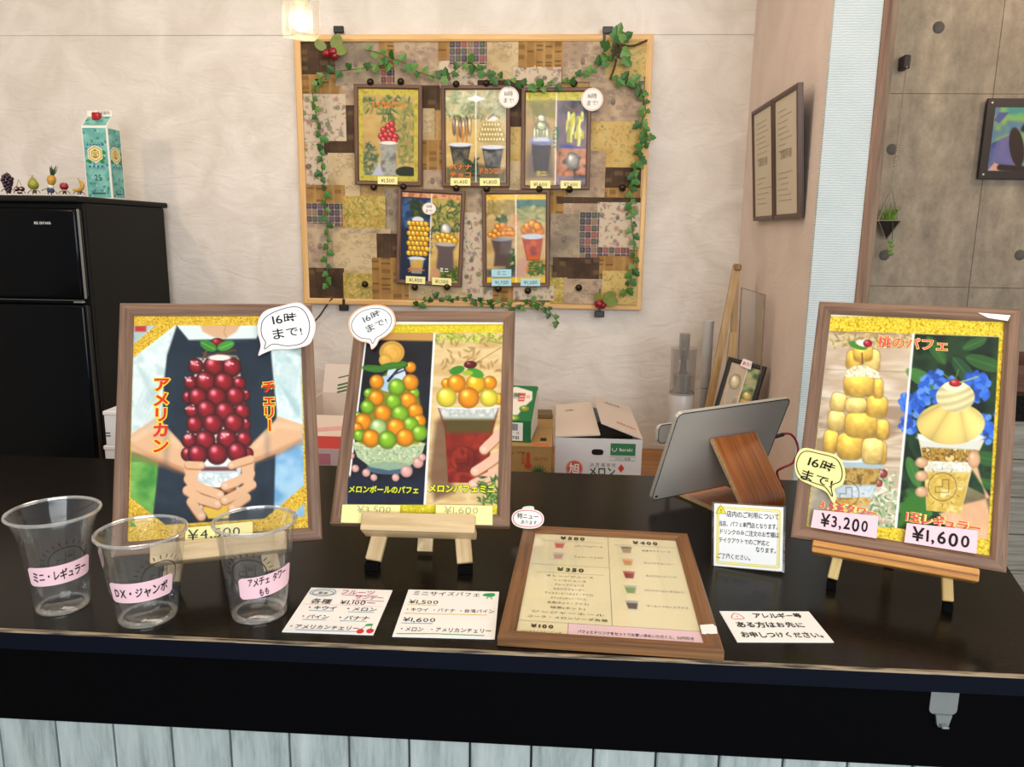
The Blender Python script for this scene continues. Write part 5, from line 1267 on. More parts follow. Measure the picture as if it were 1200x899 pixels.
while z < 0.70: ch.ball((0.0 + 0.02 * (z - .21), 0, z), 0.0042, 6, 4); z += 0.0105
ch.build('bead_chain', M_pw, hp)
MB().rbox((0.010, 0.03, 0.715), (0.028, 0.06, 0.055), 0.006, 2).build('ceiling_hook', plain('hook_brown', '2e221c', 0.5), hp)
# ------------------------------------------------------------------ three large framed menus on easels
class Big:
    def __init__(s, label, base, yaw, lean, roll, W, H, corners, zoom, res=(230, 322)):
        s.W, s.H, s.rw = W, H, 0.017
        s.rot = pose(yaw, lean, roll); s.base = Vector(base); s.yaw, s.lean = yaw, lean
        s.t = thing('menu_frame', label, 'picture frame', base, s.rot, 'large framed menus on easels')
        pic_frame(s.t, W, H, s.rw, 0.015, M_fr)
        x0, y0, k = zoom
        C = [((a - x0) * k, (b - y0) * k) for a, b in corners]           # the print's own drawing units
        iw, ih = W - 2 * s.rw, H - 2 * s.rw; s.iw, s.ih = iw, ih
        loc = [(-W / 2, H), (W / 2, H), (W / 2, 0), (-W / 2, 0)]
        Hm = homography([((x + iw / 2) / iw, (H - s.rw - z) / ih) for x, z in loc], C)
        s.inv = homography(C, loc); s.zoom = zoom
        s.p = Pic(iw, ih, res[0], res[1], H=Hm)
    def at(s, a, b): return hap(s.inv, a, b)
    def px(s, x, y): return s.at((x - s.zoom[0]) * s.zoom[2], (y - s.zoom[1]) * s.zoom[2])
    def done(s):
        s.p.c = np.clip((s.p.c - 0.5) * 1.06 + 0.475, 0, 1)
        s.p.build('menu_print', s.t, -s.iw / 2, s.H - s.rw, YP, M_print)
    def words(s, text, a, b, size, m, m_out=None, off=0.03, out=0.06, width=None, vertical=False, rot=0.0):
        x, z = s.at(a, b)
        if m_out: lettering(s.t, text, x, z, size, m_out, y=YT, off=off + out, width=(width + size * out * 2) if width else None, vertical=vertical, rot=rot, name='lettering_outline')
        lettering(s.t, text, x, z, size, m, y=YT - 0.0005, off=off, width=width, vertical=vertical, rot=rot)
def gold_band(p, poly, seed=3): p.noise(poly, ['a87a0c', 'd9ac1c', 'f0cf4a', 'c9981a', 'f6e07a'], 3.2, seed)
def logo(p, cx, cy, r, c='3a2a22', al=.8):
    p.ring(cx, cy, r, 2.2, c, None, al); p.line([(cx - r * .5, cy + r * .4), (cx - r * .5, cy), (cx, cy), (cx, cy - r * .5), (cx + r * .45, cy - r * .5), (cx + r * .45, cy + r * .4), (cx - r * .5, cy + r * .4)], 2, c, al)
    for k in range(12):
        a = k * math.pi / 6; p.line([(cx + r * 1.2 * math.cos(a), cy + r * 1.2 * math.sin(a)), (cx + r * 1.4 * math.cos(a), cy + r * 1.4 * math.sin(a))], 1.6, c, al)
SKIN, SKIN2 = 'e0b48e', 'c98f68'
def finger(p, pts, w, c=SKIN, sh='a86f4c'):
    p.line([(x, y + w * .12) for x, y in pts], w * 1.12, sh, .8); p.line(pts, w, c); x, y = pts[-1]; p.ell(x, y - w * .05, w * .28, w * .22, 'f0cfc0', 0, .7)

L = Big('large framed American cherry menu on the easel behind the plastic cups', (-0.4202, 0.8915, 1.0542), 21.26, 29.12, -1.16, 0.251, 0.3376,
        [(140, 355), (366, 355.5), (378, 632), (130, 652)], (120, 340, 2.997))
p = L.p; p.c[:] = hexc('9fb5b8')
p.noise(None, ['8fa8a8', 'c5d4d0', 'a9c0c0'], 90, 3); p.rect(60, 560, 210, 900, '5f9a4a', 14); p.noise([(60, 600), (190, 600), (190, 880), (60, 880)], ['3f8a3a', '7ab052', '9ac878'], 50, 4, al=.7)
p.rect(590, 500, 760, 860, '86b4d6', 20); p.noise([(600, 520), (760, 520), (760, 850), (600, 850)], ['6aa0cc', '9cc4de', 'b8d6e6'], 60, 6, al=.7); p.rect(110, 120, 150, 140, 'c23a30', 4)
# arms, shirt and apron of the person holding the glass (neck to hip only, as printed)
p.poly([(250, 110), (560, 110), (610, 190), (690, 230), (706, 470), (620, 450), (560, 300), (300, 300), (215, 430), (95, 530), (105, 230), (190, 160)], 'dfe9e6', 4)
p.noise([(105, 230), (240, 140), (225, 420), (95, 530)], ['b9cfcf', 'e6efec', 'd0e0de'], 40, 7, al=.7); p.noise([(600, 170), (700, 230), (706, 470), (612, 440)], ['b4d2d6', 'e2eeec', 'cfe0e0'], 40, 8, al=.7)
p.poly([(330, 85), (500, 85), (470, 140), (430, 165), (390, 160), (350, 140)], 'd9b08a', 4); p.line([(432, 120), (425, 145), (436, 160)], 2, 'b08a5a')
p.poly([(258, 120), (300, 170), (540, 165), (560, 130), (590, 190), (612, 420), (600, 860), (165, 870), (205, 560), (212, 330), (225, 220)], '20303f', 4)
p.noise([(225, 220), (590, 200), (600, 850), (170, 860)], ['1a2834', '2a3c4a', '1f2e3a'], 70, 9, al=.6)
p.poly([(100, 500), (190, 440), (300, 560), (350, 620), (290, 640), (200, 600), (96, 560)], SKIN, 4); p.poly([(705, 470), (620, 440), (520, 540), (470, 620), (540, 600), (640, 560), (705, 520)], SKIN, 4)
p.poly([(96, 540), (200, 585), (300, 640), (200, 610)], SKIN2, 8, .6)
for pts, wd, c, al in (([(105, 575), (220, 612), (300, 640)], 26, 'a86f4c', .45), ([(110, 520), (190, 470), (260, 540)], 22, 'f0cda8', .5), ([(700, 530), (600, 575), (530, 600)], 24, 'a86f4c', .4), ([(690, 480), (610, 470), (540, 545)], 20, 'f0cda8', .5)): p.line(pts, wd, c, al, 6)
for k in range(7): p.line([(120 + k * 12, 260 + k * 14), (150 + k * 9, 330 + k * 16), (112 + k * 8, 420 + k * 12)], 5, 'a9c0c2', .55, 7); p.line([(640 + k * 8, 220 + k * 10), (620 + k * 8, 320 + k * 14), (690, 400 + k * 6)], 5, 'a5c2c8', .5, 7)
for k in range(5): p.line([(240 + k * 80, 230), (225 + k * 88, 480), (210 + k * 95, 850)], 6, '0f1a24' if k % 2 else '33475a', .35, 16)
p.line([(258, 120), (300, 172), (420, 178), (540, 168), (565, 130)], 3, '3f5666', .8, 2)
# glass
p.poly([(322, 598), (490, 598), (470, 760), (430, 790), (370, 790), (340, 760)], 'c9d3d6', 2); p.ell(405, 600, 84, 14, 'eef0ee'); p.noise([(330, 640), (482, 640), (470, 700), (345, 700)], ['e8ecea', 'b9c8cc', 'f4f4f0'], 18, 5); p.rect(345, 618, 470, 632, '5f2a28', 3, .8); p.noise([(345, 690), (470, 690), (460, 770), (350, 770)], ['4a2622', '7a4a30', 'c9a04a'], 14, 6)
p.poly([(350, 760), (460, 745), (440, 800), (370, 800)], 'e0bc4a', 3)
# cherries and cream
p.poly([(330, 235), (475, 235), (520, 590), (285, 590)], 'e6dcd8', 6); p.noise([(330, 235), (475, 235), (520, 590), (285, 590)], ['d8c8c8', 'f0eae6', 'b89a98'], 16, 3, al=.8)
rows = [(265, [(328, 24), (450, 32), (385, 33)]), (318, [(310, 22), (480, 22), (358, 34), (428, 33)]), (366, [(300, 20), (500, 20), (330, 31), (467, 31), (397, 33)]), (418, [(310, 22), (488, 26), (360, 32), (430, 33)]),
        (468, [(500, 20), (322, 28), (458, 33), (388, 33)]), (520, [(303, 24), (494, 26), (360, 33), (435, 33)]), (568, [(296, 22), (512, 18), (332, 32), (468, 32), (400, 34)])]
q = random.Random(4)
for y, r_ in rows:
    for x, rr in r_:
        x += q.uniform(-4, 4); y_ = y + q.uniform(-5, 5); rr *= 1.1; p.ell(x, y_ + 2, rr + 2, rr + 2, '3a0a10', 0, .7); p.ball(x, y_, rr, '9a1828', hi=.5, edge=.40)
        if q.random() < .4:
            for k in range(8): p.ell(x - 6 + q.uniform(-14, 14), y - 12 + q.uniform(-8, 8), 3.5, 2.5, 'f0d8d8', q.random(), .75)
for y, r_ in rows[2:5]:
    pass
p.line([(350, 215), (372, 225), (465, 205)], 9, '5a4030'); p.line([(365, 205), (350, 240)], 7, '6f5540'); p.line([(400, 222), (470, 228)], 8, '8a7058'); p.ell(410, 232, 40, 10, 'e8e2dc')
p.ball(402, 178, 24, '8a1624', 16); p.ell(370, 190, 32, 17, '3f8a34', .45); p.ell(432, 190, 32, 16, '4a9a3c', -.35); p.line([(345, 178), (392, 202)], 2, '8fc878'); p.line([(410, 200), (455, 182)], 2, '8fc878')
# hands
for pts in ([(300, 660), (340, 690), (410, 716)], [(296, 700), (340, 730), (402, 748)], [(310, 740), (330, 770), (345, 790)]): finger(p, pts, 32)
p.poly([(285, 620), (350, 600), (330, 660), (325, 720), (296, 700)], SKIN, 4); finger(p, [(300, 610), (345, 612)], 26)
for pts in ([(520, 640), (470, 670), (430, 685)], [(525, 680), (470, 715), (428, 735)], [(505, 725), (470, 750), (455, 762)]): finger(p, pts, 30)
p.poly([(535, 590), (480, 600), (490, 650), (500, 720), (530, 680)], SKIN, 4); finger(p, [(520, 590), (470, 605), (452, 612)], 26)
# gold borders and corner ribbons
gold_band(p, [(60, 60), (760, 60), (760, 118), (60, 118)]); gold_band(p, [(60, 830), (760, 790), (780, 900), (60, 960)]); gold_band(p, [(60, 60), (104, 60), (92, 930), (60, 930)]); gold_band(p, [(698, 60), (780, 60), (780, 860), (712, 860)])
gold_band(p, [(100, 190), (205, 100), (275, 100), (100, 236)], 5); gold_band(p, [(92, 722), (240, 838), (190, 880), (86, 800)], 6); gold_band(p, [(718, 676), (716, 742), (600, 850), (535, 830)], 7)
L.done()
M_rt, M_yo = ink('poster_red', 'd8331f'), ink('poster_yellow', 'f4dc3a')
L.words('アメリカン', 203, 440, 0.0210, M_rt, M_yo, 0.036, 0.06, vertical=True); L.words('チェリー', 586, 410, 0.0185, M_rt, M_yo, 0.036, 0.06, vertical=True)
for o in L.t.children:
    pass

C_ = Big('large framed melon ball parfait menu on the easel in the middle of the counter', (-0.180, 0.968, 1.064), 0.86, 35.93, 0.79, 0.243, 0.333,
         [(419, 362), (602.6, 364.5), (596.8, 616), (385.8, 614.5)], (380, 350, 3.1))
p = C_.p; p.c[:] = hexc('f2f0ea')
lp = [(158, 112), (398, 112), (362, 745), (80, 745)]; rp = [(405, 115), (650, 115), (632, 745), (368, 745)]
p.poly(lp, '141a26'); p.noise(lp, ['0d1119', '1a2130', '222a38'], 60, 4, al=.7); p.poly([(158, 112), (398, 112), (396, 146), (152, 140)], 'c99a58', 4); p.poly([(80, 640), (250, 660), (362, 640), (362, 745), (76, 745)], '1c2740', 6)
p.poly(rp, 'd8bc88'); p.noise(rp, ['c9a870', 'e4cc9c', 'd2b27c'], 40, 8, sx=3, al=.9); foliage(p, 405, 118, 648, 150, 3, 90, ('b8c050', 'd8d878', '8a9a3a'), 10)
for i in range(40):
    g = random.Random(i); p.ell(g.uniform(405, 645), g.uniform(135, 260), 13, 4.5, '9a7a4a', g.uniform(0, 3.1), .55)
p.line([(640, 170), (560, 220), (470, 250)], 3, '8a6a40', .7)
# melon bowl
p.poly([(100, 520), (366, 520), (350, 570), (300, 608), (235, 618), (165, 605), (118, 570)], '9fb58c', 3); p.noise([(100, 520), (366, 520), (350, 570), (300, 608), (235, 618), (165, 605), (118, 570)], ['7f9c7a', 'c9d4ae', 'a8bc94', 'e0e2c4'], 7, 5, al=.85); p.ell(232, 520, 132, 13, 'd8e0b0'); p.ell(236, 612, 86, 22, '7fa6c0', 0, .55); p.ell(236, 600, 80, 14, '93ab88', 0, .7)
for c, r_ in (((150, 628), 15), ((178, 645), 13), ((110, 612), 14), ((96, 565), 12), ((258, 645), 14), ((298, 622), 22), ((340, 590), 20), ((355, 570), 14)): p.ball(c[0], c[1], r_, 'e6b0a8', hi=.15, edge=.75)
p.poly([(190, 290), (250, 240), (330, 290), (372, 480), (340, 522), (130, 522), (100, 470), (130, 420), (150, 340)], '8f8a24', 6); p.ell(262, 270, 34, 40, 'cddbe6'); p.ell(235, 300, 40, 30, 'aec8e0')
OR, GR, PG, YO, YE = 'f09a1e', '8cbf34', 'b4d28a', 'f2b72a', 'ead84a'
for x, y, c, r_ in ((190, 293, OR, 24), (326, 335, GR, 18), (160, 335, GR, 16), (313, 295, OR, 27), (263, 312, GR, 28), (188, 352, OR, 26), (305, 362, OR, 28), (250, 365, GR, 26), (155, 385, GR, 23), (120, 418, GR, 14), (330, 400, OR, 26), (212, 408, OR, 29), (275, 410, GR, 29), (345, 436, OR, 22), (140, 440, OR, 29), (313, 450, GR, 27), (118, 462, OR, 18), (195, 460, PG, 29), (260, 460, OR, 31), (125, 490, GR, 20), (345, 480, GR, 27), (168, 500, OR, 30), (293, 497, OR, 30), (228, 505, GR, 30), (314, 240, OR, 18)):
    p.ell(x, y + 2, r_ * 1.1 + 1.5, r_ * 1.1 + 1.5, '4a5a14', 0, .5); p.ball(x, y, r_ * 1.1, c, hi=.30, edge=.66)
p.line([(232, 290), (268, 248), (300, 232)], 9, '26201c'); p.line([(250, 268), (290, 252)], 6, '3f4a78')
p.ball(246, 186, 46, 'e6b354', 42, hi=.1, edge=.85); p.ring(246, 186, 36, 2, 'c08a34', 33, .8); p.ring(246, 192, 22, 2, 'c08a34', 20, .6); p.ball(222, 214, 24, 'e6b354', 22, hi=.1, edge=.85)
for x, y, rx, a in ((180, 245, 44, .1), (240, 236, 40, -.15), (275, 232, 26, -.3)): p.ell(x, y, rx, 13, '3f7a2c', a); p.line([(x - rx, y), (x + rx, y)], 1.5, '7aa858', .6)
# drink
p.poly([(405, 440), (450, 400), (470, 700), (400, 730), (380, 640)], '6a4a3a', 10, .75)
p.poly([(412, 388), (634, 388), (612, 470), (588, 662), (450, 662), (440, 470)], '8a2a1e'); p.noise([(436, 440), (616, 440), (588, 662), (450, 662)], ['6a1814', '8a2a1e', 'a83a28', '7a1e16'], 50, 4, al=.8); p.poly([(424, 400), (624, 400), (606, 480), (442, 480)], '5a5228', 10, .95); p.poly([(414, 384), (634, 384), (616, 430), (432, 430)], 'cfd6d8', 6, .85); p.noise([(416, 386), (632, 386), (616, 420), (430, 420)], ['dfe4e0', 'a8b4ac', 'f0f0ea'], 16, 3, al=.6); p.ell(523, 384, 112, 10, 'e6ebec'); p.ell(523, 382, 100, 7, 'd8c890')
logo(p, 503, 575, 46, '2a1410', .7)
for x, y, c, r_ in ((600, 298, OR, 26), (445, 300, OR, 20), (480, 300, OR, 34), (550, 302, YO, 36), (632, 356, YO, 22), (444, 350, YE, 37), (597, 352, YE, 33), (524, 352, OR, 39)): p.ball(x, y, r_, c, hi=.35, edge=.68)
p.ell(482, 252, 28, 15, '3f8a34', -.3); p.ell(548, 262, 32, 16, '4a9838', .35); p.ell(520, 262, 20, 9, 'a8b83a'); p.ball(530, 232, 23, '6a1620', 14)
for pts in ([(640, 480), (600, 520), (580, 540)], [(636, 560), (580, 600), (548, 620)], [(632, 620), (580, 648), (540, 668)]):
    finger(p, pts, 34, 'e2b8a0')
foliage(p, 560, 640, 636, 740, 3, 90, ('3f7030', '6a9a44', '2a4f24'), 9)
p.rect(395, 115, 403, 116, 'f4f2ec'); p.poly([(397, 112), (404, 112), (368, 745), (360, 745)], 'f6f4ee')
gold_band(p, [(140, 84), (660, 86), (655, 116), (140, 114)]); p.noise([(140, 84), (660, 86), (655, 116), (140, 114)], ['c9b80c', 'e6dc2a', 'f0ea5a'], 4, 7, al=.7); p.noise([(70, 745), (650, 745), (640, 790), (60, 790)], ['b8a80c', 'e0d428', 'c9bc1c', 'f0e85a'], 5, 6)
p.rect(160, 88, 640, 90, '8a8a3a', al=.6)
C_.done()
M_yg, M_dk = ink('poster_lime', 'd8e02a'), ink('poster_dark', '2a3014')
C_.words('メロンボールのパフェ', 215, 691, 0.0112, M_yg, M_dk, 0.03, 0.05, width=0.097); C_.words('メロンパフェミニ', 500, 686, 0.0122, M_yg, M_dk, 0.04, 0.05, width=0.092)

K = Big('large framed peach parfait menu on the easel at the right end of the counter', (0.425, 0.930, 1.063), -23.17, 26.03, 0.64, 0.242, 0.334,
        [(961, 353), (1197.3, 361.6), (1180.3, 671.8), (926.8, 629.4)], (920, 340, 2.643))
p = K.p; p.c[:] = hexc('c9b79c')
lp = [(130, 118), (400, 128), (345, 740), (60, 730)]; rp = [(400, 130), (672, 140), (632, 780), (345, 740)]
p.noise(lp, ['a8907a', 'd8c8b0', 'c2ac94', 'e0d4c2'], 40, 3, sx=5); foliage(p, 140, 125, 395, 170, 4, 90, ('b89a58', 'd8c890', '9a8448'), 9)
for y in (240, 330, 430, 540, 640): p.line([(110, y), (390, y + 8)], 2, '8a7460', .6)
p.poly([(120, 560), (60, 730), (200, 735), (210, 600)], '9a9486', 8, .7); foliage(p, 262, 560, 345, 735, 6, 150, ('8ab07a', 'd8e0c8', '5f8a52', 'eef0e4'), 8); p.ball(305, 565, 14, 'a84a48'); p.ball(292, 595, 12, 'b85a50')
PE, PE2 = 'e6bc58', 'f0d080'
p.poly([(118, 500), (314, 520), (285, 600), (262, 660), (160, 660), (150, 590)], 'aebfc8'); p.noise([(140, 545), (300, 550), (285, 600), (155, 600)], ['9a7a3a', 'c9a860', '7a6030'], 18, 4); p.noise([(155, 600), (280, 605), (270, 640), (160, 640)], ['e0e4e6', 'b9c8d0', 'd0d8dc'], 18, 5); p.noise([(158, 640), (266, 640), (262, 665), (160, 665)], ['b88a40', 'd8b870'], 12, 5)
p.ell(216, 512, 98, 18, 'e0e8ea'); logo(p, 190, 628, 40, '3a3a3a', .7)
def slab(cx, cy, w, h, c, rot=0.0):
    p.poly([(cx + (x * math.cos(rot) - y * math.sin(rot)), cy + (x * math.sin(rot) + y * math.cos(rot))) for x, y in blob(0, 0, w / 2 + 2, h / 2 + 2, 28, p=3.6)], '8f6a24', 3, .7)
    m, a, b, qd = p.m_ell(cx, cy, w / 2, h / 2, rot); k = np.clip(0.5 - p.sd_poly([(cx + (x * math.cos(rot) - y * math.sin(rot)), cy + (x * math.sin(rot) + y * math.cos(rot))) for x, y in blob(0, 0, w / 2, h / 2, 28, p=3.6)]) / (2 * p.e), 0, 1)
    sh = (1.06 - .24 * (b + .2) - .18 * np.abs(a) ** 2 + .22 * np.exp(-((a + .2) ** 2 + (b + .45) ** 2) / .12) + .22 * (fbm(p.X / 14, p.Y / 14, int(cx)) - .5))[..., None]
    p.over(np.clip(np.array(hexc(c)) * sh, 0, 1), k)
for cx, cy, w_, h_, c, a in ((142, 466, 44, 74, PE, .1), (300, 500, 30, 70, PE, 0), (202, 480, 80, 84, PE, .03), (272, 494, 66, 80, PE2, .05), (160, 400, 52, 62, PE2, .1), (303, 428, 40, 62, PE, 0), (236, 414, 98, 78, PE, .05), (166, 342, 46, 56, PE2, .2), (285, 356, 66, 66, PE, .1), (221, 352, 66, 46, PE2, .02), (290, 300, 30, 60, PE, 0), (230, 290, 92, 70, PE, .03), (216, 212, 48, 62, PE, .1), (268, 214, 54, 72, PE2, .05), (243, 190, 60, 50, PE, 0)): slab(cx, cy, w_, h_, c, a)
p.noise([(185, 248), (215, 230), (250, 226), (290, 248), (296, 268), (240, 262), (190, 264)], ['e0d8b8', 'f6f2e0', 'cfc498'], 9, 3); p.line([(240, 190), (242, 222)], 4, '7a4a28')
p.ell(228, 166, 30, 12, '4f8a3c', .3); p.ell(246, 160, 26, 10, 'e6e6da', .2); p.ball(258, 160, 14, 'b8283a', 12)
# right photo
p.noise(rp, ['12281a', '2a4a28', '1c3826', '0f1f18'], 60, 6)
for x, y, rx, a in ((560, 250, 60, .9), (620, 220, 60, .3), (430, 270, 60, .5), (640, 520, 60, .2), (400, 560, 50, 1.2), (640, 600, 40, .4), (400, 680, 60, .2), (590, 160, 40, -.4), (470, 180, 50, 1.), (420, 640, 50, .5)): p.ell(x, y, rx, rx * .38, g_ if (g_ := random.Random(int(x)).choice(['3a6a34', '4f8a40', '2f5a38'])) else '', a, .85); p.line([(x - rx * math.cos(a), y - rx * math.sin(a)), (x + rx * math.cos(a), y + rx * math.sin(a))], 2, '7aa860', .5)
p.poly([(370, 640), (440, 600), (450, 720), (345, 735)], '3f7a2c', 8)
def hydrangea(cx, cy, r_, n, seed):
    g = random.Random(seed)
    for i in range(n):
        a, d = g.uniform(0, 6.28), r_ * math.sqrt(g.random()); p.ell(cx + d * math.cos(a), cy + d * math.sin(a), 12, 9, g.choice(['2f62c8', '4a82e0', '2a50a8', '6a9cf0', '3a70d8']), g.uniform(0, 3.1), .9)
hydrangea(400, 345, 40, 50, 1); hydrangea(475, 300, 55, 70, 2); hydrangea(590, 295, 45, 60, 3); hydrangea(645, 420, 48, 60, 4); hydrangea(385, 410, 24, 24, 5)
p.poly([(640, 640), (560, 520), (590, 505), (612, 590), (640, 700), (630, 790), (520, 770), (480, 690), (560, 660)], SKIN, 4); p.noise([(560, 600), (640, 640), (630, 780), (500, 740)], ['d8a880', 'eac8a4'], 40, 3, al=.5)
p.poly([(412, 440), (620, 460), (585, 540), (548, 690), (440, 680), (432, 540)], 'd8c48a'); p.noise([(425, 480), (606, 490), (590, 530), (430, 525)], ['8a6a2a', 'c9a24a', '6a4a20', 'e0c880'], 14, 4); p.noise([(430, 525), (585, 530), (575, 560), (436, 556)], ['e8e6da', 'd0ccb8', 'f4f2ea'], 16, 5); p.noise([(436, 560), (572, 565), (548, 690), (442, 680)], ['e0c46a', 'c9a84a', 'f0dc98'], 26, 6); p.poly([(412, 442), (620, 462), (604, 492), (424, 482)], 'd8dfe0', 4, .8); p.ell(516, 452, 106, 15, 'e6ebe8')
logo(p, 490, 606, 44, '3a2c20', .75)
for y in (530, 572, 622): p.ball(425, y, 20, 'e2b48c', 17, hi=.15, edge=.75)
p.ball(588, 520, 20, 'e2b48c', 28, hi=.12, edge=.8)
m, a, b, qd = p.m_ell(516, 408, 106, 66)
fan = np.abs(np.sin(np.arctan2(b + 1.3, a - .2) * 6.5)) ** .6; p.over(np.clip(np.array(hexc('f2d680')) * (0.84 + .17 * fan - .1 * qd ** 3)[..., None] + (0.10 * np.clip(a, 0, 1))[..., None], 0, 1), m)
m, a, b, qd = p.m_ell(530, 325, 60, 48); p.over(np.clip(np.array(hexc('f4e6b0')) * (0.93 + .07 * np.sin((b * 1.4 + a * .5 + .3 * a * a) * 9) - .06 * qd)[..., None], 0, 1), m); p.ell(528, 292, 36, 16, 'f8eec8')
p.ball(530, 282, 20, 'c23038', 12); p.line([(520, 275), (495, 255)], 3, '6a8a3a'); p.line([(545, 280), (600, 262)], 4, 'a8b870'); p.line([(530, 270), (540, 240)], 3, '6a8a3a')
p.poly([(397, 128), (404, 128), (348, 742), (340, 740)], 'f4f2ec')
p.noise([(120, 60), (700, 80), (700, 138), (120, 120)], ['b8940c', 'e6c82a', 'f4e460', 'd0ac1c'], 5, 3); p.noise([(50, 728), (345, 735), (640, 772), (640, 850), (50, 770)], ['b8940c', 'e6c82a', 'f4e460', 'd0ac1c'], 5, 4); p.noise([(668, 95), (700, 95), (660, 850), (628, 850)], ['b8940c', 'e6c82a', 'f0dc50'], 5, 5); p.noise([(120, 75), (140, 75), (70, 740), (50, 740)], ['b8a040', 'e0d080'], 5, 6); p.rect(130, 70, 720, 76, 'f4f2e8')
K.done()
M_pr, M_py = ink('poster_coral', 'e8545a'), ink('poster_pale_yellow', 'f4e47a')
K.words('桃のパフェ', 398, 161, 0.0175, M_pr, M_py, 0.012, 0.045, width=0.083); K.words('3.5玉タワー', 196, 676, 0.0125, M_pr, M_py, 0.022, 0.05, width=0.068, rot=-.03); K.words('1玉レギュラー', 490, 718, 0.0135, M_pr, M_py, 0.028, 0.05, width=0.082, rot=-.03)

# speech bubbles and price cards stuck on the big frames
def bubble(B, outer, inner, paper, rim, text, tx, ty, size, rot, y=-0.0008, width=None, m=BLACK, off=0.01):
    o = card(B.t, [B.px(*q_) for q_ in outer], paper, y - 0.0008, y, 'speech_bubble'); o['label'] = 'paper speech bubble'
    if rim: card(o, [B.px(*q_) for q_ in rim[0]], rim[1], y - 0.0012, y - 0.0008, 'bubble_inner')
    ringpoly(o, [B.px(*q_) for q_ in inner], 0.0011, m, y - 0.0015)
    a, b = B.px(tx, ty)
    lettering(o, text, a, b, size, m, y=y - 0.0015, jit=.13, rot=rot, width=width, off=off, seed=5)
def zl(pts, x0, y0, k): return [(x0 + a / k, y0 + b / k) for a, b in pts]
def inset(pts, f, c=None):
    cx = sum(q_[0] for q_ in pts) / len(pts); cy = sum(q_[1] for q_ in pts) / len(pts); return [(cx + (x - cx) * f, cy + (y - cy) * f) for x, y in pts]
def rounded(pts, n=4):
    """Catmull-Rom loop"""
    out = []; N_ = len(pts)
    for i in range(N_):
        a, b, c, d = (Vector(pts[(i + k) % N_]) for k in (-1, 0, 1, 2))
        for k in range(n):
            t = k / n; out.append(tuple(0.5 * ((2 * b) + (c - a) * t + (2 * a - 5 * b + 4 * c - d) * t * t + (3 * b - a - 3 * c + d) * t ** 3)))
    return out
M_bw, M_bo, M_by, M_bpk = plain('bubble_white', 'f3f1ee', 0.6), plain('bubble_orange', 'e6b48e', 0.6), plain('bubble_yellow', 'f2ea9a', 0.6), plain('bubble_pinkrim', 'ecd4d2', 0.6)
ob = rounded(zl([(75, 280), (82, 190), (135, 122), (250, 88), (370, 62), (440, 95), (490, 165), (508, 235), (490, 320), (450, 378), (330, 408), (200, 412), (120, 440), (80, 455), (98, 380)], 290, 345, 6.316))
ib = rounded(zl([(102, 270), (112, 205), (160, 155), (260, 112), (360, 95), (420, 125), (455, 190), (462, 260), (440, 330), (390, 372), (290, 385), (190, 372), (128, 410), (135, 360), (112, 320)], 290, 345, 6.316))
bubble(L, ob, ib, M_bpk, (inset(ob, .955), M_bw), '16時\nまで!', 335, 382.5, 0.0165, 0.13, width=0.040)
ob = rounded(zl([(755, 225), (770, 160), (830, 105), (920, 78), (1010, 80), (1080, 120), (1105, 190), (1085, 260), (1030, 310), (985, 335), (960, 380), (925, 405), (908, 362), (840, 345), (780, 300)], 290, 345, 6.316))
ib = rounded(zl([(778, 230), (800, 175), (850, 130), (930, 105), (1010, 112), (1060, 150), (1075, 200), (1050, 255), (1000, 300), (960, 322), (935, 365), (915, 332), (850, 322), (800, 285)], 290, 345, 6.316))
bubble(C_, ob, ib, M_bo, (inset(ob, .94), M_bw), '16時\nまで!', 439.5, 376, 0.0135, 0.5, width=0.034, m=ink('bubble_grey', '4a5a64'))
ob = rounded(zl([(32, 530), (55, 490), (110, 498), (165, 515), (187, 560), (180, 600), (155, 615), (160, 640), (150, 660), (128, 625), (85, 605), (42, 580)], 920, 340, 2.643))
ib = rounded(zl([(38, 535), (60, 500), (110, 507), (160, 523), (178, 560), (172, 592), (145, 606), (148, 640), (125, 610), (85, 595), (48, 573)], 920, 340, 2.643))
bubble(K, ob, ib, M_by, None, '16時\nまで!', 960, 553, 0.0150, -0.22, width=0.040)
def price(B, pts, mat, text, size, m=BLACK, off=0.012, width=None, rot=0.0, dx=0, y=-0.0006, dz=0.0):
    q_ = [B.px(*c) for c in pts]; o = card(B.t, q_, mat, y - 0.0007, y, 'price_card')
    a = sum(v[0] for v in q_) / len(q_) + dx; b = sum(v[1] for v in q_) / len(q_) + dz
    lettering(o, text, a, b, size, m, y=y - 0.0011, jit=.10, off=off, width=width, rot=rot, seed=8); return o
price(L, [(217.6, 618.7), (295.9, 611.3), (296.4, 630), (216.7, 637)], M_yel, '¥4,500', 0.017, off=0.0, width=0.062, dx=-0.006, m=ink('pencil', '3c3a34'))
c1 = [(380 + a / 3.1, 350 + b / 3.1) for a, b in ((66, 752), (278, 752), (276, 822), (60, 818))]; c2 = [(380 + a / 3.1, 350 + b / 3.1) for a, b in ((408, 750), (612, 752), (612, 822), (405, 820))]
price(C_, c1, M_yel, '¥3,500', 0.013, m=ink('faint_pencil', 'aaa57c'), off=0.0, width=0.046, dx=0.004, dz=.0065); price(C_, c2, M_yel, '¥1,600', 0.013, m=ink('faint_pencil', 'aaa57c'), off=0.0, width=0.046, dx=-0.004, dz=.0065)
c1 = [(920 + a / 2.643, 340 + b / 2.643) for a, b in ((90, 680), (290, 700), (284, 770), (80, 735))]; c2 = [(920 + a / 2.643, 340 + b / 2.643) for a, b in ((378, 722), (598, 745), (594, 818), (370, 782))]
price(K, c1, M_pnk, '¥3,200', 0.0215, off=0.02, width=0.056); price(K, c2, M_pnk, '¥1,600', 0.0215, off=0.02, width=0.062)
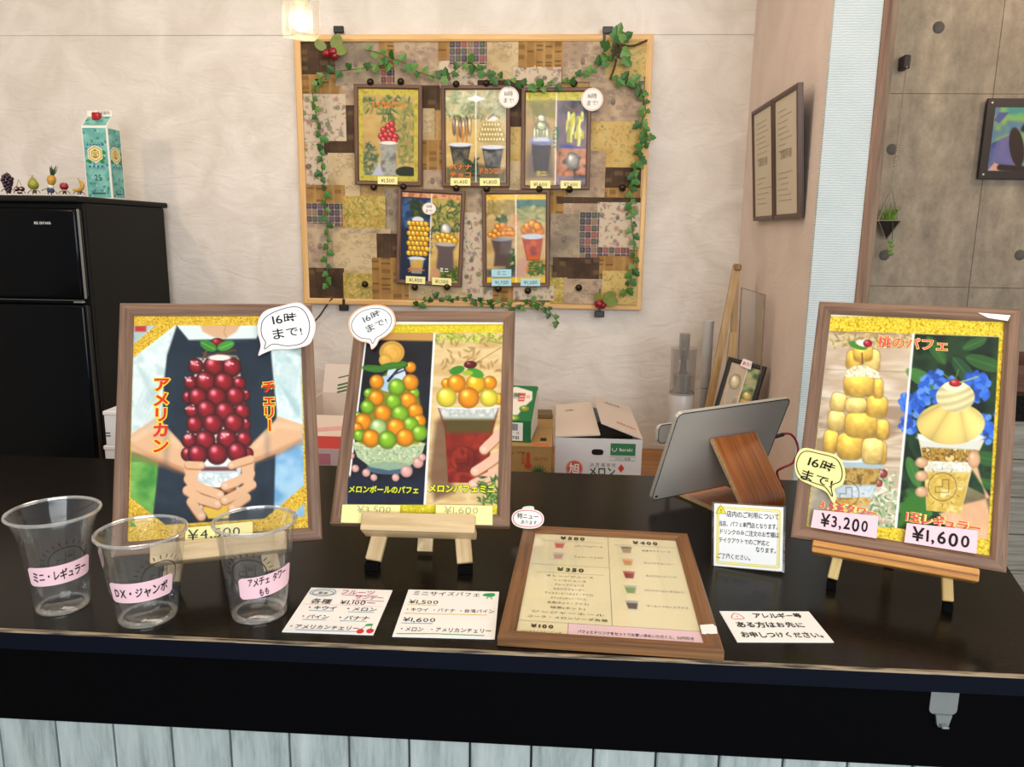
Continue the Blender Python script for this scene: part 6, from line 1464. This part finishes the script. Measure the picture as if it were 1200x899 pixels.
card(K.t, [K.px(1146, 366.5), K.px(1184, 369.5), K.px(1181, 376), K.px(1158, 372.5)], WHITE, -0.0010, -0.0002, 'torn_label')

# ------------------------------------------------------------------ easels
M_oak = wood('easel_beech', 'b8986a', 'dcc196', 'X', 90, 0.05, 0.5); M_leg = wood('easel_leg_beech', 'b8986a', 'dcc196', 'Z', 90, 0.05, 0.5)
M_org = wood('easel_orange_pine', 'b0742e', 'd69a50', 'X', 90, 0.05, 0.45); M_leg2 = wood('easel_leg_pine', 'b89350', 'e2c684', 'Z', 90, 0.05, 0.5)
M_rub = plain('black_rubber', (0.003, 0.003, 0.003), 0.8, spec=0.05)
def easel(label, B, foot, top, ledge, legw, mo, ml, back=0.10, lipd=0.010):
    """foot / top: half spread of the front legs; ledge: (half length, s0, s1, front y)"""
    cl, sl = math.cos(R(B.lean)), math.sin(R(B.lean))
    org = Vector((B.base.x, B.base.y, 1.0)); yawm = Matrix.Rotation(R(B.yaw), 3, 'Z')
    t = thing('table_easel', label, 'easel', org, yawm, 'tabletop easels')
    def E_(x, y, s): return Vector((x, y * cl + s * sl, (B.base.z - 1.0) + s * cl - y * sl))
    rx = Matrix.Rotation(-R(B.lean), 3, 'X')
    hl, s0, s1, yf = ledge
    def lbox(a, b, name, m, r=0.002):
        c = [(i + j) / 2 for i, j in zip(a, b)]; d = [abs(j - i) for i, j in zip(a, b)]
        return MB().rbox((0, 0, 0), d, r, 2).build(name, m, t, E_(c[0], c[1], c[2]), rot=(-R(B.lean), 0, 0))
    if s1 > 0:
        lbox((-hl, yf, s0), (hl, yf + lipd, s1), 'ledge_lip', mo); lbox((-hl, yf + lipd, s0), (hl, 0.026, -0.0005), 'ledge_shelf', mo)
    else: lbox((-hl, yf, s0), (hl, 0.022, s1), 'ledge', mo); lbox((-hl + .001, yf - 0.0008, (s0 + s1) / 2 - 0.0012), (hl - .001, yf + .001, (s0 + s1) / 2 + 0.0008), 'ledge_groove', wood('groove_dark', '7a4a1c', '95602a', 'X'), .0003)
    yl = 0.0215
    for sd in (-1, 1):
        s_f = (-(B.base.z - 1.0) + 0.012 + (yl + .006) * sl) / cl
        a, b = E_(sd * foot, yl + 0.006, s_f), E_(sd * top, yl + 0.006, 0.29)
        z = (b - a).normalized(); y = (rx @ Vector((0, 1, 0))); x = y.cross(z).normalized()
        m = Matrix((x, y, z)).transposed()
        lg = MB().rbox((0, 0, 0), (legw, 0.011, (b - a).length), 0.0012, 1).build('front_leg', ml, t, (a + b) / 2); lg.rotation_euler = m.to_euler()
        fo = a - z * 0.004
        MB().rbox((0, 0, 0), (legw * .92, 0.014, 0.011), 0.001, 1).build('rubber_foot', M_rub, t, (fo.x, fo.y, 0.0056))
    a, b = Vector((0, E_(0, yl, 0).y + back, 0.005)), E_(0, yl + 0.016, 0.27)
    bar(MB(), a, b, legw, 0.009).build('rear_leg', ml, t)
    lbox((-top - legw, 0.022, 0.10), (top + legw, 0.0265, 0.115), 'cross_bar', mo, .001) if False else None
    return t
easel('beech tabletop easel under the American cherry menu', L, 0.061, 0.014, (0.0805, -0.0125, 0.0115, -0.013), 0.021, M_oak, M_leg)
easel('beech tabletop easel under the melon parfait menu', C_, 0.0625, 0.014, (0.0765, -0.0125, 0.0125, -0.013), 0.021, M_oak, M_leg, back=0.03)
easel('orange pine tabletop easel under the peach parfait menu', K, 0.066, 0.030, (0.093, -0.0165, -0.0008, -0.012), 0.0125, M_org, M_leg2)

# ------------------------------------------------------------------ plastic cups
M_cup = clear('cup_plastic', (0.97, 0.98, 0.98), 0.04, 0.7, 0.13, 0.012); M_rim = clear('cup_rim_plastic', (0.95, 0.96, 0.96), 0.25, 0.9, 0.12, 0.12)
M_sticker = plain('sticker_pink', 'f0c6cf', 0.5)
M_mark = plain('cup_print', '2c2622', 0.5)
def cup(label, x, y, prof, text, lz0, lz1, half, dyaw, size, slant=0.0, logo_yaw=0.0, tw=None):
    t = thing('plastic_cup', label, 'cup', (x, y, 1.0), None, 'clear plastic sample cups at the left of the counter')
    r0 = prof[0][0]; pr = [(0.001, 0.004), (r0 * .8, 0.003), (r0 * .9, 0.0005)] + prof
    MB().lathe(pr, 48).build('cup_wall', M_cup, t, smooth=True)
    MB().lathe([(r0 * .80, 0.004), (r0 * .86, 0.0012), (r0, 0.0008), (r0 * 1.01, 0.003)], 48).build('base_ring', M_rim, t, smooth=True)
    R1, H1 = prof[-1]
    MB().tube([((R1 + 0.0004) * math.cos(a), (R1 + 0.0004) * math.sin(a), H1) for a in [2 * math.pi * k / 56 for k in range(56)]], 0.0021, 8, closed=True).build('rolled_rim', M_rim, t, smooth=True)
    ys = math.atan2(-x, 1) * 0 + math.atan2(x, y)                # turn towards the customers' side
    def rad(z):
        for (ra, za), (rb_, zb_) in zip(prof[:-1], prof[1:]):
            if za <= z <= zb_: return ra + (rb_ - ra) * (z - za) / (zb_ - za)
        return prof[-1][0]
    def warp(q, yaw, dr):
        zz = q[2]; r = rad(zz) + dr; a = q[0] / rad((lz0 + lz1) / 2) + yaw
        return (r * math.sin(a), -r * math.cos(a), zz)
    yaw = -ys * 1.0 + dyaw
    n, m_ = 28, 4; v = []; f = []
    for j in range(m_ + 1):
        for i in range(n + 1):
            u = -half + 2 * half * i / n; e = min(1, (half - abs(u)) / 0.004); zc = lz0 + (lz1 - lz0) * j / m_
            mid = (lz0 + lz1) / 2; zc = mid + (zc - mid) * (0.75 + .25 * math.sqrt(max(0, min(1, e)))) + slant * u
            v.append(warp((u, 0, zc), yaw, 0.0006))
    for j in range(m_):
        for i in range(n): k_ = j * (n + 1) + i; f.append((k_, k_ + 1, k_ + n + 2, k_ + n + 1))
    st_ = MB().add(v, f).build('pink_sticker', M_sticker, t, smooth=True)
    lettering(st_, text, 0, (lz0 + lz1) / 2, size, BLACK, y=0, jit=.1, off=0.022, width=tw, seed=len(text), warp=lambda q: warp((q[0], 0, q[2] + slant * q[0]), yaw, 0.0011))
    # printed shop emblem: sun ring with little buildings
    b = MB(); cz = lz1 + 0.002; rr = 0.019
    def seg(pts, w):
        P_ = [Vector((a, 0, c)) for a, c in pts]; vv = []; ff = []
        for i, q_ in enumerate(P_):
            d = (P_[min(i + 1, len(P_) - 1)] - P_[max(i - 1, 0)]).normalized(); nn = Vector((-d.z, 0, d.x)) * w / 2
            for s_ in (-1, 1): q2 = q_ + nn * s_; vv.append(warp((q2.x, 0, q2.z), yaw + logo_yaw, 0.0003))
        for i in range(len(P_) - 1): ff.append((2 * i, 2 * i + 1, 2 * i + 3, 2 * i + 2))
        b.add(vv, ff)
    seg([(rr * math.cos(a), cz + rr * math.sin(a)) for a in [2 * math.pi * k / 40 for k in range(41)]], 0.0011)
    for k in range(13):
        a = math.pi * k / 12; seg([(rr * 1.18 * math.cos(a), cz + rr * 1.18 * math.sin(a)), (rr * 1.42 * math.cos(a), cz + rr * 1.42 * math.sin(a))], 0.0010)
    for x0, z0, x1, z1 in ((-0.010, -0.002, -0.002, 0.004), (-0.002, -0.002, 0.007, 0.012), (0.0, 0.006, 0.002, 0.009), (0.003, 0.006, 0.005, 0.009)):
        seg([(x0, cz + z0), (x0, cz + z1), (x1, cz + z1), (x1, cz + z0), (x0, cz + z0)], 0.0009)
    b.build('printed_emblem', M_mark, t)
    return t
cup('flared clear plastic cup with pink regular size sticker, leftmost on the counter', -0.591, 0.828, [(0.0285, 0.0), (0.0305, 0.006), (0.0325, 0.03), (0.0355, 0.06), (0.0378, 0.082), (0.0415, 0.10), (0.0475, 0.115), (0.0492, 0.120)], 'ミニ・レギュラー', 0.042, 0.066, 0.036, 0.0, 0.0135, 0.06, 0.25, 0.058)
cup('clear plastic cup with pink jumbo size sticker, middle of the three', -0.476, 0.812, [(0.0320, 0.0), (0.0335, 0.006), (0.0415, 0.06), (0.0470, 0.100), (0.0485, 0.106)], 'DX・ジャンボ', 0.036, 0.061, 0.036, -0.16, 0.0140, 0.05, .55, 0.058)
cup('clear plastic cup with two-line pink sticker in front of the cherry menu', -0.349, 0.832, [(0.0315, 0.0), (0.033, 0.006), (0.0390, 0.065), (0.0445, 0.110), (0.0458, 0.116)], 'アメチェ タワー\nもも    ', 0.037, 0.064, 0.033, 0.30, 0.0115, 0.10, -.55, 0.044)

# ------------------------------------------------------------------ paper cards on the counter
M_cardw = plain('card_white', 'f1f0ee', 0.55); M_bl, M_mg, M_gn, M_ye = ink('pen_blue', '5aa8d0'), ink('pen_magenta', 'b8407a'), ink('pen_green', '2f9a58'), ink('pen_yellow', 'e6c64a')
PEN = ink('pen_black', '1d1d20')
def flat_card(label, base, yaw, W, H, name='paper_card'):
    t = thing(name, label, 'card', (base[0], base[1], 1.0012), pose(yaw, 90), 'handwritten cards lying on the counter')
    card(t, [(-W / 2, 0), (W / 2, 0), (W / 2, H), (-W / 2, H)], M_cardw, 0.0, 0.0010, 'card_sheet'); return t
Yk = -0.0003
t = flat_card('handwritten white fruit sundae price card lying left on the counter', (-0.253, 0.7885), 1.0, 0.105, 0.111)
lettering(t, 'フルーツ', 0.010, 0.101, 0.0135, M_mg, y=Yk, jit=.1, off=.01, width=0.042); lettering(t, 'サンデー', 0.028, 0.0885, 0.012, M_mg, y=Yk, jit=.1, off=.01, width=0.036)
stroke(t, [(-0.008, 0.0935), (0.034, 0.0925)], .0010, M_mg, Yk); stroke(t, [(0.008, 0.0805), (0.048, 0.080)], .0010, M_mg, Yk)
ringpoly(t, blob(-0.033, 0.098, 0.0165, 0.0095, 36, wob=.05), 0.0014, M_bl, Yk); ringpoly(t, blob(-0.033, 0.0975, 0.0125, 0.0065, 30, wob=.06, seed=3), 0.0008, PEN, Yk); lettering(t, '果実', -0.033, 0.0965, 0.0065, PEN, y=Yk, jit=.1)
lettering(t, '各種  ¥1,100ー', -0.001, 0.0745, 0.0135, PEN, y=Yk, jit=.1, off=.006, width=0.080)
stroke(t, [(-0.048, 0.066), (0.0, 0.0668), (0.05, 0.066)], .0005, ink('pen_pinkline', 'e0a0a8'), Yk)
for s_, xx, zz, wd in (('・キウイ', -0.024, 0.058, .034), ('・メロン', 0.024, 0.058, .036), ('・パイン', -0.026, 0.036, .032), ('・バナナ', 0.020, 0.036, .036), ('・アメリカンチェリー', -0.008, 0.012, .080)):
    lettering(t, s_, xx, zz, 0.0105, PEN, y=Yk, jit=.1, off=.012, width=wd); stroke(t, [(xx - wd * .38, zz - .0075), (xx + wd * .5, zz - .0072)], .0011, M_bl, Yk)
for xx, zz in ((0.036, 0.006), (0.047, 0.0075)):
    MB().prism(blob(xx, zz, 0.0042, 0.0050, 18), Yk - .0002, 0.0).build('cherry_doodle', ink('pen_red', 'c8303a'), t)
stroke(t, [(0.036, 0.011), (0.040, 0.019), (0.046, 0.021)], .0008, M_gn, Yk); stroke(t, [(0.047, 0.012), (0.046, 0.021)], .0008, M_gn, Yk)
MB().prism(blob(0.043, 0.021, 0.0045, 0.0022, 16, rot=.3), Yk - .0002, 0.0).build('leaf_doodle', M_gn, t)
t = flat_card('handwritten white mini size parfait price card lying left of the menu frame', (-0.1205, 0.790), 2.0, 0.116, 0.116)
lettering(t, 'ミニサイズパフェ', -0.008, 0.106, 0.0125, PEN, y=Yk, jit=.1, off=.0, width=0.084)
lettering(t, '¥1,500', -0.034, 0.083, 0.013, PEN, y=Yk, jit=.1, width=.036); stroke(t, [(-0.053, 0.0755), (-0.016, 0.0755)], .0011, M_ye, Yk)
lettering(t, '・キウイ ・バナナ ・台湾パイン', 0.0, 0.063, 0.010, PEN, y=Yk, jit=.1, off=.004, width=0.106); stroke(t, [(-0.053, 0.0535), (0.046, 0.054)], .0014, M_ye, Yk)
lettering(t, '¥1,600', -0.033, 0.0385, 0.013, PEN, y=Yk, jit=.1, width=.038); stroke(t, [(-0.053, 0.030), (-0.016, 0.0305)], .0011, M_bl, Yk)
lettering(t, '・メロン  ・アメリカンチェリー', 0.0, 0.0165, 0.011, PEN, y=Yk, jit=.1, off=.006, width=0.104); stroke(t, [(-0.054, 0.0055), (-0.01, 0.0075), (0.046, 0.006)], .0014, M_gn, Yk)
MB().prism(blob(0.046, 0.106, 0.0085, 0.0042, 24, wob=.12), Yk - .0002, 0.0).build('palm_doodle', M_gn, t); stroke(t, [(0.046, 0.104), (0.043, 0.095)], .0012, M_gn, Yk); stroke(t, [(0.047, 0.104), (0.050, 0.095)], .0012, M_gn, Yk)
t = flat_card('handwritten white allergy note lying right of the menu frame', (0.2655, 0.8135), 4.5, 0.110, 0.0715)
lettering(t, 'アレルギー等', 0.012, 0.0600, 0.0125, PEN, y=Yk, jit=.1, off=.025, width=0.058); lettering(t, 'ある方はお先に', -0.004, 0.0380, 0.0135, PEN, y=Yk, jit=.1, off=.025, width=0.080); lettering(t, 'お申しつけください。', 0.004, 0.0150, 0.0130, PEN, y=Yk, jit=.1, off=.025, width=0.094)
ringpoly(t, rounded([(-0.045, 0.053), (-0.0375, 0.066), (-0.030, 0.053)], 4), .0009, ink('pen_red', 'c8303a'), Yk); lettering(t, '!', -0.0375, 0.057, 0.008, ink('pen_red', 'c8303a'), y=Yk)

# standing notice
t = thing('notice_card', 'standing handwritten notice with yellow border and warning triangle in front of the tablet stand', 'sign', (0.268, 1.004, 1.001), pose(-14.3, 2.9, 3.3))
NW, NH = 0.090, 0.091
MB().span((-NW / 2, 0.0, 0.002), (NW / 2, 0.0012, NH)).build('card_sheet', M_cardw, t)
M_acr = clear('acrylic_stand', (0.93, 0.94, 0.94), 0.08, 0.7, 0.05, 0.03)
MB().span((-NW / 2 - .003, 0.0022, 0.0), (NW / 2 + .003, 0.0044, NH + .001)).build('stand_back', M_acr, t); MB().span((-NW / 2 - .003, 0.0044, 0.0), (NW / 2 + .003, 0.040, 0.002)).build('stand_foot', M_acr, t)
Yn = -0.0003; M_nb = ink('notice_yellow', 'e8d83c')
for d_, wd in ((0.0042, .0016), (0.0066, .0012)): ringpoly(t, rrect(-NW / 2 + d_, 0.002 + d_, NW / 2 - d_, NH - d_, .003), wd, M_nb, Yn, 'drawn_border')
MB().prism(rounded([(-0.0425, 0.0775), (-0.036, 0.090), (-0.0285, 0.0775)], 1), Yn - .0005, 0.0).build('warning_triangle', M_nb, t); ringpoly(t, [(-0.0425, 0.0775), (-0.036, 0.090), (-0.0285, 0.0775)], .0008, PEN, Yn - .0007); lettering(t, '!', -0.0357, 0.0815, 0.008, PEN, y=Yn - .0008)
for s_, xx, zz, wd in (('店内のご利用について', 0.006, 0.0775, 0.068), ('当店、パフェ専門店となります。', 0.001, 0.0635, 0.077), ('ドリンクのみご注文のお客様は', 0.001, 0.0520, 0.077), ('テイクアウトでのご対応と', -0.005, 0.0400, 0.066), ('なります。', 0.025, 0.0300, 0.026), ('ご了承ください。', -0.017, 0.0170, 0.044)):
    lettering(t, s_, xx, zz, 0.0082 if zz < .07 else 0.0092, PEN, y=Yn, jit=.08, off=.012, width=wd, name='handwriting')

# ------------------------------------------------------------------ framed drinks menu lying on the counter
dm = thing('drinks_menu', 'brown framed drinks menu lying flat at the front edge of the counter', 'menu', (0.0645, 0.7735, 1.0128), pose(-2.4, 90))
MW, MH, mr = 0.246, 0.334, 0.019
pic_frame(dm, MW, MH, mr, 0.012, wood('menu_frame_wood', '5c3a1e', '8f6238', 'X', 130, 0.03, 0.45), back_mat=plain('menu_back', '5a4a36', 0.8))
x0, x1, z0, z1 = -MW / 2 + mr - .001, MW / 2 - mr + .001, mr - .001, MH - mr + .001
MB().span((x0, 0.0060, z0), (x1, 0.0066, z1)).build('menu_sheet', plain('menu_cream', 'ece4bd', 0.5), dm)
xm = 0.0045
MB().span((xm * 0 - 0.046, 0.0056, z0), (x1, 0.0060, z0 + 0.030)).build('pink_band', plain('menu_pink', 'efcfdc', 0.5), dm)
GL = ink('menu_rule', '8c8870'); y_ = 0.0054
for pts in ([(xm, z1), (xm, z0 + 0.030)], [(x0, 0.206), (xm, 0.206)], [(x0, z0 + .030), (x1, z0 + .030)], [(-0.046, z0 + .030), (-0.046, z0)]): stroke(dm, pts, .0006, GL, y_, 'rule')
DK = ink('menu_text', '2a2820')
for s_, xx, zz in (('¥500', -0.048, 0.302), ('¥350', -0.048, 0.193), ('¥400', 0.058, 0.299)):
    lettering(dm, s_, xx, zz, 0.0145, DK, y=y_, off=.05, width=0.036); stroke(dm, [(xx - .045, zz - .0115), (xx + .045, zz - .0115)], .0006, GL, y_, 'rule')
lettering(dm, '¥100', -0.076, z0 + .0195, 0.010, DK, y=y_, off=.05, width=0.026); lettering(dm, 'バニラアイストッピング', -0.076, z0 + .0065, 0.0046, DK, y=y_, width=0.046)
lettering(dm, 'パフェとドリンクをセットでお買い求めいただくと、50円引き', 0.030, z0 + .0125, 0.0075, DK, y=y_, off=.02, width=0.130)
for k, s_ in enumerate(('オレンジジュース', 'リンゴジュース', 'グレープジュース', 'カルピスウォーター', 'アイスコーヒー(ホット・アイス)', 'カフェオレ(ホット・アイス)', '紅茶(ホット・アイス)', '緑茶(ホット)', 'ジンジャーエール', 'コーラ・メロンソーダ各種')):
    lettering(dm, s_, -0.048, 0.172 - k * 0.0125, 0.0066, DK, y=y_, off=.0, width=[.062, .042, .038, .04, .060, .044, .05, .042, .086, .094][k])
CUPS = [(-0.066, 0.276, 'c9524a', 'e0a8a0', 'いちごミルクソーダ'), (-0.066, 0.238, 'c0a08c', 'd8c4b4', 'チョコレートミルク'), (0.030, 0.272, 'b8937a', '6a7a70', '抹茶ラテジュース'), (0.030, 0.230, 'd89a6a', 'e6bc92', 'オレンジスムージー'), (0.030, 0.189, '8a3038', 'c85a58', '木いちごスムージーソーダ'), (0.030, 0.146, '7d9a5a', 'a8b8a0', 'メロンクリームソーダフロート'), (0.030, 0.104, '3a3836', 'a8a8a4', 'コーヒーフロートアイス')]
for k, (xx, zz, a, b, s_) in enumerate(CUPS):
    w_ = 0.0085
    pc = Pic(0.022, 0.026, 22, 26, base='ece4bd'); pc.poly([(14, 12), (86, 12), (72, 92), (28, 92)], b); pc.poly([(19, 36), (81, 36), (72, 92), (28, 92)], a, 6); pc.ell(50, 13, 37, 6, 'd8d4c4'); pc.ell(50, 14, 30, 4, b)
    pc.build('drink_picture', dm, xx - .011, zz + .013, 0.0056, M_print)
    lettering(dm, s_, xx + .042, zz - .001, 0.0064, DK, y=y_, off=.0, width=0.040 if k < 5 else .050)
tl = card(dm, [(MW / 2 - .019, .052), (MW / 2 - .004, .056), (MW / 2 - .001, .050), (MW / 2 - .002, .036), (MW / 2 - .010, .034), (MW / 2 - .019, .036)], WHITE, -0.0006, 0.0016, 'torn_label')
tg = thing('unused', '', '') if False else None
tb_ = bpy.data.objects.new('paper_tag', None)
bpy.data.objects.remove(tb_)
tgp = MB().prism(blob(0, 0, 0.0245, 0.0155, 40, p=2.3), -0.0008, 0.0).build('paper_tag', M_bw, dm, (-0.1165, -0.014, 0.322)); tgp.rotation_euler = (R(50), R(0), 0)
tgp['label'] = 'small oval paper tag with pink outline'
ringpoly(tgp, blob(0, 0, 0.0220, 0.0130, 40, p=2.3), .0013, ink('tag_rose', 'd87a80'), -.0012); lettering(tgp, '特ニュー', 0, 0.0035, 0.0085, PEN, y=-.0012, jit=.1, off=.01, width=.032); lettering(tgp, 'あります', 0.002, -0.006, 0.0070, PEN, y=-.0012, jit=.1, width=.024)
MB().prism(blob(0, 0.0165, 0.010, 0.0035, 24, wob=.1), -.0006, 0.0).build('tag_top', plain('tag_mint', 'cfe0d4', .6), tgp)

# ------------------------------------------------------------------ tablet on bent plywood stand
TW, TH = 0.2506, 0.1741
tab = thing('tablet', 'silver tablet seen from behind leaning on a wooden stand', 'tablet', (0.268, 1.305, 1.0135), pose(32.3, -19.9, 0.6))
M_alu = plain('tablet_aluminium', 'b8b1a7', 0.36, metal=0.25)
MB().prism(rrect(-TW / 2, 0, TW / 2, TH, 0.011, 6), 0.0, 0.0068).build('back_shell', M_alu, tab, smooth=True)
MB().prism(rrect(-TW / 2 + .001, .001, TW / 2 - .001, TH - .001, 0.010, 6), 0.0068, 0.0076).build('screen', plain('screen_black', (0.01, 0.01, 0.012), 0.1), tab)
ringpoly(tab, rrect(-TW / 2 + .0012, .0012, TW / 2 - .0012, TH - .0012, 0.010, 6), 0.0022, plain('tablet_rim', 'cfcdca', 0.2, metal=0.9), -0.0003, 'polished_edge')
MB().prism(blob(-TW / 2 + .010, 0.008, 0.0032, 0.0022, 16), -0.0005, 0.0).build('camera_lens', M_blk, tab)
MB().rbox((-TW / 2 - .0006, 0.0035, TH - .03), (0.0015, 0.003, 0.012), .0005, 1).build('side_button', M_alu, tab)
# stand: profile in (n towards the customers, z), width along the tablet
sd = thing('tablet_stand', 'bent plywood stand holding the silver tablet', 'stand', (0.268, 1.305, 1.0), pose(32.3))
def arc(cx, cz, r, a0, a1, n=10): return [(cx + r * math.cos(R(a0 + (a1 - a0) * k / n)), cz + r * math.sin(R(a0 + (a1 - a0) * k / n))) for k in range(n + 1)]
prof = [(-0.045, 0.0)] + arc(0.096, 0.024, 0.024, -90, 37.5) + [(0.0468, 0.1205), (0.0425, 0.1215), (0.0400, 0.1160)] + arc(0.096, 0.024, 0.0175, 37.5, -90) + [(-0.045, 0.0065)]
def stand_part(pr, u0, u1, name, m):
    return MB().prism([(a, b) for a, b in pr], u0, u1, rot=Matrix.Rotation(R(-90), 3, 'Z')).build(name, m, sd, smooth=True)
M_ply = wood('stand_teak', '8a4716', 'b96c28', 'YZ', 220, 0.02, 0.35, coat=0.3); M_plye = wood('ply_edge', 'b89468', 'd6b68a', 'X', 200, 0.05)
stand_part(prof, -0.0385, 0.0585, 'bent_panel', M_ply)
ins = prof
stand_part(prof, -0.0393, -0.0386, 'plywood_edge', M_plye); stand_part(prof, 0.0586, 0.0593, 'plywood_edge', M_plye)
cb = thing('charging_cable', 'red charging cable with black plug at the tablet edge', 'cable', (0.389, 1.355, 1.1))
MB().rbox((0.008, -0.004, 0.003), (0.024, 0.007, 0.007), .003, 2, Matrix.Rotation(R(25), 3, 'Z') @ Matrix.Rotation(R(-10), 3, 'Y')).build('plug', M_blk, cb)
MB().tube(smooth_path([(0.018, 0.0, 0.006), (0.032, 0.003, 0.004), (0.042, 0.0, -0.010), (0.043, -0.006, -0.026), (0.034, -0.012, -0.044), (0.016, -0.015, -0.053), (0.008, -0.012, -0.062), (0.018, 0.0, -0.085), (0.030, 0.025, -0.0975), (0.022, 0.055, -0.0975)], 6), 0.0021, 8).build('cord', plain('cable_red', '96182c', 0.45), cb, smooth=True)
cr_ = thing('card_reader', 'pale rounded card reader on a slim stand behind the tablet', 'card reader', (0.212, 1.385, 1.0), pose(32))
rd = MB().prism(rrect(-0.032, 0.078, 0.032, 0.112, 0.009), -0.004, 0.004).build('reader_plate', plain('reader_grey', 'c5c4c0', 0.35), cr_)
ringpoly(rd, rrect(-0.032, 0.078, 0.032, 0.112, 0.009), .002, plain('reader_edge', '5f5d58', .4), -0.0043, 'edge_band')
MB().tube([(0.005, 0.004, 0.004), (0.005, 0.006, 0.085)], 0.004, 10).build('post', plain('reader_grey', 'c5c4c0', 0.35), cr_); MB().lathe([(0, 0), (0.026, 0), (0.026, 0.003), (0.006, 0.006), (0, 0.006)], 24, (0.005, 0.002, 0)).build('foot_plate', plain('reader_grey', 'c5c4c0', 0.35), cr_)

# small black frame leaning at the back
sf = thing('framed_picture', 'small black framed parfait picture leaning before the folded easel', 'picture frame', (0.513, 2.24, 0.925), pose(-42, 12, -7))
SW, SH = 0.122, 0.172
pic_frame(sf, SW, SH, 0.013, 0.012, plain('frame_black', (0.012, 0.011, 0.01), 0.4), pane=True)
pc = Pic(SW - .026, SH - .026, 44, 66, box=(0, 0, 100, 150), base='c2ab90'); pc.noise(None, ['a89078', 'd0bca4', 'c2a890'], 40, 3); pc.rect(58, -2, 102, 152, '8a9a6a'); pc.noise([(58, 0), (101, 0), (101, 150), (58, 150)], ['4f6a44', '9aa878', 'c2b890'], 22, 6)
pc.ball(28, 55, 20, 'e6d8b0', 24); pc.poly([(12, 80), (44, 80), (38, 128), (18, 128)], 'b8b0a4'); pc.ball(80, 85, 17, 'e0c878', 14); pc.poly([(64, 98), (96, 98), (90, 138), (70, 138)], 'd89a3a'); pc.noise([(66, 100), (94, 100), (90, 136), (70, 136)], ['c87a20', 'e8c878'], 12, 2); pc.rect(55, -1, 58, 151, 'efeae0')
pc.build('picture', sf, -(SW - .026) / 2, SH - .013, YP, M_print)
tt = card(sf, [(-0.016, SH - .016), (0.020, SH - .020), (0.018, SH + .004), (-0.012, SH + .006)], M_cardw, -0.0012, -0.0003, 'price_tag'); lettering(tt, 'あり!', 0.003, SH - .007, 0.013, RED, y=-.0016, off=.02, width=.026)
